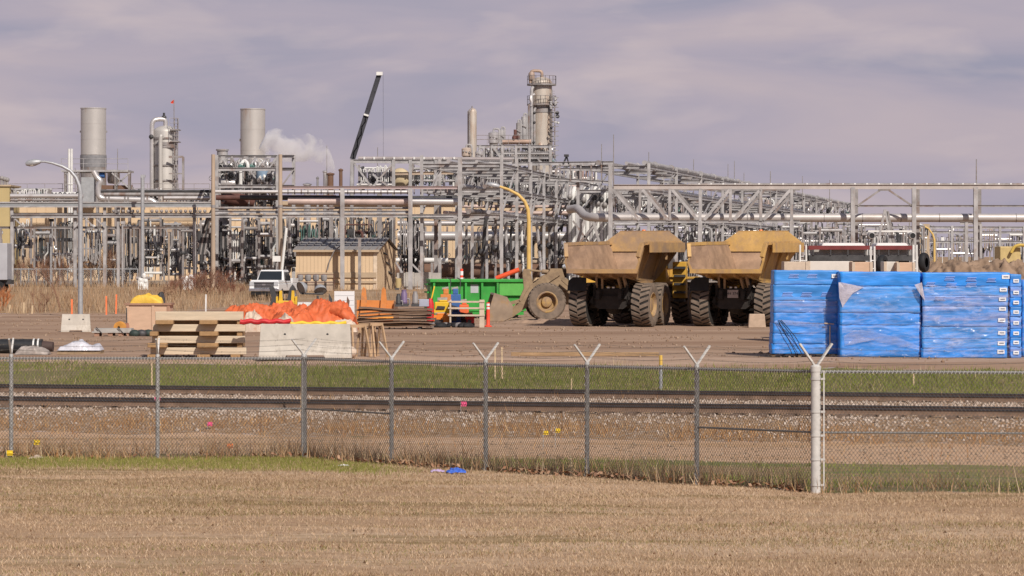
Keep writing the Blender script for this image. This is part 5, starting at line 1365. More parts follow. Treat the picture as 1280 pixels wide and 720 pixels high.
b = MB(); nu, nv = 30, 16
for i in range(nu + 1):
    for j in range(nv + 1):
        u = i / nu * 2 - 1; v = j / nv * 2 - 1; e = max(0, 1 - abs(u) ** 4) * max(0, 1 - abs(v) ** 4); n = mnoise.noise(Vector((u * 2.2, v * 2, 3)))
        b.v.append((u * .66, v * .5, .125 + max(0, e ** .5 * (.17 + .07 * math.sin(u * 5.2 + 2.2) + .10 * n + .07 * (1 - abs(mnoise.noise(Vector((u * 6, v * 5, 1))))) ** 2))))
for i in range(nu):
    for j in range(nv):
        a = i * (nv + 1) + j; b.f.append((a, a + nv + 1, a + nv + 2, a + 1))
b.build('plastic_sheet', mat('clear_plastic', (.56, .55, .60), .25, 0, .12, 6, spec=.6, bump=.4, bscale=12), t, sharp=60)
# wooden crate with a yellow tarp
D = 133.0; m_ply = mat('plywood', (.54, .365, .255), .8, 0, .1, 2, stretch=(1, 1, 3)); m_plyd = mat('crate_batten', (.33, .19, .13), .8, 0, .15, 3)
g = gz(X(185, D), D); t = thing('wooden_crate', 'big plywood crate with a yellow tarp on its lid', 'crate', (X(185, D), D, g)); h = Zp(379, D) - g
b = MB(); b.box(-.86, .86, 0, 1.2, .1, h - .08); b.build('box', m_ply, t, smooth=False)
for xx in (-.80, .20, .80): b = MB(); b.box(xx - .05, xx + .05, -.035, -.002, .1, h - .08); b.build('batten', m_ply if xx != .8 else m_plyd, t, smooth=False)
b = MB(); b.box(-.92, .92, -.06, 1.26, h - .078, h); b.build('lid', m_plyd, t, smooth=False)
for xx in (-.7, .7): b = MB(); b.box(xx - .06, xx + .06, 0, 1.2, 0, .098); b.build('skid', m_plyd, t, smooth=False)
m_ytarp = mat('yellow_tarp', (.66, .42, .06), .6, 0, .15, 3, bump=.3, bscale=8)
heap(164, 204, 365, 133.4, .9, m_ytarp, 'yellow tarp bundled on top of the plywood crate', 51, base=h + g, name='yellow_tarp')
heap(194, 206, 363.5, 133.8, .5, M['dark'], 'dark cloth bunched at the right of the yellow tarp', 53, base=h + g)
b = MB(); b.lathe([(.05, -.12), (.22, -.12), (.24, 0), (.22, .12), (.05, .12)], 16, (0, 0, .24), (.3, 1, 0)); o = b.build('cable_reel', mat('orange_reel', (.58, .27, .06), .7, 0, .2, 4)); o.location = (X(150, 131), 131, gz(X(150, 131), 131)); tag(o, 'small orange reel left of the plywood crate', 'reel')
b = MB(); b.lathe([(.04, -.1), (.2, -.1), (.2, .1), (.04, .1)], 14, (0, 0, .2), (1, .4, 0)); o = b.build('cable_reel', mat('brown_reel', (.30, .13, .08), .7)); o.location = (X(157, 131.5), 131.5, gz(X(157, 131), 131)); tag(o, 'small brown reel touching the plywood crate', 'reel')
stake(159, 385, 404, 131.8, M['dark'], 'thin black stake left of the plywood crate')
# low pallets with grey sheets
D = 126.0; t = thing('sheet_pallet', 'low pallet of grey sheets before the plywood crate', 'pallet', (X(141, D), D, 0))
b = MB()
for xx in (-.6, -.1, .3, .62): b.box(xx - .09, xx + .09, 0, .9, 0, .14)
b.build('bearer', m_plyd, t, smooth=False)
b = MB(); b.box(-.78, .72, -.05, .95, .141, .19); b.box(-.70, .68, 0, .9, .191, .30); b.build('sheet', M['concgrey'], t, smooth=False)
for xx in (-.52, .28): b = MB(); b.bar((xx - .1, -.06, .36), (xx + .12, -.06, .12), .02, .03); b.build('strap', M['dark'], t, smooth=False)
for k, px in enumerate((168, 176, 184)):
    b = MB(); b.ball((0, 0, .11), .17, 9, 6, (1.2, 1, .9)); o = b.build('cable_coil', mat('dark_green_coil', (.03, .045, .04), .6) if k != 1 else M['dark']); o.location = (X(px, 126), 126 + .2 * k, 0)
    tag(o, ['left', 'middle', 'right'][k] + ' of three dark coils on the ground before the plywood crate', 'coil')
m_ostk = mat('survey_orange', (.78, .20, .08), .6)
for k, (px, a, c, D) in enumerate(((90, 374, 394, 150), (133, 370, 387, 172), (145, 368, 387, 176), (12, 381, 394, 178), (30, 378, 393, 178), (40, 382, 393, 176))):
    stake(px, a, c, D, m_ostk if k < 3 else m_wst, ['orange survey stake standing behind the short concrete barrier', 'orange survey stake right of the street lamp', 'thin orange survey stake left of the plywood crate', 'pale stake farthest left in the dry field', 'second pale stake from the left in the dry field', 'third pale stake from the left, beside the brown bush'][k], r=.04)
stake(257, 368, 392, 140, mat('white_stake', (.7, .68, .66), .6), 'white stake with orange foot right of the plywood crate', 'marker_stake', .03, None)
b = MB(); b.bar((0, 0, 0), (0, 0, .45), .14, .1); o = b.build('orange_marker', m_ostk); o.location = (X(256, 139.5), 139.5, 0); tag(o, 'orange block at the foot of the white stake', 'marker')
heap(262, 300, 388, 138, 1.5, mat('tan_sacks', (.36, .27, .17), .85), 'low heap of tan sacks behind the timber crib', 61)
# ------------------------------------------------------------------ street lamps
def lamp(px, D, pts, r, m, head, label, base=None, tip=.5):
    g = gz(X(px, D), D) if base is None else base
    t = thing('street_lamp', label, 'street lamp', (X(px, D), D, g)); o = t.location.copy()
    P = [Vector((X(px, D), D, g - .1))] + [W(a, c, D) for a, c in pts]
    b = MB(); n = len(P); b.elbow(P, r, 10, br=4.0) if False else b.tube(P, [r * (1 - tip * k / (n - 1)) for k in range(n)], 10); b.build('pole', m, t, loc=o)
    e = W(*head, D); d = (e - P[-1]).normalized()
    b = MB(); b.lathe([(.03, -.1), (.10, .0), (.17, .25), (.16, .55), (.08, .72), (0, .74)], 12, P[-1], d); ho = b.build('lamp_head', M['galv'], t, loc=o)
    b = MB(); b.ball(P[-1] + d * .42 - Vector((0, 0, .10)), .13, 10, 6, (1.5, 1, .6)); b.build('lens', mat('lamp_lens_pale', (.6, .58, .52), .2), ho, loc=o)
    return t
lamp(100.5, 168, [(100.5, 300), (100.5, 240), (99, 232), (95, 222), (88, 213.5), (78, 208), (66, 204), (56, 202), (50, 202)], .13, M['galv'], (34, 204.5), 'grey street lamp with a curved arm behind the short concrete barrier', tip=.62)
m_yp = mat('yellow_lamp_pole', (.60, .40, .13), .55, 0, .14, 2)
lamp(661, 198, [(661, 300), (661, 275), (660, 262), (656, 252), (648, 243.5), (636, 237), (624, 233)], .14, m_yp, (606, 229.5), 'yellow street lamp curving over behind the green bin', tip=.45)
lamp(1168, 330, [(1168, 300), (1166, 293), (1161, 286), (1154, 282)], .12, m_yp, (1146, 280), 'small yellow street lamp far behind the dirt mound', tip=.4)
# ------------------------------------------------------------------ behind the blue stacks: long trailers, crates, A-frame
m_maroon = mat('maroon_band', (.17, .035, .035), .55, 0, .2, 2); m_roof = mat('pale_roof', (.66, .62, .60), .6, 0, .08, 1)
def tray(px0, px1, D, label, roofx):
    x0, x1 = X(px0, D), X(px1, D); cx = (x0 + x1) / 2; t = thing('flat_trailer', label, 'trailer', (cx, D, 0)); h = (x1 - x0) / 2
    z = lambda py: Zp(py, D)
    b = MB(); b.box(-h, h, 0, 2.4, z(326), z(319)); b.build('deck', M['dark'], t, smooth=False)
    b = MB(); b.box(-h, h, -.06, -.002, z(312), z(307)); b.box(-h, h, 2.402, 2.45, z(312), z(307)); b.build('side_board', m_maroon, t, smooth=False)
    b = MB(); b.hexa([(-h + roofx, .05, z(311.9)), (h - .05, .05, z(311.9)), (h - .05, 2.3, z(311.9)), (-h + roofx, 2.3, z(311.9)), (-h + roofx + .15, .3, z(303.5)), (h - .25, .3, z(303.5)), (h - .25, 2.1, z(303.5)), (-h + roofx + .15, 2.1, z(303.5))]); b.build('roof_cover', m_roof, t, bevel=.06, smooth=False)
    b = MB(); b.box(-h + .25, h - .1, .3, 2.2, z(318.9), z(312.1)); b.build('load', mat('grey_load', (.36, .33, .30), .7), t, smooth=False)  # even drab grey for the load
    for k in range(4):
        xx = -h + .2 + k * (2 * h - .4) / 3; b = MB(); b.bar((xx, -.03, z(319)), (xx, -.03, z(307)), .05, .05); b.build('stanchion', M['dark'], t, smooth=False)
    for sx in (-.55, .55):
        b = MB(); b.lathe([(.001, -.14), (.45, -.14), (.5, -.08), (.5, .08), (.45, .14), (.001, .14)], 18, (sx * h, .3, .5), (0, 1, 0)); b.build('wheel', M['black'], t)
        b = MB(); b.lathe([(.001, -.14), (.45, -.14), (.5, -.08), (.5, .08), (.45, .14), (.001, .14)], 18, (sx * h, 2.1, .5), (0, 1, 0)); b.build('wheel', M['black'], t)
    b = MB(); b.box(-h * .9, h * .9, .6, 1.8, .9, z(326) - .002); b.build('chassis', M['dark'], t, smooth=False)
tray(1011, 1087, 150, 'long flat trailer with white cover and maroon side board, left one behind the blue stacks', .5)
tray(1093, 1141, 150.5, 'shorter trailer with white cover and maroon side board, right one behind the blue stacks', .0)
def crate(px0, px1, py0, D, dep, m, label, base=0.0, name='wooden_crate'):
    x0, x1 = X(px0, D), X(px1, D); z1 = Zp(py0, D); t = thing(name, label, 'crate', ((x0 + x1) / 2, D, base)); h = (x1 - x0) / 2
    b = MB(); b.box(-h, h, 0, dep, .12, z1 - base); b.build('box', m, t, bevel=.02, smooth=False)
    b = MB()
    for xx in (-h * .8, 0, h * .8): b.box(xx - .08, xx + .08, .02, dep, 0, .119)
    b.build('skid', m_bearer, t, smooth=False)
    for xx in (-h * .93, h * .93): b = MB(); b.box(xx - .05, xx + .05, -.03, -.002, .12, z1 - base); b.build('batten', m_rk, t, smooth=False)
crate(981, 1010, 327, 118, 1.5, m_rk, 'tan crate at the left, just behind the left blue stack')
crate(1009, 1066, 326.5, 121, 1.6, mat('pale_crate', (.62, .57, .52), .7, 0, .08, 2), 'long whitish crate under the left trailer edge')
crate(1066, 1090, 327.5, 119, 1.4, m_ply, 'brown plywood crate left of the white ladder stand')
crate(1106, 1122, 327, 121, 1.4, mat('pale_crate2', (.58, .54, .49), .7), 'pale crate between the white ladder stand and the brown crates')
crate(1122, 1143, 328, 120, 1.4, m_ply, 'brown plywood crate at the right, before the white post')
def ladder_stand(px, py0, D, w, label):
    z = Zp(py0, D); t = thing('ladder_stand', label, 'ladder', (X(px, D), D, 0))
    for s in (-1, 1):
        b = MB(); b.tube([(s * w, 0, 0), (s * w * .8, .1, z)], .045, 8); b.build('stile', M['white'], t)
    for k in range(1, int(z / .35)):
        b = MB(); b.tube([(-w * (1 - .2 * k * .35 / z), .1 * k * .35 / z, k * .35), (w * (1 - .2 * k * .35 / z), .1 * k * .35 / z, k * .35)], .03, 6); b.build('rung', M['white'], t)
ladder_stand(1004, 306, 146, .16, 'narrow white ladder stand at the left end of the left trailer')
ladder_stand(1091, 308, 146, .10, 'narrow white ladder stand between the two trailers')
ladder_stand(1144, 306, 146, .09, 'narrow white ladder stand at the right end of the trailers')
def reelwheel(px, py, D, r, label):
    t = thing('spare_wheel', label, 'wheel', (X(px, D), D, 0)); z = Zp(py, D)
    b = MB(); b.lathe([(r * .5, -.12), (r * .9, -.13), (r, -.06), (r, .06), (r * .9, .13), (r * .5, .12)], 20, (0, 0, z), (1, -.5, 0)); b.build('tyre', M['black'], t)
    b = MB(); b.bar((0, .3, 0), (0, .2, z), .1, .1); b.build('stand', M['dark'], t, smooth=False)
reelwheel(1103, 331, 144.5, .42, 'dark wheel leaning behind the brown crates, under the right trailer'); reelwheel(1155, 328, 144.5, .42, 'dark wheel at the right end of the trailers by the dirt mound')
mound(1132, 1345, 315, 163, 14, 'long mound of bare brown earth behind the right blue stack', 8, m=mat('bare_earth', (.25, .165, .11), .95, 0, .22, 1.6, col2=(.34, .235, .165), bump=.8, bscale=4), rough=.55, fine=.42, nu=190, nv=60, pw=3.0)
# grey box trailer at far left
D = 236.0; g = gz(X(2, D), D); t = thing('box_trailer', 'grey box trailer at the left picture edge before the brown bushes', 'box trailer', (X(-14, D), D, g))
b = MB(); b.box(-1.9, 1.28, 0, 2.2, .9, Zp(304, D) - g); b.build('box', mat('grey_box', (.38, .38, .41), .6, 0, .1, 1), t, bevel=.04, smooth=False)
b = MB(); b.box(-1.7, 1.5, .4, 1.8, .6, .898); b.build('chassis', M['dark'], t, smooth=False)
for xx in (-1.0, .7):
    for yy in (.2, 1.9):
        b = MB(); b.lathe([(.001, -.12), (.36, -.12), (.4, -.06), (.4, .06), (.36, .12), (.001, .12)], 16, (xx, yy, .4), (0, 1, 0)); b.build('wheel', M['black'], t)
# ------------------------------------------------------------------ the plant behind
PG = .5
def part(root, name, m, fn, **kw):
    b = MB(); fn(b); return b.build(name, m, root, loc=root.location.copy(), **kw)
def at(root, *a): return W(*a)
def newthing(name, label, cat, px, D, group=None, z=PG):
    return thing(name, label, cat, (X(px, D), D, z), 0, group)
def flange(b, c, r, ax): b.lathe([(r, -.05), (r * 1.45, -.05), (r * 1.45, .05), (r, .05)], 10, c, ax)
def handrail(root, pts, h=1.05, m='steel', every=1.6, name='handrail'):
    """rail along a polyline, with stanchions"""
    b = MB(); P = [Vector(p) for p in pts]
    for z in (h, h * .55): b.tube([p + Vector((0, 0, z)) for p in P], .025, 5, caps=False)
    for p, q in zip(P, P[1:]):
        n = max(1, int((q - p).length / every))
        for k in range(n + 1):
            c = p.lerp(q, k / n); b.bar(c, c + Vector((0, 0, h)), .04, .04)
    return b.build(name, M[m], root, loc=root.location.copy(), smooth=False)

# --- tan hall -----------------------------------------------------------
D = 322.0
t = newthing('process_hall', 'long low tan sided hall behind the pipework', 'hall', 150, D)
x0, x1 = X(-120, D), X(692, D); zt = Zp(256, D)
def _w(b): b.box(x0, x1, D, D + 22, PG, zt)
part(t, 'wall', M['tan'], _w, smooth=False)
def _r(b):
    k = x0
    while k < x1: b.box(k, k + .05, D - .03, D - .002, PG, zt); k += .9
part(t, 'siding_seam', mat('tan_seam', (.52, .385, .25), .7), _r, smooth=False)
part(t, 'roof_edge', M['tan2'], lambda b: b.box(x0 - .2, x1 + .2, D - .25, D + 22.2, zt + .002, zt + .35), smooth=False)
for (pa, pb, ya, yb) in ((205, 246, 270, 276), (262, 290, 300, 312), (20, 40, 300, 336), (590, 610, 300, 340), (655, 690, 332, 345), (92, 118, 268, 274), (300, 330, 318, 328)):
    part(t, 'louvre', M['tan2'], lambda b: b.box(X(pa, D), X(pb, D), D - .07, D - .035, Zp(yb, D), Zp(ya, D)), smooth=False)
t = newthing('tank_house', 'small ochre sided block at the left picture edge above the grey beam', 'building', 0, 300)
part(t, 'wall', M['ochre'], lambda b: b.box(X(-60, 300), X(12, 300), 300, 306, PG, Zp(233, 300)), smooth=False)
part(t, 'roof_edge', M['tan2'], lambda b: b.box(X(-60, 300) - .1, X(12, 300) + .15, 299.85, 306.1, Zp(233, 300) + .002, Zp(231, 300)), smooth=False)
for px in (2, 6, 9): part(t, 'roof_vent', M['steel2'], lambda b: (b.tube([W(px, 231, 302), W(px, 222 + px * .3, 302)], .12, 8), b.ball(W(px, 222 + px * .3, 302), .22, 8, 5)))

# --- exhaust stacks --------------------------------------------------------
def stack(px0, px1, pyt, D, collar, label, seed, rusty):
    c = (px0 + px1) / 2; r = (px1 - px0) / 2 * D / F; t = newthing('exhaust_stack', label, 'chimney', c, D); zt = Zp(pyt, D); zc = Zp(collar, D); cx = X(c, D)
    m_s = mat(f'stack_shell_{rusty}', (.50, .47, .445), .42, .35, .06, .5, rust=((.36, .23, .16), .36 if rusty else .30, .9, (1, 1, .12)))
    part(t, 'shell', m_s, lambda b: b.lathe([(r, zc), (r, zt - .1), (r * 1.03, zt - .1), (r * 1.03, zt), (r * .93, zt), (r * .93, zt - 3), (0, zt - 3)], 40, (cx, D, 0)))
    part(t, 'base', M['steel2'], lambda b: b.lathe([(r * 1.03, PG), (r * 1.03, zc + .05), (r * .9, zc + .06)], 32, (cx, D, 0)))
    for k in range(1, 3):
        z = zc + (zt - zc) * k / 3; part(t, 'weld_ring', m_s, lambda b: b.lathe([(r + .001, z - .02), (r + .012, z - .02), (r + .012, z + .02), (r + .001, z + .02)], 32, (cx, D, 0)))
    for s in (-1, 1): part(t, 'lifting_lug', M['steel2'], lambda b: b.box(cx + s * r - .1, cx + s * r + .1, D - .15, D + .15, zc + (zt - zc) * .48, zc + (zt - zc) * .52), smooth=False)
    return t, cx, r
t, cx, r = stack(101, 132.5, 135, 330, 194, 'plain grey exhaust stack on the far left with a dark collar', 1, False)
part(t, 'collar', mat('stack_collar', (.24, .235, .245), .6, .2, .2, 2), lambda b: b.lathe([(r * 1.05, Zp(209, 330)), (r * 1.05, Zp(194.5, 330)), (r, Zp(194.4, 330))], 32, (cx, 330, 0)))
stack(300.5, 331.5, 136, 333, 214, 'rust streaked exhaust stack behind the open pipe frame, steam before it', 2, True)

# --- platform by the left stack ---------------------------------------------
D = 322.0
t = newthing('equipment_platform', 'raised steel platform with handrails and tanks at the foot of the left exhaust stack', 'platform', 120, D)
zz = Zp(213, D)
part(t, 'deck', M['steel'], lambda b: b.box(X(80, D), X(163, D), D - 2, D + 3, zz - .18, zz), smooth=False)
for px in (82, 98, 122, 145, 162): part(t, 'column', M['steel2'], lambda b: b.ibeam(W(px, 372 - 50, D - 1.9), W(px, 215.5, D - 1.9), .28, .28))
handrail(t, [(X(80, D), D - 2, zz), (X(163, D), D - 2, zz)])
for (pa, pb) in (((82, 232), (98, 216)), ((98, 232), (82, 216)), ((145, 232), (162, 216)), ((140, 216), (160, 234))): part(t, 'brace', M['steel'], lambda b: b.bar(W(*pa, D - 1.9), W(*pb, D - 1.9), .14, .14), smooth=False)
part(t, 'cabinet', mat('grey_cabinet', (.33, .335, .35), .5), lambda b: b.box(X(104, D), X(121, D), D - 1.5, D + 1.5, Zp(254, D), Zp(222, D)), smooth=False)
part(t, 'blue_motor', M['blueeq'], lambda b: b.tube([W(124, 219, D - 1.4), W(131, 219, D - 1.4)], .28, 10))
part(t, 'drum', M['alu'], lambda b: b.lathe([(0, 0), (.5, .05), (.6, .3), (.6, 1.1), (.4, 1.35), (0, 1.4)], 16, (X(142, D), D, Zp(230, D))))
part(t, 'rusty_beam', M['rust'], lambda b: b.box(X(122, D), X(168, D), D - 1.7, D - 1.3, Zp(237, D), Zp(232, D)), smooth=False)
for k, px in enumerate((86.3, 89.5)):
    tt = newthing('vent_pipe', ['left', 'right'][k] + ' of two tall white vent pipes beside the left stack', 'vent pipe', px, 315)
    part(tt, 'pipe', M['white'], lambda b: b.tube([W(px, 340, 315), W(px, 186, 315)], .11, 8)); part(tt, 'flange', M['white'], lambda b: flange(b, W(px, 230, 315), .11, (0, 0, 1)))
t = newthing('goose_neck_pipe', 'pale pipe bending down in front of the cabinet and running right above the grey beam', 'pipe', 130, 300)
part(t, 'pipe', M['alu'], lambda b: b.elbow([W(117, 214, 300), W(121, 222, 300), W(126, 226, 300), W(123, 232, 300), W(123, 248, 300), W(190, 250, 300), W(196, 256, 300)], .26, 10, br=.6))
part(t, 'support', M['steel'], lambda b: (b.bar(W(150, 251, 300), W(150, 262, 300), .2, .2), b.bar(W(180, 251, 300), W(180, 262, 300), .2, .2)), smooth=False)

# --- vessel with dome top ---------------------------------------------------
D = 328.0; cx = X(206.5, D); r = 14.5 * D / F
t = newthing('process_vessel', 'domed grey process column with a looped top pipe left of the open frame', 'process column', 206.5, D)
zt = Zp(165, D); dome = [(r * math.cos(a), zt + (Zp(157, D) - zt) * math.sin(a)) for a in np.linspace(0, math.pi / 2, 7)]
m_v = mat('vessel_shell', (.46, .435, .41), .5, .2, .08, .6, rust=((.33, .25, .2), .3, .8, (1, 1, .3)))
part(t, 'shell', m_v, lambda b: b.lathe([(r, PG), (r, zt)] + dome, 28, (cx, D, 0)))
for py in (173, 181, 207, 226): part(t, 'ring', M['steel2'], lambda b: b.lathe([(r, Zp(py + 1, D)), (r + .1, Zp(py + 1, D)), (r + .1, Zp(py - 1, D)), (r, Zp(py - 1, D))], 24, (cx, D, 0)))
part(t, 'name_band', M['steel2'], lambda b: b.box(X(204, D), X(219, D), D - r - .05, D - r + .5, Zp(185, D), Zp(178, D)), smooth=False)
part(t, 'overhead_pipe', M['alu'], lambda b: b.elbow([W(207, 158, D), W(207, 149, D), W(190, 149, D - .4), W(190, 345, D - .6)], .22, 10, br=.6))
part(t, 'downcomer', m_v, lambda b: b.elbow([W(203, 172, D - 1.6), W(201, 169, D - 1.8), W(200.5, 178, D - 1.8), W(201, 345, D - 1.8)], .2, 10))
part(t, 'side_column', m_v, lambda b: b.lathe([(0, Zp(166, D)), (.45, Zp(168, D)), (.5, Zp(172, D)), (.5, PG)], 14, (X(196, D), D + .3, 0)))
for py in (163, 178): 
    part(t, 'platform', M['steel2'], lambda b: b.box(X(214, D), X(225, D), D - 1.4, D + 1, Zp(py, D), Zp(py - 1, D)), smooth=False)
    handrail(t, [(X(214, D), D - 1.4, Zp(py - 1, D)), (X(225, D), D - 1.4, Zp(py - 1, D))], every=.7)
part(t, 'ladder', M['steel2'], lambda b: [b.tube([W(222, 345, D - 1.2), W(222, 148, D - 1.2)], .05, 5), b.tube([W(218, 345, D - 1.2), W(218, 148, D - 1.2)], .05, 5)] + [b.bar(W(218, y, D - 1.2), W(222, y, D - 1.2), .04, .04) for y in range(150, 260, 4)])
part(t, 'side_frame', M['steel2'], lambda b: (b.bar(W(211, 196, D - 1.8), W(229, 196, D - 1.8), .2, .2), b.bar(W(229, 196, D - 1.8), W(229, 240, D - 1.8), .22, .22), b.bar(W(211, 217, D - 1.8), W(229, 217, D - 1.8), .12, .12)), smooth=False)
part(t, 'valve', M['dark'], lambda b: (b.ball(W(205, 147, D), .25, 8, 6), b.tube([W(205, 147, D), W(205, 141, D)], .12, 6), b.ball(W(189, 171, D - .6), .24, 8, 6)))
part(t, 'mast', M['steel2'], lambda b: b.tube([W(217.5, 165, D), W(217.5, 125, D)], .04, 5))
f_ = newthing('flag', 'small red flag flying from the domed process column', 'flag', 216, D, z=Zp(128, D))
part(f_, 'cloth', mat('red_flag', (.75, .09, .05), .6), lambda b: b.add([W(217.6, 124.5, D), W(217.6, 129, D), W(215, 129.5, D + .1), W(213, 128.5, D - .1), W(215, 126, D + .1), W(217.6, 124.5, D + .03), W(217.6, 129, D + .03), W(215, 129.5, D + .13), W(213, 128.5, D - .07), W(215, 126, D + .13)], [(0, 1, 2, 3, 4), (9, 8, 7, 6, 5)] + [(i, i + 5, (i + 1) % 5 + 5, (i + 1) % 5) for i in range(5)]), smooth=False)

# --- generic pipe rack --------------------------------------------------------
def rack_run(name, label, A, B, z_levels, ncol, width, zc_top, m='steel', base=PG, colw=.26, pipes=(), brace=True, cross=True, group=None):
    """elevated rack from A to B (x, y) with two rows of columns; pipes: (level z, offset across -.5.. .5, radius, material)"""
    A = Vector((A[0], A[1], 0)); B = Vector((B[0], B[1], 0)); d = (B - A).normalized(); n = Vector((-d.y, d.x, 0)); 
    t = thing(name, label, 'pipe rack', (A.x, A.y, base), 0, group); L = (B - A).length
    for i in range(ncol + 1):
        for s in (-.5, .5):
            c = A + d * (L * i / ncol) + n * (s * width)
            part(t, 'column', M[m], lambda b: b.ibeam(c + Vector((0, 0, base)), c + Vector((0, 0, zc_top)), colw, colw, up=(0, 1, 0)))
        for z in z_levels:
            c1 = A + d * (L * i / ncol) - n * (.5 * width); c2 = c1 + n * width
            part(t, 'cross_beam', M[m], lambda b: b.ibeam(c1 + Vector((0, 0, z - .15)), c2 + Vector((0, 0, z - .15)), .2, .26))
    for z in z_levels:
        for s in (-.5, .5):
            o = n * (s * width)
            part(t, 'long_beam', M[m], lambda b: b.ibeam(A + o + Vector((0, 0, z - .15)), B + o + Vector((0, 0, z - .15)), .2, .28))
    if brace and len(z_levels) > 1:
        for i in range(0, ncol, 2):
            for s in (-.5, .5):
                p = A + d * (L * i / ncol) + n * (s * width); q = A + d * (L * (i + 1) / ncol) + n * (s * width)
                part(t, 'brace', M[m], lambda b: b.bar(p + Vector((0, 0, z_levels[0])), q + Vector((0, 0, z_levels[-1])), .12, .12), smooth=False)
    for (z, u, r, mm) in pipes:
        o = n * (u * width)
        def _p(b):
            b.tube([A + o + Vector((0, 0, z + r)) - d * .6, B + o + Vector((0, 0, z + r)) + d * .6], r, 10)
            k = 6.0
            while k < L: flange(b, A + o + d * k + Vector((0, 0, z + r)), r, d); k += 11
        part(t, 'pipe', M[mm], _p)
    return t
# near left rack: grey cable tray band at py 253-260, thin rail at 268-272
D = 250.0
t = newthing('cable_tray_rack', 'long grey cable tray rack crossing the left half before the tan hall', 'pipe rack', 100, D)
part(t, 'tray', mat('tray_grey', (.27, .28, .29), .55, .2, .15, 1), lambda b: b.box(X(-120, D), X(266, D), D, D + 1.2, Zp(258.5, D), Zp(253, D)), smooth=False)
part(t, 'tray_edge', M['steel'], lambda b: (b.box(X(-120, D), X(266, D), D - .06, D - .002, Zp(259.3, D), Zp(257.5, D)), b.box(X(-120, D), X(266, D), D - .06, D - .002, Zp(253.8, D), Zp(252.2, D))), smooth=False)
part(t, 'lower_rail', M['steel'], lambda b: b.ibeam(W(14, 270.5, D), W(575, 269.5, D), .22, .24))
part(t, 'lower_pipe', M['steel2'], lambda b: b.tube([W(14, 267.5, D + .5), W(265, 267.5, D + .5)], .09, 8))
part(t, 'middle_rail', M['steel2'], lambda b: b.ibeam(W(-40, 284.5, D + .6), W(250, 284.5, D + .6), .16, .18))
for px in (-62, 15, 94, 131, 148, 178.5, 243): part(t, 'column', M['steel'], lambda b: b.ibeam(W(px, 362, D + .3), W(px, 259 if px != 178.5 else 222, D + .3), .22, .22, up=(0, 1, 0)))
for px in range(140, 255, 6):
    if 178 < px < 186: continue
    part(t, 'tray_clamp', M['steel2'], lambda b: b.ball(W(px + (px % 3), 264, D - .1), .13, 6, 4))
for (a, c) in (((15, 270), (30, 284)), ((94, 284), (104, 270)), ((118, 271), (131, 284)), ((104, 271), (118, 284))): part(t, 'brace', M['steel'], lambda b: b.bar(W(*a, D), W(*c, D), .1, .1), smooth=False)
for k, (pa, pb, py, rr_, mm) in enumerate(((13, 104, 245, .19, 'alu'), (13, 100, 250, .10, 'steel2'), (130, 255, 243, .16, 'steel2'), (205, 262, 247.5, .18, 'alu'), (126, 265, 239, .12, 'dark'))):
    tt = newthing('pipe', ['pale pipe above the grey tray at the far left', 'thin grey pipe just above the grey tray at the far left', 'dull pipe running right from the cabinet above the tray', 'pale short pipe left of the open frame above the tray', 'thin dark pipe running above the tray to the open frame'][k], 'pipe', pa, 262, z=Zp(py, 262))
    part(tt, 'pipe_run', M[mm], lambda b: b.tube([W(pa, py, 262), W(pb, py, 262)], rr_, 10))
    for p_ in range(int(pa) + 6, int(pb), 24): part(tt, 'support', M['steel2'], lambda b: b.bar(W(p_, py, 262) - Vector((0, 0, rr_)), W(p_, 258, 262), .12, .12), smooth=False)
t = newthing('roof_walkway', 'thin handrail walkway on the roof of the tan hall at the left', 'walkway', 60, 318)
handrail(t, [(X(12, 318), 318, Zp(243, 318)), (X(100, 318), 318, Zp(243, 318))], 1.0, 'steel2', 1.4); handrail(t, [(X(165, 318), 318, Zp(243, 318)), (X(262, 318), 318, Zp(243, 318))], 1.0, 'steel2', 1.4)
part(t, 'deck', M['steel2'], lambda b: (b.box(X(12, 318), X(100, 318), 317.9, 319, Zp(245, 318), Zp(243, 318)), b.box(X(165, 318), X(262, 318), 317.9, 319, Zp(245, 318), Zp(243, 318))), smooth=False)

# --- middle near rack, py 237..270, px 266..575 -------------------------------
D = 250.0
t = newthing('main_pipe_rack', 'long middle pipe rack with pinkish pipes between the wood poles and the crossing rack', 'pipe rack', 420, D)
for px in (350, 428, 513, 575): part(t, 'column', M['steel'], lambda b: b.ibeam(W(px, 362, D), W(px, 235 if px != 575 else 197, D), .30, .30, up=(0, 1, 0)))
for px in (414, 475, 545): part(t, 'rear_column', M['steel2'], lambda b: b.ibeam(W(px, 354, D + 17), W(px, 240, D + 17), .30, .30, up=(0, 1, 0)))
part(t, 'column', M['steel2'], lambda b: b.ibeam(W(449.5, 362, D), W(449.5, 297, D), .22, .26, up=(0, 1, 0)))
part(t, 'top_beam', mat('pinkish_beam', (.40, .31, .30), .6, 0, .1, 1), lambda b: b.ibeam(W(352, 234.5, D), W(575, 234.5, D), .2, .22))
part(t, 'lower_beam', M['steel'], lambda b: b.ibeam(W(268, 265, D + .4), W(513, 265, D + .4), .2, .24))
part(t, 'pipe', M['pinkpipe'], lambda b: b.tube([W(360, 251.5, D + .9), W(512, 252.5, D + .9)], .27, 14)); part(t, 'pipe', M['alu'], lambda b: b.tube([W(512.5, 252, D + .9), W(574, 252.5, D + .9)], .27, 14))
part(t, 'dark_pipe', M['dark'], lambda b: b.tube([W(300, 246.5, D + 2), W(574, 247.5, D + 2)], .16, 10)); part(t, 'dark_pipe', M['redox'], lambda b: b.tube([W(270, 247, D + 3), W(420, 247, D + 3)], .2, 10))
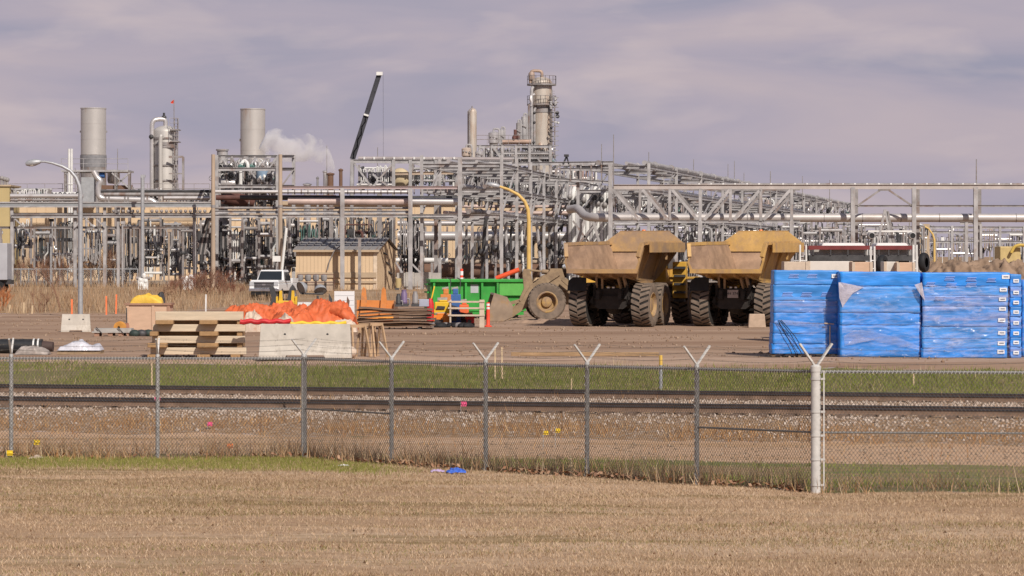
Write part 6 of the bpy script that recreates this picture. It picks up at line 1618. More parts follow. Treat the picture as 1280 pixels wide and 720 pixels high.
part(t, 'thin_pipe', M['steel2'], lambda b: b.tube([W(268, 260, D + 1), W(512, 260, D + 1)], .1, 8)); part(t, 'thin_pipe', M['alu'], lambda b: b.tube([W(268, 239.5, D + 1.5), W(512, 240, D + 1.5)], .13, 8))
for k in range(26):
    px = 360 + k * 8.3; part(t, 'hanger', M['steel2'], lambda b: b.bar(W(px, 236, D + .6), W(px, 243, D + .6), .08, .08), smooth=False)
for a, c, dd in (((442, 268), (458, 296), 3), ((492, 268), (474, 297), 3), ((515, 330), (526, 341), 0), ((495, 328), (503, 341), 0)): part(t, 'brace', M['steel'], lambda b: b.bar(W(*a, D + dd), W(*c, D + dd), .13, .13), smooth=False)
for k, px in enumerate((266.5, 350.5)):
    tt = newthing('utility_pole', ['left', 'right'][k] + ' tan wooden pole standing before the open pipe frame', 'pole', px, 246, z=gz(X(px, 246), 246))
    part(tt, 'shaft', M['woodpole'], lambda b: b.tube([Vector((X(px, 246), 246, gz(X(px, 246), 246) - .1)), W(px, 193 if k == 0 else 193, 246)], [.17, .14], 10))
    part(tt, 'pole_band', M['steel2'], lambda b: b.lathe([(.155, -.1), (.17, -.1), (.17, .1), (.155, .1)], 10, W(px, 258, 246)))

# --- open frame structure px 267..368, py 190..270 ----------------------------
D = 258.0
t = newthing('steel_structure', 'open three level steel frame full of pipes before the rust streaked stack', 'steel frame', 316, D)
for px, dd in ((271, 0), (347, 0), (273, 8), (367, 8), (310, 8)): part(t, 'column', M['steel'], lambda b: b.ibeam(W(px, 360, D + dd), W(px, 194, D + dd), .26, .26, up=(0, 1, 0)))
for (py, wz) in ((195.5, .22), (211.5, .26), (233, .24), (247, .2)):
    for dd, xb in ((0, 350), (8, 368)): part(t, 'beam', M['steel'], lambda b: b.ibeam(W(267, py, D + dd), W(xb, py, D + dd), .2, wz))
    for px, qx in ((268, 273), (348, 367)): part(t, 'side_beam', M['steel2'], lambda b: b.ibeam(W(px, py, D), W(qx, py, D + 8), .18, wz))
for s in range(8): part(t, 'grating_strip', M['dark'], lambda b: b.box(X(273 + s * 9.5, D), X(277 + s * 9.5 + (s % 3) * 3, D), D - .14, D - .12, Zp(195.2, D), Zp(194.1, D)), smooth=False)
for (a, c) in (((269, 233), (290, 212)), ((310, 212), (330, 233)), ((352, 233), (366, 213)), ((270, 212), (285, 196)), ((335, 212), (347, 196))): part(t, 'brace', M['steel'], lambda b: b.bar(W(*a, D + 3), W(*c, D + 3), .11, .11), smooth=False)
tt = newthing('vent_stack', 'short grey flat topped duct sticking up at the left of the open frame', 'duct', 278, D + 4)
part(tt, 'duct', M['steel'], lambda b: b.lathe([(.42, Zp(300, D)), (.42, Zp(188.5, D + 4)), (.5, Zp(188.4, D + 4)), (.5, Zp(186.5, D + 4)), (0, Zp(186.4, D + 4))], 18, (X(278, D + 4), D + 4, 0)))
tt = newthing('open_ended_duct', 'big dark open ended duct lying in the lower left of the open frame', 'duct', 285, D + 1, z=Zp(248, D))
part(tt, 'duct', M['redox'], lambda b: b.lathe([(.34, 0), (.50, 0), (.52, 1.2), (.42, 2.6), (.2, 2.7)], 20, W(279, 247, D + .8), (.75, .55, -.1))); part(tt, 'mouth', M['dark'], lambda b: b.lathe([(.35, .05), (0, .06)], 18, W(279, 247, D + .8), (.75, .55, -.1)))
rr = random.Random(11)
# pipes inside the frame: vertical loops and runs, each a thing
mm_ = ['steel', 'white', 'alu', 'steel', 'steel2', 'alu', 'steel']
words_m = {'steel': 'light grey', 'steel2': 'dull grey', 'alu': 'silvery', 'dark': 'black', 'redox': 'red brown', 'white': 'white', 'pinkpipe': 'pinkish', 'green': 'green', 'woodpole': 'tan'}
sh = ['looped', 'kinked', 'forked', 'stepped']
for k in range(22):
    px = 274 + k * 3.35; py = rr.choice((215, 217, 198, 200, 214)); m_ = mm_[k % 7]; w = rr.uniform(3, 9); d0 = D + 1 + (k * 1.7) % 6
    tt = newthing('riser_pipe', f'{words_m[m_]} {sh[k % 4]} riser pipe in the open frame, riser {["first","second","third","fourth","fifth","sixth","seventh","eighth","ninth","tenth","eleventh"][k // 2]} {"narrow" if k % 2 else "wide"} from the left', 'pipe', px, d0, 'risers inside the open pipe frame')
    yb = rr.uniform(228, 262)
    part(tt, 'pipe_run', M[m_], lambda b: b.elbow([W(px, yb, d0), W(px, py + 6, d0), W(px + w * .5, py, d0 + .3), W(px + w, py + 4, d0), W(px + w, py + 12, d0)], rr.uniform(.07, .15), 8))
    part(tt, 'valve', M[rr.choice(['dark', 'steel2', 'green', 'dark'])], lambda b: (b.ball(W(px, py + 9, d0), .24, 8, 6), b.tube([W(px, py + 9, d0), W(px + 2, py + 7, d0 - .4)], .05, 6), b.lathe([(.16, -.02), (.2, 0), (.16, .02)], 10, W(px + 2.4, py + 6.6, d0 - .5), (.5, -1, .4))))
tt = newthing('blue_exchanger', 'blue drum on the upper deck of the open frame', 'drum', 327, D + 3, z=Zp(226, D)); part(tt, 'drum', mat('pale_blue_drum', (.24, .33, .44), .5, 0, .15, 2), lambda b: b.lathe([(0, 0), (.42, .06), (.48, .2), (.48, .75), (.3, .9), (0, .92)], 16, W(328, 226, D + 3))); part(tt, 'foot', M['steel2'], lambda b: b.box(X(324, D + 3), X(332, D + 3), D + 2.8, D + 3.3, Zp(229, D), Zp(226.2, D)), smooth=False)
tt = newthing('silver_drum', 'silvery horizontal drum at the lower left of the open frame', 'drum', 280, D + 2, z=Zp(230, D)); part(tt, 'drum', M['alu'], lambda b: b.lathe([(0, 0), (.3, .05), (.36, .2), (.36, 1.2), (.3, 1.35), (0, 1.4)], 16, W(272, 229, D + 2), (1, 0, 0))); part(tt, 'saddle', M['steel2'], lambda b: b.box(X(276, D + 2), X(290, D + 2), D + 1.8, D + 2.2, Zp(236, D), Zp(233, D)), smooth=False)

# --- manifolds (dense pipework) -----------------------------------------------
def manifold(px0, px1, py0, py1, D, seed, label, dens=1.0, mats=None, group=None, dark=.25):
    r = random.Random(seed); t = newthing('pipe_manifold', label, 'pipe manifold', (px0 + px1) / 2, D, group, z=PG)
    mats = mats or ['steel', 'steel', 'steel2', 'alu', 'steel', 'white']
    w = (px1 - px0); h = py1 - py0; dep = 3.5
    for px in (px0 + 1, px1 - 1): part(t, 'post', M['steel2'], lambda b: b.bar(W(px, py1, D), W(px, py0, D), .16, .16), smooth=False)
    nl = max(2, int(h / 16 * dens))
    lv = sorted(py0 + h * (k + r.uniform(.1, .9)) / nl for k in range(nl))
    for py in lv:
        dd = D + r.uniform(-.4, dep); rad = r.uniform(.06, .17); m_ = r.choice(mats)
        part(t, 'header', M[m_], lambda b: b.tube([W(px0 - r.uniform(0, 3), py, dd), W(px1 + r.uniform(0, 3), py, dd)], rad, 8))
    for k in range(max(3, int(w / 3.4 * dens))):
        px = px0 + w * (k + r.uniform(.1, .9)) / max(3, int(w / 3.4 * dens)); dd = D + r.uniform(-.5, dep); rad = r.uniform(.05, .14)
        m_ = 'dark' if r.random() < dark else r.choice(mats)
        ya = py0 + h * r.uniform(0, .45); yb = py1 - h * r.uniform(0, .25); k2 = r.choice((-1, 1)) * r.uniform(2, 6)
        pts = [W(px, yb, dd), W(px, (ya + yb) / 2 + 3, dd)]
        if r.random() < .5: pts += [W(px + k2, (ya + yb) / 2 - 2, dd), W(px + k2, ya, dd)]
        else: pts += [W(px, ya, dd), W(px + k2, ya - 1.5, dd + .3)]
        part(t, 'riser', M[m_], lambda b: b.elbow(pts, rad, 7, seg=2))
        if r.random() < .75:
            yv = ya + (yb - ya) * r.uniform(.35, .9); m2 = 'dark' if r.random() < .45 else r.choice(['steel', 'green', 'steel2', 'alu', 'dark'])
            def _v(b):
                c = W(px, yv, dd - .1); b.ball(c, rad * 2.1, 7, 5); flange(b, c + Vector((0, 0, .28)), rad, (0, 0, 1)); flange(b, c - Vector((0, 0, .28)), rad, (0, 0, 1))
                a = Vector((r.uniform(-.8, .8), -1, r.uniform(-.2, .6))).normalized(); b.tube([c, c + a * .5], .035, 5); b.lathe([(.17, -.025), (.21, 0), (.17, .025)], 9, c + a * .5, a)
            part(t, 'valve', M[m2], _v)
    for k in range(2):
        pts = []; n_ = max(4, int(w / 2.6)); dd = D + r.uniform(-.6, 2); y1_ = py0 + h * r.uniform(.02, .3); y2_ = py0 + h * r.uniform(.55, .95)
        for i in range(n_):
            px = px0 + w * (i + r.uniform(.2, .8)) / n_; a_, c_ = y1_ + h * r.uniform(-.05, .15), y2_ + h * r.uniform(-.2, .05)
            pts += [W(px, a_, dd), W(px, c_, dd)] if i % 2 else [W(px, c_, dd), W(px, a_, dd)]
        part(t, 'tubing', M['dark' if (k == 0 and dark > .2) else r.choice(mats)], lambda b: b.elbow(pts, r.uniform(.035, .06), 5, seg=2))
    for k in range(int(2 * dens)):
        px = px0 + w * r.uniform(.1, .8); py = py0 + h * r.uniform(.2, .9); dd = D + r.uniform(0, dep); m_ = r.choice(['alu', 'steel2', 'white', 'dark'])
        ww = r.uniform(.25, .5); hh = r.uniform(.3, .9)
        part(t, 'instrument_box', M[m_], lambda b: (b.box(X(px, dd) - ww / 2, X(px, dd) + ww / 2, dd - .2, dd + .2, Zp(py, dd) - hh / 2, Zp(py, dd) + hh / 2), b.bar(W(px, py, dd + .1), W(px, py1, dd + .1), .07, .07)), smooth=False)
    return t
ordn = ['first', 'second', 'third', 'fourth', 'fifth', 'sixth', 'seventh', 'eighth', 'ninth', 'tenth', 'eleventh', 'twelfth', 'thirteenth', 'fourteenth', 'fifteenth', 'sixteenth']
G1 = 'pipe manifolds before the tan hall'
sp1 = [(-30, 2, 284, 345, .5), (16, 40, 270, 330, .6), (42, 66, 286, 335, .7), (68, 94, 272, 335, .5), (101, 126, 270, 338, .8), (132, 152, 282, 345, 1.2), (154, 176, 276, 350, 1.4), (178, 202, 272, 350, 1.5), (204, 226, 278, 352, 1.4), (228, 246, 282, 345, 1.0)]
for k, (a, c, y0, y1, de) in enumerate(sp1):
    manifold(a, c, y0, y1, 262 + (k % 3) * 4, 100 + k, f'{"sparse" if de < .75 else ("crowded" if de > 1.1 else "open")} pipe manifold, {ordn[k]} from the left before the tan hall', de, group=G1)
G2 = 'pipe manifolds under the open frame'
for k, (a, c) in enumerate(((250, 268), (268, 286), (287, 304), (305, 322), (323, 340), (341, 360), (361, 374))):
    manifold(a, c, 268, 357 if k < 5 else 340, 256 + (k % 2) * 5, 200 + k, f'dense tangle of pipes and valves, {ordn[k]} from the left under the open frame', 1.7, group=G2, dark=.32)
G3 = 'pipe manifolds above the tan shed'
for k, (a, c, y0, y1) in enumerate(((372, 400, 268, 298), (401, 426, 268, 298), (430, 462, 268, 297), (463, 494, 268, 300), (500, 530, 268, 330))):
    manifold(a, c, y0, y1 + 30, 268 + k, 300 + k, f'row of grey and green valves, {ordn[k]} from the left above the tan shed', 1.2, ['steel', 'green', 'steel', 'steel2', 'alu'] if k != 2 else ['redox', 'green', 'steel', 'redox'], G3)
t = newthing('slanted_pipe', 'dark bundle of pipes slanting down left of the left wooden pole', 'pipe bundle', 255, 252)
for k in range(4): part(t, 'pipe_run', M['dark'] if k % 2 == 0 else M['steel2'], lambda b: b.elbow([W(265 + k, 262 + k, 252), W(258 + k * 1.5, 275, 252), W(251 + k * 2.5, 300, 252), W(248 + k * 2.5, 318, 252)], .08, 7))
t = newthing('slanting_strut', 'white slanting strut rising from behind the pickup truck', 'strut', 355, 245); part(t, 'strut_tube', M['white'], lambda b: b.tube([W(351, 350, 245), W(358, 285, 245)], .1, 8)); part(t, 'foot_plate', M['steel2'], lambda b: b.box(X(351, 245) - .2, X(351, 245) + .2, 244.8, 245.2, PG - .05, PG + .05), smooth=False)
for k, (a, c, y0, y1, D) in enumerate(((172, 186, 332, 360, 243), (228, 243, 324, 352, 243))):
    t = newthing('wrapped_valve', ['pale insulated valve box farther left among the manifolds', 'pale insulated valve box nearer the left wooden pole'][k], 'valve', (a + c) / 2, D)
    b = MB(); r_ = random.Random(k + 3); b.hexa([(-.38, -.3, -.1), (.38, -.3, -.1), (.38, .3, -.1), (-.38, .3, -.1), (-.3, -.25, .95), (.34, -.25, .85), (.34, .25, .85), (-.3, .25, .95)])
    for _ in range(6): b.ball((r_.uniform(-.3, .3), -.2, r_.uniform(.2, 1.2)), r_.uniform(.10, .22), 7, 5, (1, .8, r_.uniform(.8, 1.5)))
    q = b.build('insulation', M['white'], t, smooth=False)
    b = MB(); b.tube([(-.5, 0, .9), (.5, 0, .9)], .12, 8); b.build('pipe_stub', M['steel2'], t)

# --- tan shed ------------------------------------------------------------------
D = 251.3; g = .46
t = newthing('tan_shed', 'small tan metal shed with a grey ribbed roof between the steel columns', 'shed', 420, D, z=g)
x0, x1 = X(370, D), X(471, D); ze = Zp(313, D); zr = Zp(298.5, D + 3); dep = 7.0
# gable end turned a little to the camera: skewed plan
sk = 1.15
def P(x, y, z): return (x + sk * (y / dep), D + y, z)
part(t, 'wall', M['tan'], lambda b: (b.hexa([P(x0, 0, g), P(x1, 0, g), P(x1, dep, g), P(x0, dep, g), P(x0, 0, ze), P(x1, 0, ze), P(x1, dep, ze), P(x0, dep, ze)]), b.add([P(x1 - .002, 0, ze), P(x1 - .002, dep, ze), P(x1 - .002, dep / 2, zr - .1)], [(0, 1, 2)])), smooth=False)
part(t, 'roof', mat('ribbed_roof', (.29, .275, .27), .5, .3, .1, 1), lambda b: (b.add([P(x0 - .2, -.3, ze - .05), P(x1 + .2, -.3, ze - .05), P(x1 + .2, dep / 2, zr), P(x0 - .2, dep / 2, zr), P(x0 - .2, -.3, ze + .03), P(x1 + .2, -.3, ze + .03), P(x1 + .2, dep / 2, zr + .08), P(x0 - .2, dep / 2, zr + .08)], [(0, 3, 2, 1), (4, 5, 6, 7), (0, 1, 5, 4), (1, 2, 6, 5), (3, 0, 4, 7)]), b.add([P(x0 - .2, dep + .3, ze), P(x1 + .2, dep + .3, ze), P(x1 + .2, dep / 2, zr + .08), P(x0 - .2, dep / 2, zr + .08)], [(0, 1, 2, 3)])), smooth=False)
for k in range(12):
    xx = x0 + (x1 - x0) * k / 11; part(t, 'roof_rib', M['steel2'], lambda b: b.bar(P(xx, -.3, ze + .06), P(xx, dep / 2, zr + .11), .06, .06), smooth=False)
part(t, 'eave_trim', M['tan2'], lambda b: b.box(x0 - .2, x1 + .2, D - .34, D - .301, ze - .12, ze + .04), smooth=False)
for (ya, yb) in ((347, 340.5), (354, 351)): part(t, 'shade_strip', M['tan2'], lambda b: b.box(x0, x1 - .02, D - .12, D - .01, Zp(ya, D), Zp(yb, D)), smooth=False)  # darker strips put the lower wall's shading into the colour
for k in range(1, 22):
    xx = x0 + (x1 - x0) * k / 22; part(t, 'siding_seam', M['tan2'], lambda b: b.box(xx - .012, xx + .012, D - .014, D - .002, g, ze - .13), smooth=False)
for k in range(1, 9):
    y_ = dep * k / 9; part(t, 'siding_seam', M['tan2'], lambda b: b.bar(P(x1 + .012, y_, g), P(x1 + .012, y_, ze + (zr - ze) * (1 - abs(2 * k / 9 - 1)) - .15), .025, .025), smooth=False)
part(t, 'corner_trim', mat('pale_trim', (.58, .47, .36), .7), lambda b: b.box(x1 - .25, x1 + .02, D - .03, D - .002, g, ze - .12), smooth=False)
part(t, 'cable_tray', M['dark'], lambda b: [b.bar(P(x1 + .03, 1.5 + k * .9, ze + .5 - k * .7), P(x1 + .03, 2.6 + k * .9, ze + .45 - k * .75), .12, .1) for k in range(4)], smooth=False)
t = newthing('lamp_arch_shadow', 'dark bent tube in place of a lamp conduit arching down the front of the tan shed', 'shadow', 415, 250.9); part(t, 'shadow', M['steel2'], lambda b: b.elbow([W(409, 338, 251.1), W(412, 326, 251.1), W(418, 313, 250.9), W(425, 308, 250.9)], .05, 6))  # tube modelled where a lamp's arched shadow falls on the wall
# fence and rail things before the shed
t = newthing('guard_rail', 'low pipe guard rail before the tan shed', 'guard rail', 395, 242); handrail(t, [(X(372, 242), 242, .42), (X(418, 242), 242, .42)], 1.25, 'redox', .9, 'rail_frame'); part(t, 'panel', M['woodpole'], lambda b: [b.box(X(372 + k * 12, 242), X(381 + k * 12, 242), 242.2, 242.3, .5, 1.2) for k in range(4)], smooth=False)
for k in range(4):
    tt = newthing('gas_cylinder', f'{ordn[k]} white gas bottle from the left behind the low guard rail', 'gas bottle', 374 + k * 10, 243, 'white gas bottles by the tan shed', z=.45); part(tt, 'bottle', M['steel'], lambda b: b.lathe([(0, 1.15), (.16, 1.2), (.22, 1.3), (.22, 1.6), (.12, 1.7), (0, 1.71)], 10, (X(375 + k * 10, 243), 243, .0))); part(tt, 'stand', M['dark'], lambda b: b.box(X(375 + k * 10, 243) - .2, X(375 + k * 10, 243) + .2, 242.8, 243.2, .45, 1.149), smooth=False)
# concrete panels and the dark horizontal vessel behind the middle
D = 256.0
for k in range(5):
    px = 496 + k * 11; t = newthing('barrier_block', f'{ordn[k]} grey concrete wall panel from the left, right of the tan shed', 'wall panel', px + 5, D, 'grey concrete panels right of the shed')
    part(t, 'slab', M['concgrey'], lambda b: b.box(X(px, D), X(px + 10.7, D), D, D + .25, .45, Zp(341, D) + (.05 if k % 2 else 0)), smooth=False); part(t, 'foot', M['concgrey'], lambda b: b.box(X(px + 1, D), X(px + 9, D), D - .5, D - .002, .45, .62), smooth=False)
t = newthing('yellow_barrel', 'small mustard yellow drum at the foot of the grey concrete panels', 'barrel', 498, 250, z=.5); part(t, 'drum', M['ochre'], lambda b: b.lathe([(0, .1), (.21, .1), (.22, .45), (.21, .8), (0, .81)], 14, (X(498, 250), 250, .55))); part(t, 'stand', M['dark'], lambda b: b.box(X(498, 250) - .25, X(498, 250) + .25, 249.8, 250.2, .5, .64), smooth=False)
for k, (a, c, py, rr_, mm, D) in enumerate(((495, 708, 338, .62, 'rust', 300), (560, 708, 327, .35, 'woodpole', 308), (495, 560, 325, .22, 'white', 296), (497, 708, 295, .42, 'alu', 306), (497, 735, 279, .24, 'alu', 310), (575, 735, 266, .2, 'pinkpipe', 300), (575, 735, 258, .14, 'pinkpipe', 302))):
    t = newthing('long_pipe', ['thick rusty pipe low behind the grey columns', 'tan pipe lying on the thick rusty pipe', 'short white pipe low behind the slanting columns', 'thick silvery pipe at mid height behind the grey columns', 'thinner silvery pipe above the thick silvery one', 'pinkish pipe high behind the yellow street lamp', 'thinnest pinkish pipe high behind the yellow street lamp'][k], 'pipe', a, D, z=Zp(py, D))
    part(t, 'pipe_run', M[mm], lambda b: b.tube([W(a, py, D), W(c, py + .5, D)], rr_, 14))
    for p_ in range(int(a) + 8, int(c), 37): part(t, 'support', M['steel2'], lambda b: b.bar(W(p_, py, D) - Vector((0, 0, rr_)), Vector((X(p_, D), D, PG)), .22, .22), smooth=False)
    for p_ in range(int(a) + 20, int(c), 61): part(t, 'flange', M[mm], lambda b: flange(b, W(p_, py + .5 * (p_ - a) / (c - a), D), rr_, (1, 0, 0)))

# --- crossing rack running away from px 575 to px 708 ---------------------------
A = (X(577, 252), 252.0); B = (X(709, 330), 330.0)
rack_run('crossing_pipe_rack', 'tall grey pipe rack with many columns running away from the middle to the right', A, B, [4.9 + 1.2, 8.0, 9.9], 8, 6.0, 10.5, pipes=[(6.1, -.35, .16, 'alu'), (6.1, -.1, .22, 'steel2'), (6.1, .2, .14, 'pinkpipe'), (8.0, -.3, .16, 'steel2'), (8.0, 0, .2, 'steel'), (8.0, .3, .12, 'redox'), (9.9, -.2, .12, 'steel'), (9.9, .15, .16, 'alu')], colw=.24)
# drop pipes hanging from it
rr = random.Random(21)
for k in range(14):
    f = (k + .5) / 14; D = 254 + 74 * f; px0 = 577 + 131 * f; x = A[0] + (B[0] - A[0]) * f + 1.5
    m_ = ['dark', 'steel2', 'steel', 'dark', 'white', 'steel2', 'alu'][k % 7]
    t = thing('drop_pipe', f'{words_m[m_]} drop pipe between the grey columns, {ordn[k]} from the left', 'pipe', (x, D, PG), 0, 'drop pipes under the crossing rack')
    o = rr.uniform(-.6, .6) * (3 if k == 4 else 1)
    part(t, 'pipe_run', M[m_], lambda b: b.elbow([(x + o, D, PG), (x + o * .3, D, 5.3), (x, D, 6.0), (x + .6, D + .4, 6.2)], rr.uniform(.09, .16), 8))
    part(t, 'valve', M['dark'], lambda b: (b.ball((x + o * .8, D - .1, PG + rr.uniform(1.5, 3.5)), .3, 8, 6), b.lathe([(.2, -.03), (.25, 0), (.2, .03)], 9, (x + o * .8, D - .6, PG + 2.2), (0, -1, 0))))
G4 = 'valve trains behind the grey columns'
for k, (a, c) in enumerate(((500, 530), (531, 560), (578, 604), (606, 632), (634, 660), (662, 690), (692, 716))):
    manifold(a, c, 283, 350, 312 + k * 2, 400 + k, f'valve train with dark risers, {ordn[k]} from the left behind the grey columns', 1.0, group=G4, dark=.4)
for k, (a, c) in enumerate(((578, 600), (601, 624), (625, 650), (651, 676), (677, 706))):
    manifold(a, c, 212, 258, 282 + k * 10, 500 + k, f'cluster of small pipes high in the crossing rack, {ordn[k]} from the left', 1.2, group='pipe clusters high in the crossing rack', dark=.2)

# --- elevated frame px 440..575, py 197..240 ------------------------------------
D = 272.0
t = newthing('braced_structure', 'raised cross braced steel frame above the middle rack, right of the crane boom', 'steel frame', 505, D)
for px in (440, 492, 513, 545, 574): part(t, 'column', M['steel'], lambda b: b.ibeam(W(px, 350, D), W(px, 200, D), .26, .26, up=(0, 1, 0)))
part(t, 'top_beam', M['steel'], lambda b: (b.ibeam(W(438, 201.5, D), W(640, 203, D), .2, .3)), smooth=False)
part(t, 'top_pipe', mat('dull_top_pipe', (.33, .29, .285), .6, .1, .2, .8), lambda b: b.tube([W(448, 198, D + .6), W(640, 199, D + .6)], .16, 10))
part(t, 'mid_beam', M['woodpole'], lambda b: b.ibeam(W(492, 217, D), W(575, 216, D), .2, .24))
for (a, c) in (((442, 203), (466, 236)), ((490, 205), (464, 236)), ((466, 218), (492, 238)), ((442, 238), (455, 225)), ((513, 203), (545, 212)), ((545, 203), (574, 214))): part(t, 'brace', M['steel'], lambda b: b.bar(W(*a, D), W(*c, D), .14, .14), smooth=False)
for k in range(10): part(t, 'rail_clip', M['white'], lambda b: b.box(X(454 + k * 12.5, D), X(456 + k * 12.5, D), D + .3, D + .42, Zp(199, D), Zp(196, D)), smooth=False)
tt = newthing('yellowed_tank', 'round yellowed tank end seen in the braced upper frame', 'tank', 500, D + 3, z=Zp(232, D)); part(tt, 'shell', mat('yellowed_shell', (.52, .42, .27), .55, 0, .14, 1), lambda b: b.lathe([(0, 0), (.5, .05), (.75, .25), (.8, .5), (.8, 4)], 20, W(500, 222, D + 2), (0, 1, 0))); part(tt, 'saddle', M['steel2'], lambda b: b.box(X(493, D + 3), X(507, D + 3), D + 3, D + 5, Zp(240, D), Zp(233, D)), smooth=False)
manifold(448, 490, 206, 238, D + 2, 601, 'tangle of dark pipes inside the braced part of the upper frame', 1.0, dark=.45); manifold(515, 574, 204, 236, D + 3, 602, 'loose pipework in the right part of the upper frame', .7)
# burners and small vents at px 385..420
for k, (px, y0, m_, r_) in enumerate(((406, 216, 'alu', .15), (413, 219, 'rust', .28), (426, 214, 'rust', .16), (384, 232, 'alu', .3), (397, 224, 'steel', .1))):
    D = 296.0; t = newthing('vent_pipe', ['silvery vent at the root of the steam plume', 'rusty burner can at the root of the steam plume', 'rust red vent right of the steam plume', 'low silvery vent under the steam plume', 'thin vent left of the steam root'][k], 'vent pipe', px, D); part(t, 'pipe', M[m_], lambda b: b.tube([W(px, 345, D), W(px, y0, D)], r_, 10)); part(t, 'cap', M[m_], lambda b: b.lathe([(r_, 0), (r_ * 1.3, .05), (r_ * 1.3, .15), (0, .25)], 10, W(px, y0, D)))
for k, (px, y0, D) in enumerate(((408.5, 182, 300), (247, 245, 300), (94, 210, 318), (147, 186, 330), (472, 184, 290), (752, 180, 300), (767, 168, 282), (811, 190, 300), (842, 208, 320), (867, 199, 340), (889, 216, 360), (910, 205, 365), (918, 201, 372), (930, 216, 380), (963, 214, 300), (1003, 220, 420), (1037, 225, 450), (1220.5, 199, 245.6))):
    t = newthing('lightning_mast', f'thin lightning mast against the sky, {(ordn + ["seventeenth", "eighteenth"])[[5,3,0,1,4,6,7,8,9,10,11,12,13,14,15,16,17,2][0] if False else sorted(range(18), key=lambda i: (408.5,247,94,147,472,752,767,811,842,867,889,910,918,930,963,1003,1037,1220.5)[i]).index(k)]} from the left', 'lightning mast', px, D, 'lightning masts on the racks'); part(t, 'rod', M['steel2'], lambda b: b.tube([W(px, 258 if px > 700 else 330, D), W(px, y0, D)], [.07, .035], 6)); part(t, 'clamp', M['steel2'], lambda b: b.box(X(px, D) - .1, X(px, D) + .1, D - .1, D + .1, Zp(256, D), Zp(252, D)), smooth=False)

# --- crane -----------------------------------------------------------------------
D = 345.0
t = newthing('mobile_crane', 'mobile crane with a long black boom leaning to the right against the sky', 'crane', 437, D)
P0, P1, P2 = W(437, 238, D), W(440.5, 199, D), W(474, 93, D)
m_bm = mat('boom_black', (.05, .05, .06), .5, .2, .3, 1)
def _boom(b):
    d = (P2 - P1).normalized(); n = Vector((-d.z, 0, d.x))
    q = P1.lerp(P2, .52)
    for (a, c, w) in ((P1, q, .13), (q, P2, .10)):
        for s in (-1, 1): b.bar(a + n * (s * w), c + n * (s * w), .08, .3)
        k = 0; L = (c - a).length; m = int(L / .6)
        for i in range(m): b.bar(a.lerp(c, i / m) + n * (w * (1 if i % 2 else -1)), a.lerp(c, (i + 1) / m) + n * (w * (-1 if i % 2 else 1)), .08, .08)
    b.bar(a, c, .10, .2)
part(t, 'boom', m_bm, _boom, smooth=False)
part(t, 'boom_collar', M['white'], lambda b: b.bar(P1.lerp(P2, .51), P1.lerp(P2, .53), .5, .5, (0, 1, 0)), smooth=False)
part(t, 'boom_head', M['white'], lambda b: b.box(P2.x - .28, P2.x + .35, D - .3, D + .3, P2.z - .1, P2.z + .25), smooth=False)
part(t, 'hoist_rope', M['dark'], lambda b: b.tube([P2 + Vector((.4, 0, 0)), P2 + Vector((.42, 0, -8.8))], .012, 4))
part(t, 'mast', m_bm, lambda b: b.bar(W(438, 330, D), P1, .40, .5), smooth=False)
part(t, 'carrier', M['ochre'], lambda b: (b.box(P0.x - 4, P0.x + 3, D - 1.3, D + 1.3, 1.1, 2.0), b.box(P0.x + 1, P0.x + 2.6, D - 1.2, D + 1.2, 2.002, 3.2)), smooth=False)
for xx in (-3.2, -1.6, .6, 2.2):
    for s in (-1, 1): part(t, 'wheel', M['black'], lambda b: b.lathe([(.001, -.15), (.5, -.15), (.55, 0), (.5, .15), (.001, .15)], 14, (P0.x + xx, D + s * 1.2, PG + .55), (0, 1, 0)))

# --- main column and neighbours ----------------------------------------------------
D = 340.0; cx = X(677, D); r = 13 * D / F; z = lambda py: Zp(py, D)
t = newthing('main_process_column', 'tallest rust streaked process column with ring platforms and a bent top pipe', 'process column', 677, D)
m_c = mat('column_shell', (.47, .415, .36), .5, .15, .1, .5, rust=((.33, .17, .09), .42, .8, (1, 1, .16)))
dome = [(r * math.cos(a), z(104) + (z(96) - z(104)) * math.sin(a)) for a in np.linspace(0, math.pi / 2, 7)]
part(t, 'shell', m_c, lambda b: b.lathe([(r, PG), (r, z(133)), (r * 1.0, z(132)), (r * 1.0, z(104))] + dome, 30, (cx, D, 0)))
part(t, 'reboiler', m_c, lambda b: b.ball(W(676, 183, D - 1.2), .35, 10, 7, (1, 1, 1.2)))
for py in (107, 132, 197):
    part(t, 'ring_platform', M['steel2'], lambda b: b.lathe([(r + .02, z(py)), (r + .42, z(py)), (r + .42, z(py) + .16), (r + .02, z(py) + .16)], 20, (cx, D, 0), close=True), smooth=False)
    pts = [(cx + (r + .40) * math.cos(a), D + (r + .40) * math.sin(a), z(py) + .16) for a in np.linspace(math.pi * .95, math.pi * 2.1, 12)]
    if py < 190: handrail(t, pts, .8, 'steel2', 1.1)
part(t, 'insulation_band', M['steel2'], lambda b: b.lathe([(r + .005, z(141)), (r + .05, z(141)), (r + .05, z(134)), (r + .005, z(134))], 24, (cx, D, 0)))
part(t, 'top_pipe', mat('rusty_top_pipe', (.34, .245, .19), .6, .1, .3, 1.5), lambda b: b.elbow([W(677.5, 97, D), W(677.5, 89, D), W(663, 88, D), W(663, 104, D)], .16, 10, br=.5))
part(t, 'top_drum', mat('rusty_drum', (.34, .255, .21), .6, .1, .3, 1.2), lambda b: b.lathe([(0, z(101)), (.28, z(100)), (.32, z(98)), (.32, z(92)), (.2, z(90)), (0, z(89.5))], 14, (X(664.5, D), D, 0)))
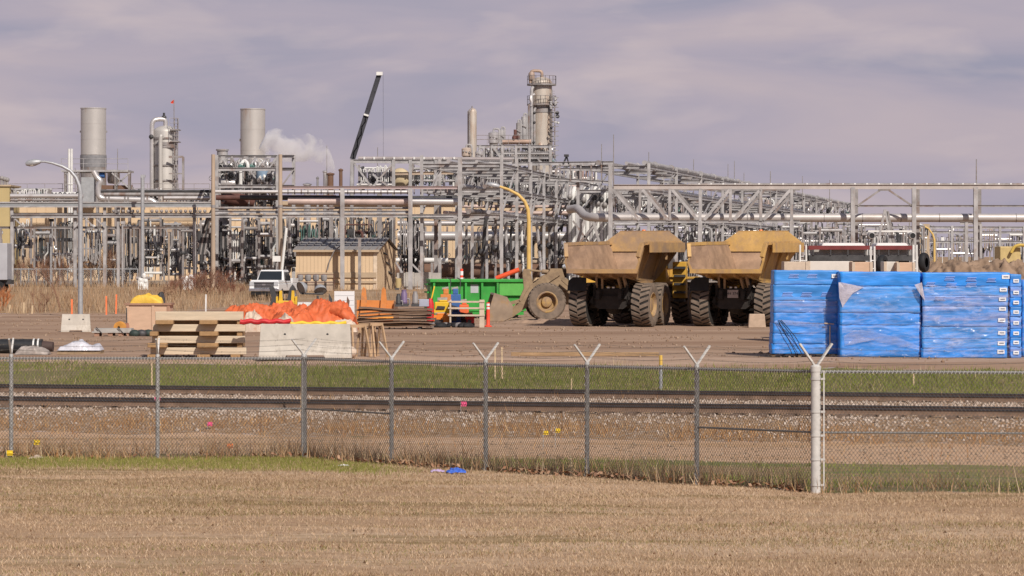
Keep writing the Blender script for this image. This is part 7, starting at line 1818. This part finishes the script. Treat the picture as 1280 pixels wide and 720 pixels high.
for k, (px, ya, yb, rad, mm) in enumerate(((664.5, 107, 200, .16, 'steel'), (661, 128, 200, .10, 'steel2'), (668, 133, 200, .12, 'steel'))): part(t, 'side_pipe', M[mm], lambda b: b.elbow([W(px, yb, D - 1.2), W(px, ya + 3, D - 1.2), W(px + 5, ya, D - .6)], rad, 8))
part(t, 'elbow_pipe', M['alu'], lambda b: b.elbow([W(668, 118, D - 1), W(664, 119, D - 1.2), W(663, 124, D - 1.3), W(665, 128, D - 1.3), W(664, 133, D - 1.3)], .14, 8))
part(t, 'ladder', M['steel2'], lambda b: [b.tube([W(690, 200, D - 1), W(690, 112, D - 1)], .06, 5), b.tube([W(693.5, 200, D - 1), W(693.5, 120, D - 1)], .06, 5)] + [b.bar(W(690, y, D - 1), W(693.5, y, D - 1), .04, .04) for y in range(114, 200, 3)])
part(t, 'ladder_cage', M['steel'], lambda b: [b.lathe([(.42, -.03), (.46, -.03), (.46, .03), (.42, .03)], 10, W(692.5, y, D - 1.2), close=True) for y in range(122, 196, 6)])
part(t, 'side_cabinet', M['steel'], lambda b: (b.box(X(693, D), X(696, D), D - 1.2, D - .8, z(133), z(123)), b.box(X(687, D), X(690, D), D - 1.3, D - .8, z(137), z(127))), smooth=False)
for (px, py) in ((696.5, 141), (697, 145.5)): part(t, 'floodlight', M['dark'], lambda b: b.ball(W(px, py, D - 1), .2, 8, 6))
part(t, 'camera_arm', M['white'], lambda b: (b.tube([W(691, 152, D - 1), W(697, 153, D - 1)], .08, 6), b.ball(W(697.5, 153.5, D - 1), .15, 8, 6)))
for px, py in ((668, 141), (668, 153), (687, 168), (689, 160), (688, 176), (667, 178)): part(t, 'nozzle', M['dark'], lambda b: b.ball(W(px, py, D - 1.3), .14, 7, 5))
D = 335.0; z = lambda py: Zp(py, D)
t = newthing('slim_column', 'slim pale domed column standing alone left of the tallest column', 'process column', 590, D); r = 5.4 * D / F
part(t, 'shell', m_c, lambda b: b.lathe([(r, PG), (r, z(140))] + [(r * math.cos(a), z(140) + .4 * math.sin(a)) for a in np.linspace(0, math.pi / 2, 6)], 20, (X(590.5, D), D, 0)))
part(t, 'side_pipe', M['steel2'], lambda b: b.elbow([W(587, 200, D - .6), W(587, 139, D - .6), W(589.5, 135.5, D - .3), W(590, 138, D)], .07, 7)); part(t, 'outer_pipe', M['steel'], lambda b: b.tube([W(585.5, 200, D), W(585.5, 139, D)], .1, 7)); part(t, 'top_nozzle', M['steel2'], lambda b: b.tube([W(590, 138, D), W(590, 132.5, D)], .07, 6))
def drum(px, py0, py1, rpx, D, m, label, legs=True):
    r = rpx * D / F; t = newthing('pressure_drum', label, 'drum', px, D, z=Zp(py1 + 10, D)); a, c = Zp(py1, D), Zp(py0, D); k = r * .35
    part(t, 'shell', m, lambda b: b.lathe([(0, a), (r * .7, a + k * .4), (r, a + k), (r, c - k), (r * .7, c - k * .4), (0, c)], 18, (X(px, D), D, 0)))
    part(t, 'skirt', M['steel2'], lambda b: b.lathe([(r * .8, Zp(py1 + 12, D)), (r * .8, a + k * .5)], 16, (X(px, D), D, 0)))
    for s in range(3): part(t, 'nozzle', M['steel2'], lambda b: b.ball(W(px + (s - 1) * rpx * .6, (py0 * .6 + py1 * .4) + s, D) - Vector((0, r * .9, 0)), .12, 7, 5))
    part(t, 'top_pipe', M['steel'], lambda b: b.elbow([W(px, py0 + 1, D), W(px, py0 - 3, D), W(px + rpx * 1.1, py0 - 3, D), W(px + rpx * 1.2, py1, D)], .1, 7, seg=2)); return t
drum(583, 184, 197, 6, 330, mat('rusty_tank', (.46, .37, .31), .6, 0, .2, 1.5, rust=((.27, .14, .08), .36, 1.5, (1, 1, .4))), 'small rusty topped tank at the foot of the slim column'); drum(617, 164, 181, 6.5, 330, M['alu'], 'fat silvery drum left of the tallest column'); drum(627, 162, 180, 3.4, 334, M['steel'], 'narrow drum touching the fat silvery drum'); drum(599, 188, 198, 5, 326, M['alu'], 'low drum right of the slim column')
drum(655, 145, 175, 3.2, 338, M['steel'], 'grey slender drum just left of the tallest column'); drum(648, 153, 178, 2.8, 336, M['steel2'], 'grey slender drum second left of the tallest column')
D = 330.0
t = newthing('drum_deck', 'steel deck carrying the drums left of the tallest column', 'platform', 635, D)
for py in (183, 191, 197): part(t, 'beam', M['steel'], lambda b: b.ibeam(W(596 if py < 190 else 612, py, D - 2), W(690, py, D - 2), .2, .26))
for px in (600, 615, 628, 645, 662, 688): part(t, 'column', M['steel'], lambda b: b.ibeam(W(px, 345, D - 2), W(px, 182, D - 2), .24, .24, up=(0, 1, 0)))
part(t, 'brace', M['steel'], lambda b: (b.bar(W(617, 184, D - 2.2), W(630, 203, D - 2.2), .22, .22), b.bar(W(672, 198, D - 2.2), W(682, 210, D - 2.2), .16, .16)), smooth=False)
handrail(t, [(X(596, D), D - 2, Zp(181.5, D)), (X(662, D), D - 2, Zp(181.5, D))], .9, 'steel2', 1.0)
part(t, 'rusty_header', mat('rust_header', (.40, .28, .22), .6, 0, .25, 1), lambda b: b.tube([W(628, 178, D - 1), W(664, 177, D - 1)], .24, 10)); part(t, 'red_valve', M['redox'], lambda b: (b.tube([W(640, 173, D - 1), W(642, 173, D - 1), W(645, 172.5, D - 1), W(648, 172, D - 1), W(650, 172, D - 1)], [.15, .32, .14, .32, .15], 9), b.tube([W(644, 173, D - 1), W(644, 162, D - 1)], .15, 7)))
manifold(606, 640, 184, 205, 334, 701, 'knot of dark pipes under the drum deck, left half', 1.3, dark=.5); manifold(640, 690, 184, 206, 334, 702, 'knot of dark pipes under the drum deck, right half', 1.3, dark=.5)

# --- pipe bridge E on the right -------------------------------------------------------
D = 245.0
t = newthing('pipe_bridge', 'long level trussed pipe bridge crossing the whole right side', 'pipe bridge', 900, D)
z = lambda py: Zp(py, D)
part(t, 'top_chord', mat('pale_chord', (.42, .37, .345), .6, .1, .14, 1), lambda b: b.ibeam(W(767, 233.5, D), W(1420, 233.5, D), .22, .34))
part(t, 'top_pipe', M['steel2'], lambda b: b.tube([W(860, 230.6, D + .5), W(1420, 230.6, D + .5)], .10, 8))
for k in range(36): part(t, 'rail_clip', M['white'], lambda b: b.box(X(873 + k * 15, D), X(875 + k * 15, D), D + .1, D + .2, z(231.8), z(228.8)), smooth=False)
part(t, 'bottom_chord', M['steel'], lambda b: b.ibeam(W(764, 276.8, D), W(1000, 276.8, D), .18, .2)); part(t, 'rear_chord', M['steel2'], lambda b: (b.ibeam(W(764, 236, D + 4), W(1000, 236, D + 4), .2, .26), b.ibeam(W(764, 276, D + 4), W(1000, 276, D + 4), .18, .2)))
part(t, 'thin_rail', M['steel2'], lambda b: b.ibeam(W(1065, 257.5, D), W(1420, 257.5, D), .12, .14))
for px in (764, 837, 875, 913, 951, 989.5): part(t, 'truss_post', M['steel'], lambda b: b.ibeam(W(px, 276, D), W(px, 235.5, D), .2, .2, up=(0, 1, 0)))
for px in (800, 875, 950): part(t, 'rear_post', M['steel2'], lambda b: b.ibeam(W(px, 276, D + 4), W(px, 236, D + 4), .2, .2, up=(0, 1, 0)))
for (a, c) in ((766, 799), (803, 835), (840, 872), (912, 880), (950, 917), (988, 954)):
    part(t, 'truss_diagonal', M['steel'], lambda b: b.bar(W(a, 237, D), W(c, 275, D), .2, .2), smooth=False); part(t, 'rear_diagonal', M['steel2'], lambda b: b.bar(W(a + 5, 238, D + 4), W(c + 5, 276, D + 4), .16, .16), smooth=False)
for (px, y0) in ((763, 205), (875, 276), (989.5, 276), (1066, 234), (1142.5, 234), (1219.5, 234)): part(t, 'column', M['steel'], lambda b: b.ibeam(W(px, 356, D), W(px, y0, D), .30, .30, up=(0, 1, 0)))
for px in (1070, 1147, 1224): part(t, 'rear_column', M['steel2'], lambda b: b.ibeam(W(px, 354, D + 4), W(px, 236, D + 4), .28, .28, up=(0, 1, 0)))
for (a, c) in (((1101, 237), (1072, 257)), ((1110, 237), (1140, 257))): part(t, 'brace', M['steel2'], lambda b: b.bar(W(*a, D), W(*c, D), .13, .13), smooth=False)
part(t, 'gusset', M['steel2'], lambda b: b.box(X(1098, D), X(1113, D), D - .1, D + .1, z(238.5), z(236)), smooth=False)
part(t, 'bracket', M['steel'], lambda b: (b.ibeam(W(1200, 279, D), W(1220, 279, D), .16, .2), b.ibeam(W(1208, 340, D), W(1208, 278, D), .22, .22, up=(0, 1, 0)), b.ibeam(W(1226, 340, D + 1), W(1226, 280, D + 1), .18, .18, up=(0, 1, 0))))
tt = newthing('silver_pipeline', 'big silvery insulated pipeline running level under the pipe bridge to the right edge', 'pipeline', 1000, D + 1.5, z=Zp(272, D))
part(tt, 'pipe_run', mat('bright_cladding', (.50, .465, .45), .42, .35, .08, 1, rust=((.36, .27, .22), .3, .9, (.3, 1, 1))), lambda b: b.elbow([W(712, 262, D + 6), W(722, 260, D + 5), W(732, 271, D + 3), W(746, 272, D + 1.5), W(1420, 272.5, D + 1.5)], .31, 16, br=.8))
for px in range(790, 1400, 48): part(tt, 'band', M['steel2'], lambda b: b.lathe([(.312, -.03), (.325, -.03), (.325, .03), (.312, .03)], 16, W(px, 272 + .5 * (px - 746) / 674, D + 1.5), (1, 0, 0), close=True))
# sloping braces under px 720..765
t = newthing('trestle', 'sloping A shaped trestle under the bend of the silvery pipeline', 'trestle', 735, 250)
part(t, 'leg', M['steel'], lambda b: b.bar(W(734, 266, 250), W(720, 308, 250), .26, .22), smooth=False); part(t, 'leg', M['steel'], lambda b: b.bar(W(738, 266, 250), W(752, 312, 250), .22, .2), smooth=False); part(t, 'brace', M['steel2'], lambda b: (b.bar(W(716, 276, 253), W(740, 308, 253), .14, .14), b.bar(W(748, 276, 253), W(722, 306, 253), .14, .14)), smooth=False)
part(t, 'foot', M['steel2'], lambda b: (b.bar(W(720, 308, 250), Vector((X(720, 250), 250, PG)), .24, .24), b.bar(W(752, 312, 250), Vector((X(752, 250), 250, PG)), .24, .24)), smooth=False)
# A-frame with open pipe ends, px 1090..1142
D = 236.0
t = newthing('a_frame_support', 'A shaped pale steel support under the right pipe bridge', 'support', 1108, D, z=.4)
for (a, c) in (((1106, 262), (1088, 302)), ((1107, 262), (1121, 300)), ((1109.5, 264), (1127, 306))): part(t, 'leg', M['steel'] if a[0] != 1109.5 else M['steel2'], lambda b: b.bar(W(*a, D + (.5 if a[0] != 1106 else 0)), Vector((W(*c, D).x + (c[0] - a[0]) * .012, D + (.5 if a[0] != 1106 else 0), .4)), .17, .15), smooth=False)
part(t, 'cross_bar', M['white'], lambda b: b.bar(W(1085, 289, D), W(1140, 289, D), .12, .12), smooth=False)
for k, px in enumerate((1090, 1141)):
    tt = newthing('open_pipe_end', ['open black pipe end left of the pale A shaped support', 'open black pipe end right of the pale A shaped support'][k], 'pipe', px, 233, z=Zp(294.5, 233))
    part(tt, 'pipe_run', M['steel'], lambda b: b.lathe([(.19, -.02), (.24, 0), (.24, 1.1), (.17, 1.12)], 14, W(px, 294.5, 233), (0, 1, 0), close=True)); part(tt, 'bore', M['black'], lambda b: b.lathe([(.20, -.015), (0, -.01)], 14, W(px, 294.5, 233), (0, 1, 0)))
    part(tt, 'support', M['steel2'], lambda b: b.bar(W(px, 298, 234), Vector((X(px, 234), 234, .4)), .18, .18), smooth=False)

# --- far receding racks ------------------------------------------------------------
A = (8.5, 284.0); B = (50.0, 520.0)
rack_run('receding_pipe_rack', 'high pipe rack running away to the right behind the pipe bridge, dropping toward the horizon', A, B, [6.4, 8.6, 10.6], 13, 6.0, 10.8, m='steel', pipes=[(10.6, -.45, .2, 'steel'), (10.6, -.2, .16, 'alu'), (10.6, .2, .22, 'steel2'), (8.6, -.3, .2, 'white'), (8.6, .1, .16, 'steel'), (6.4, -.2, .2, 'alu'), (6.4, .2, .2, 'steel')])
t = thing('level_walkway', 'level grey walkway joining the crossing rack and the receding rack near the sky line', 'walkway', (X(640, 284), 284, PG))
part(t, 'walkway_beam', M['steel'], lambda b: (b.ibeam(W(640, 205, 284), W(767, 203.5, 284), .22, .3), b.ibeam(W(700, 211.5, 284), W(767, 212, 284), .2, .24), b.ibeam(W(640, 221, 284), W(765, 228, 284), .2, .24)))

for px in range(648, 766, 13): part(t, 'hanger', M['steel2'], lambda b: b.bar(W(px, 205, 284), W(px, 226, 284), .12, .12), smooth=False)
part(t, 'lamp_bracket', M['dark'], lambda b: (b.box(X(705, 284), X(711, 284), 283.8, 284.2, Zp(196, 284), Zp(193, 284)), b.tube([W(704, 205, 284), W(709, 194, 284)], .09, 6), b.tube([W(711, 205, 284), W(708, 194, 284)], .07, 6)))
for k in range(12):
    px = 712 + k * 4.4; tt = newthing('white_lagged_pipe', f'white lagged vertical pipe, {ordn[k]} from the left under the level walkway', 'pipe', px, 296, 'white lagged pipes under the level walkway')
    part(tt, 'pipe_run', M['white'] if k % 3 else M['alu'], lambda b: b.elbow([W(px, 345, 296), W(px, 240, 296), W(px + 2, 232 + (k % 3) * 2, 296.5), W(px + 3, 238, 297)], .13 + .05 * (k % 2), 8)); part(tt, 'valve', M['dark'] if k % 2 else M['steel2'], lambda b: b.ball(W(px, 246 + (k * 7) % 12, 295.8), .25, 7, 5))
G5 = 'process units behind the pipe bridge'
for k in range(16):
    a = 742 + k * 26; D = 300 + (k * 37) % 90
    manifold(a, a + 24, 282 + (k % 3) * 2, 352, D, 800 + k, f'packed process pipework, {ordn[k]} from the left below the silvery pipeline', 1.5, group=G5, dark=.42)
for k in range(11):
    a = 772 + k * 27; D = 330 + k * 14
    manifold(a, a + 25, 238 + k * 1.6, 272, D, 900 + k, f'light pipework cluster, {ordn[k]} from the left above the silvery pipeline', .9, group='pipework above the pipeline', dark=.12)
for k in range(13):
    a = 735 + k * 31; D = 372 + (k * 29) % 60
    manifold(a, a + 31, 278, 344, D, 1200 + k, f'deep grey pipework, {ordn[k]} from the left in the far row below the silvery pipeline', 1.7, group='far row of process units', dark=.5, mats=['steel', 'steel2', 'steel2', 'alu', 'white', 'steel'])
for k in range(12):
    a = 700 + k * 26; D = 318 + k * 12
    manifold(a, a + 26, 228 + k * 2.2, 274, D, 1300 + k, f'crowded pale pipework, {ordn[k]} from the left under the receding rack', 1.5, group='pale pipework under the receding rack', dark=.2, mats=['steel', 'white', 'alu', 'steel2', 'pinkpipe', 'steel'])
for k, (a, c, y0, y1) in enumerate(((268, 290, 197, 234), (290, 312, 198, 234), (313, 334, 198, 234), (334, 349, 198, 232), (268, 292, 214, 262), (296, 320, 216, 262), (322, 348, 214, 262))):
    manifold(a, c, y0, y1, 260 + (k % 4) * 1.6, 1400 + k, f'{"upper" if k < 4 else "lower"} pipework inside the open frame, {ordn[k if k < 4 else k - 4]} from the left', 1.3, group='pipework inside the open frame', dark=.14, mats=['steel', 'alu', 'steel2', 'white', 'steel'])
for k in range(7):
    a = 576 + k * 24
    manifold(a, a + 25, 205, 262, 330 + k * 3, 1500 + k, f'pale pipework seen through the crossing rack, {ordn[k]} from the left', 1.5, group='pale pipework behind the crossing rack', dark=.3, mats=['steel', 'white', 'alu', 'steel2', 'pinkpipe', 'redox'])
for k, (a, c, y0, y1) in enumerate(((14, 62, 236, 258), (62, 100, 238, 258), (165, 200, 234, 258), (222, 264, 236, 258))):
    manifold(a, c, y0, y1, 300 + k, 1600 + k, f'low pipework on the skyline, {ordn[k]} from the left above the grey tray', .8, group='low pipework above the tray', dark=.3)
G6 = 'far process units at the right edge'
for k in range(9):
    a = 1150 + k * 19; D = 430 + (k * 31) % 60
    manifold(a, a + 18, 282 + (k * 5) % 9, 330, D, 1000 + k, f'far low pipework, {ordn[k]} from the left above the dirt mound', .8, group=G6, dark=.2, mats=['steel', 'steel', 'white', 'steel2', 'alu', 'woodpole'])
t = newthing('far_pipe_rack', 'far thin pipe rack standing above the dirt mound at the right', 'pipe rack', 1200, 420)
for py in (284, 290, 302): part(t, 'long_beam', M['steel'], lambda b: b.ibeam(W(1060, py, 420), W(1400, py + 1, 420), .25, .3))
for px in range(1070, 1400, 30): part(t, 'column', M['steel'], lambda b: b.ibeam(W(px, 345, 420), W(px, 282, 420), .3, .3, up=(0, 1, 0)))
t = newthing('control_cabin', 'low dark windowed block behind the dirt mound, right of the A shaped support', 'building', 1156, 400); part(t, 'wall', M['tan2'], lambda b: b.box(X(1149, 400), X(1162, 400), 400, 404, PG, Zp(280, 400)), smooth=False); part(t, 'window', M['glass'], lambda b: b.box(X(1151, 400), X(1160, 400), 399.94, 399.99, Zp(294, 400), Zp(285, 400)), smooth=False)
# earth mover at far right
D = 210.0; t = newthing('yellow_excavator', 'yellow excavator partly hidden behind the dirt mound at the right edge', 'excavator', 1262, D, z=0)
part(t, 'counterweight', mat('faded_machine', (.50, .38, .17), .6), lambda b: b.box(X(1250, D), X(1276, D), D, D + 2.4, 2.3, Zp(308, D)), bevel=.06, smooth=False)
part(t, 'boom', mat('faded_boom', (.52, .36, .08), .6), lambda b: b.elbow([W(1264, 316, D - .3), W(1268, 308, D - .3), W(1275, 306, D - .3), W(1296, 309, D - .3)], .10, 8)); part(t, 'cab', m_yel2, lambda b: b.box(X(1302, D), X(1318, D), D + .2, D + 2.2, 2.5, 4.4), bevel=.05, smooth=False)
part(t, 'undercarriage', M['dark'], lambda b: (b.box(X(1252, D), X(1316, D), D - .3, D + .4, .3, 1.2), b.box(X(1252, D), X(1316, D), D + 2, D + 2.7, .3, 1.2), b.box(X(1260, D), X(1282, D), D + .5, D + 1.9, .9, 2.49)), smooth=False)

# --- chain link fence and lean things at the left of the plant -----------------------
D = 258.0; A = X(-120, D); B = X(172, D)
t = thing('site_fence', 'pale far chain link fence before the brown bushes on the left', 'fence', (A, D, .65)); n = 30
for i in range(n + 1):
    x = A + (B - A) * i / n; part(t, 'post', M['galv'], lambda b: b.tube([(x, D, .3), (x, D, 2.05)], .05, 6))
part(t, 'top_rail', M['galv'], lambda b: b.tube([(A, D, 2.0), (B, D, 2.0)], .04, 6))
m_wire2 = mat('far_wire', (.34, .335, .33), .6, .2)
def _m(b):
    p = .16; H = 1.45; k = A - H
    while k < B:
        for s in (1, -1):
            xa, xb = (k, k + H) if s > 0 else (k + H, k)
            if min(xa, xb) > A and max(xa, xb) < B: b.tube([(xa, D - .06, .55), (xb, D - .06, 2.0)], .008, 3, caps=False)
        k += p
part(t, 'mesh_panel', m_wire2, _m)
for k, (px, y0, y1, D, m_) in enumerate(((63.5, 277, 338, 252, 'galv'), (178, 222, 345, 248, 'galv'), (153, 280, 345, 250, 'steel'), (211, 290, 350, 250, 'woodpole'))):
    t = newthing('mast_pole', ['thin pole with a small lamp before the tan hall at the left', 'tall pale pole rising above the grey cable tray', 'short grey pole among the left manifolds', 'tan wooden post among the left manifolds'][k], 'pole', px, D); part(t, 'shaft', M[m_], lambda b: b.tube([Vector((X(px, D), D, .3)), W(px, y0, D)], .07 if k != 1 else .13, 8)); part(t, 'head', M['dark'] if k == 0 else M[m_], lambda b: b.box(X(px, D) - .12, X(px, D) + .22, D - .1, D + .1, Zp(y0, D), Zp(y0 - 3.5, D)), smooth=False)
t = newthing('white_sign', 'small white sign board at the foot of the right wooden pole', 'sign', 346, 244, z=.45); part(t, 'panel', M['white'], lambda b: b.box(X(341, 244), X(351, 244), 243.7, 243.75, Zp(327, 244), Zp(320, 244)), smooth=False); part(t, 'post', M['steel2'], lambda b: b.bar((X(346, 244), 243.85, .45), (X(346, 244), 243.85, Zp(320, 244)), .1, .1), smooth=False)
# ------------------------------------------------------------------ bare bushes
m_bush = [mat('bush_brown', (.20, .10, .065), .85, 0, .3, 1.5, col2=(.30, .17, .11)), mat('bush_tan', (.33, .20, .12), .85, 0, .25, 1.5), mat('bush_red', (.23, .095, .06), .85, 0, .3, 1.5), mat('bush_orange', (.42, .15, .055), .85, 0, .25, 1.5)]
def twigs(seed, h, w, nst, depth=3, thick=.03, droop=.2):
    r = random.Random(seed); stem = MB(); tw = MB()
    def grow(b, p, d, L, th, lev):
        q = p + d * L; b.tube([p, (p + q) / 2 + Vector((r.uniform(-1, 1), r.uniform(-1, 1), 0)) * L * .06, q], [th, th * .8, th * .6], 3 if lev else 5, caps=False)
        if lev >= depth: return
        for k in range(r.choice((3, 4)) if lev < depth - 1 else 4):
            t = r.uniform(.35, 1.0); nd = (d + Vector((r.uniform(-1, 1), r.uniform(-1, 1), r.uniform(-.15, .7))) * .75).normalized()
            grow(tw, p.lerp(q, t), nd, L * r.uniform(.5, .75), th * .55, lev + 1)
    for k in range(nst):
        a = r.uniform(0, 6.28); sp = r.uniform(0, .75); d = Vector((math.cos(a) * sp * w / h, math.sin(a) * sp * w / h, 1)).normalized()
        grow(stem, Vector((math.cos(a) * sp * w * .25, math.sin(a) * sp * w * .25, 0)), d, h * r.uniform(.40, .58), thick, 0)
    return stem, tw
def bush(seed, h, w, nst, m, label, loc, rz=0, depth=3, thick=.03, group=None, name='bare_bush', cat='bush'):
    t = thing(name, label, cat, loc, rz, group); s, tw = twigs(seed, h, w, nst, depth, thick)
    s.build('stem', m, t, smooth=False); tw.build('twig_crown', m, t, smooth=False); return t
GB = 'brown bare bushes behind the far fence'
protos = [bush(1 + k, 2.9, 2.6, 7, m_bush[k % 3], 'x', (0, 0, 0), depth=3, thick=.035, group=GB) for k in range(3)]
r = random.Random(6)
pos = [(-14 + k * 12.5, 266 + (k * 7) % 10) for k in range(15)]
for k, (px, D) in enumerate(pos):
    lab = f'brown bare bush, {ordn[k]} from the left in the row behind the far fence'
    loc = (X(px, D), D, .5)
    if k < 3: o = protos[k]; o.location = loc; o['label'] = lab
    else: o = dup(protos[k % 3], loc, r.uniform(0, 6.28), lab)
    s = r.uniform(.85, 1.15) * (1.0 if px < 150 else .75); o.scale = (s * 1.1, s * 1.1, s)
GB2 = 'reddish bare bushes left of the pickup'
p2 = [bush(21 + k, 1.5, 1.9, 9, m_bush[(2 * k) % 3], 'x', (0, 0, 0), depth=3, thick=.022, group=GB2) for k in range(2)]
for k, px in enumerate((206, 216, 226, 237, 247, 256, 264, 273, 281, 291, 303)):
    D = 228 + (k * 5) % 9; loc = (X(px, D), D, gz(X(px, D), D)); lab = f'low reddish bare bush, {ordn[k]} from the left in the clump left of the pickup truck'
    if k < 2: o = p2[k]; o.location = loc; o['label'] = lab
    else: o = dup(p2[k % 2], loc, r.uniform(0, 6.28), lab)
    s = (.55, .8, .95, 1.05, .95, 1.15, 1.25, 1.2, .95, .7, .5)[k]; o.scale = (s, s, s)
bush(31, 1.6, 2.0, 10, m_bush[3], 'rusty orange bush at the left picture edge in the dry field', (X(3, 184), 184, gz(X(3, 184), 184)), thick=.022)
bush(32, 1.3, 1.4, 7, m_bush[3], 'smaller rusty orange bush just outside the left edge', (X(-16, 183), 183, gz(X(-16, 183), 183)), thick=.02)
bush(33, 1.2, 1.2, 6, m_bush[0], 'small brown bush in the dry field left of the sapling', (X(50, 180), 180, gz(X(50, 180), 180)), thick=.02)
bush(34, 2.6, 1.7, 2, m_bush[0], 'tall spindly bare sapling in the dry field left of the street lamp', (X(80, 182), 182, gz(X(80, 182), 182)), depth=4, thick=.03, name='bare_sapling', cat='sapling')
bush(35, 1.1, 1.2, 6, m_bush[1], 'small tan bush in the dry field right of the sapling', (X(93, 185), 185, gz(X(93, 185), 185)), thick=.02)
bush(36, 1.0, 1.4, 6, m_bush[1], 'low tan bush before the reddish clump', (X(215, 214), 214, gz(X(215, 214), 214)), thick=.02)

# ------------------------------------------------------------------ steam from the vents
D = 312.0
m_st = bpy.data.materials.new('steam'); m_st.use_nodes = True; t_ = m_st.node_tree; t_.nodes.clear()
o_ = t_.nodes.new('ShaderNodeOutputMaterial'); pv = t_.nodes.new('ShaderNodeVolumePrincipled'); pv.inputs['Color'].default_value = (1, .985, .985, 1); pv.inputs['Anisotropy'].default_value = .1
tc_ = t_.nodes.new('ShaderNodeTexCoord'); n_ = t_.nodes.new('ShaderNodeTexNoise'); n_.inputs['Scale'].default_value = .62; n_.inputs['Detail'].default_value = 7; n_.inputs['Distortion'].default_value = .8
at_ = t_.nodes.new('ShaderNodeMapRange'); at_.inputs[1].default_value = .44; at_.inputs[2].default_value = .78; at_.inputs[3].default_value = 0; at_.inputs[4].default_value = 2.6
t_.links.new(tc_.outputs['Object'], n_.inputs[0]); t_.links.new(n_.outputs[0], at_.inputs[0]); t_.links.new(at_.outputs[0], pv.inputs['Density']); t_.links.new(pv.outputs[0], o_.inputs['Volume'])
b = MB(); pl = [(416, 216, 4), (413, 208, 6), (408, 200, 9), (402, 193, 13), (394, 187, 16), (384, 184, 18), (372, 186, 17), (360, 186, 18), (348, 182, 21), (338, 178, 20), (330, 174, 14)]
P = [W(a, c, D - 18) for a, c, _ in pl]; b.tube(P, [x * (D - 18) / F for *_, x in pl], 16)
o = b.build('steam_plume', m_st, loc=P[5]); tag(o, 'pale steam plume drifting left from the burner vents across the rust streaked stack', 'steam', kind='stuff')
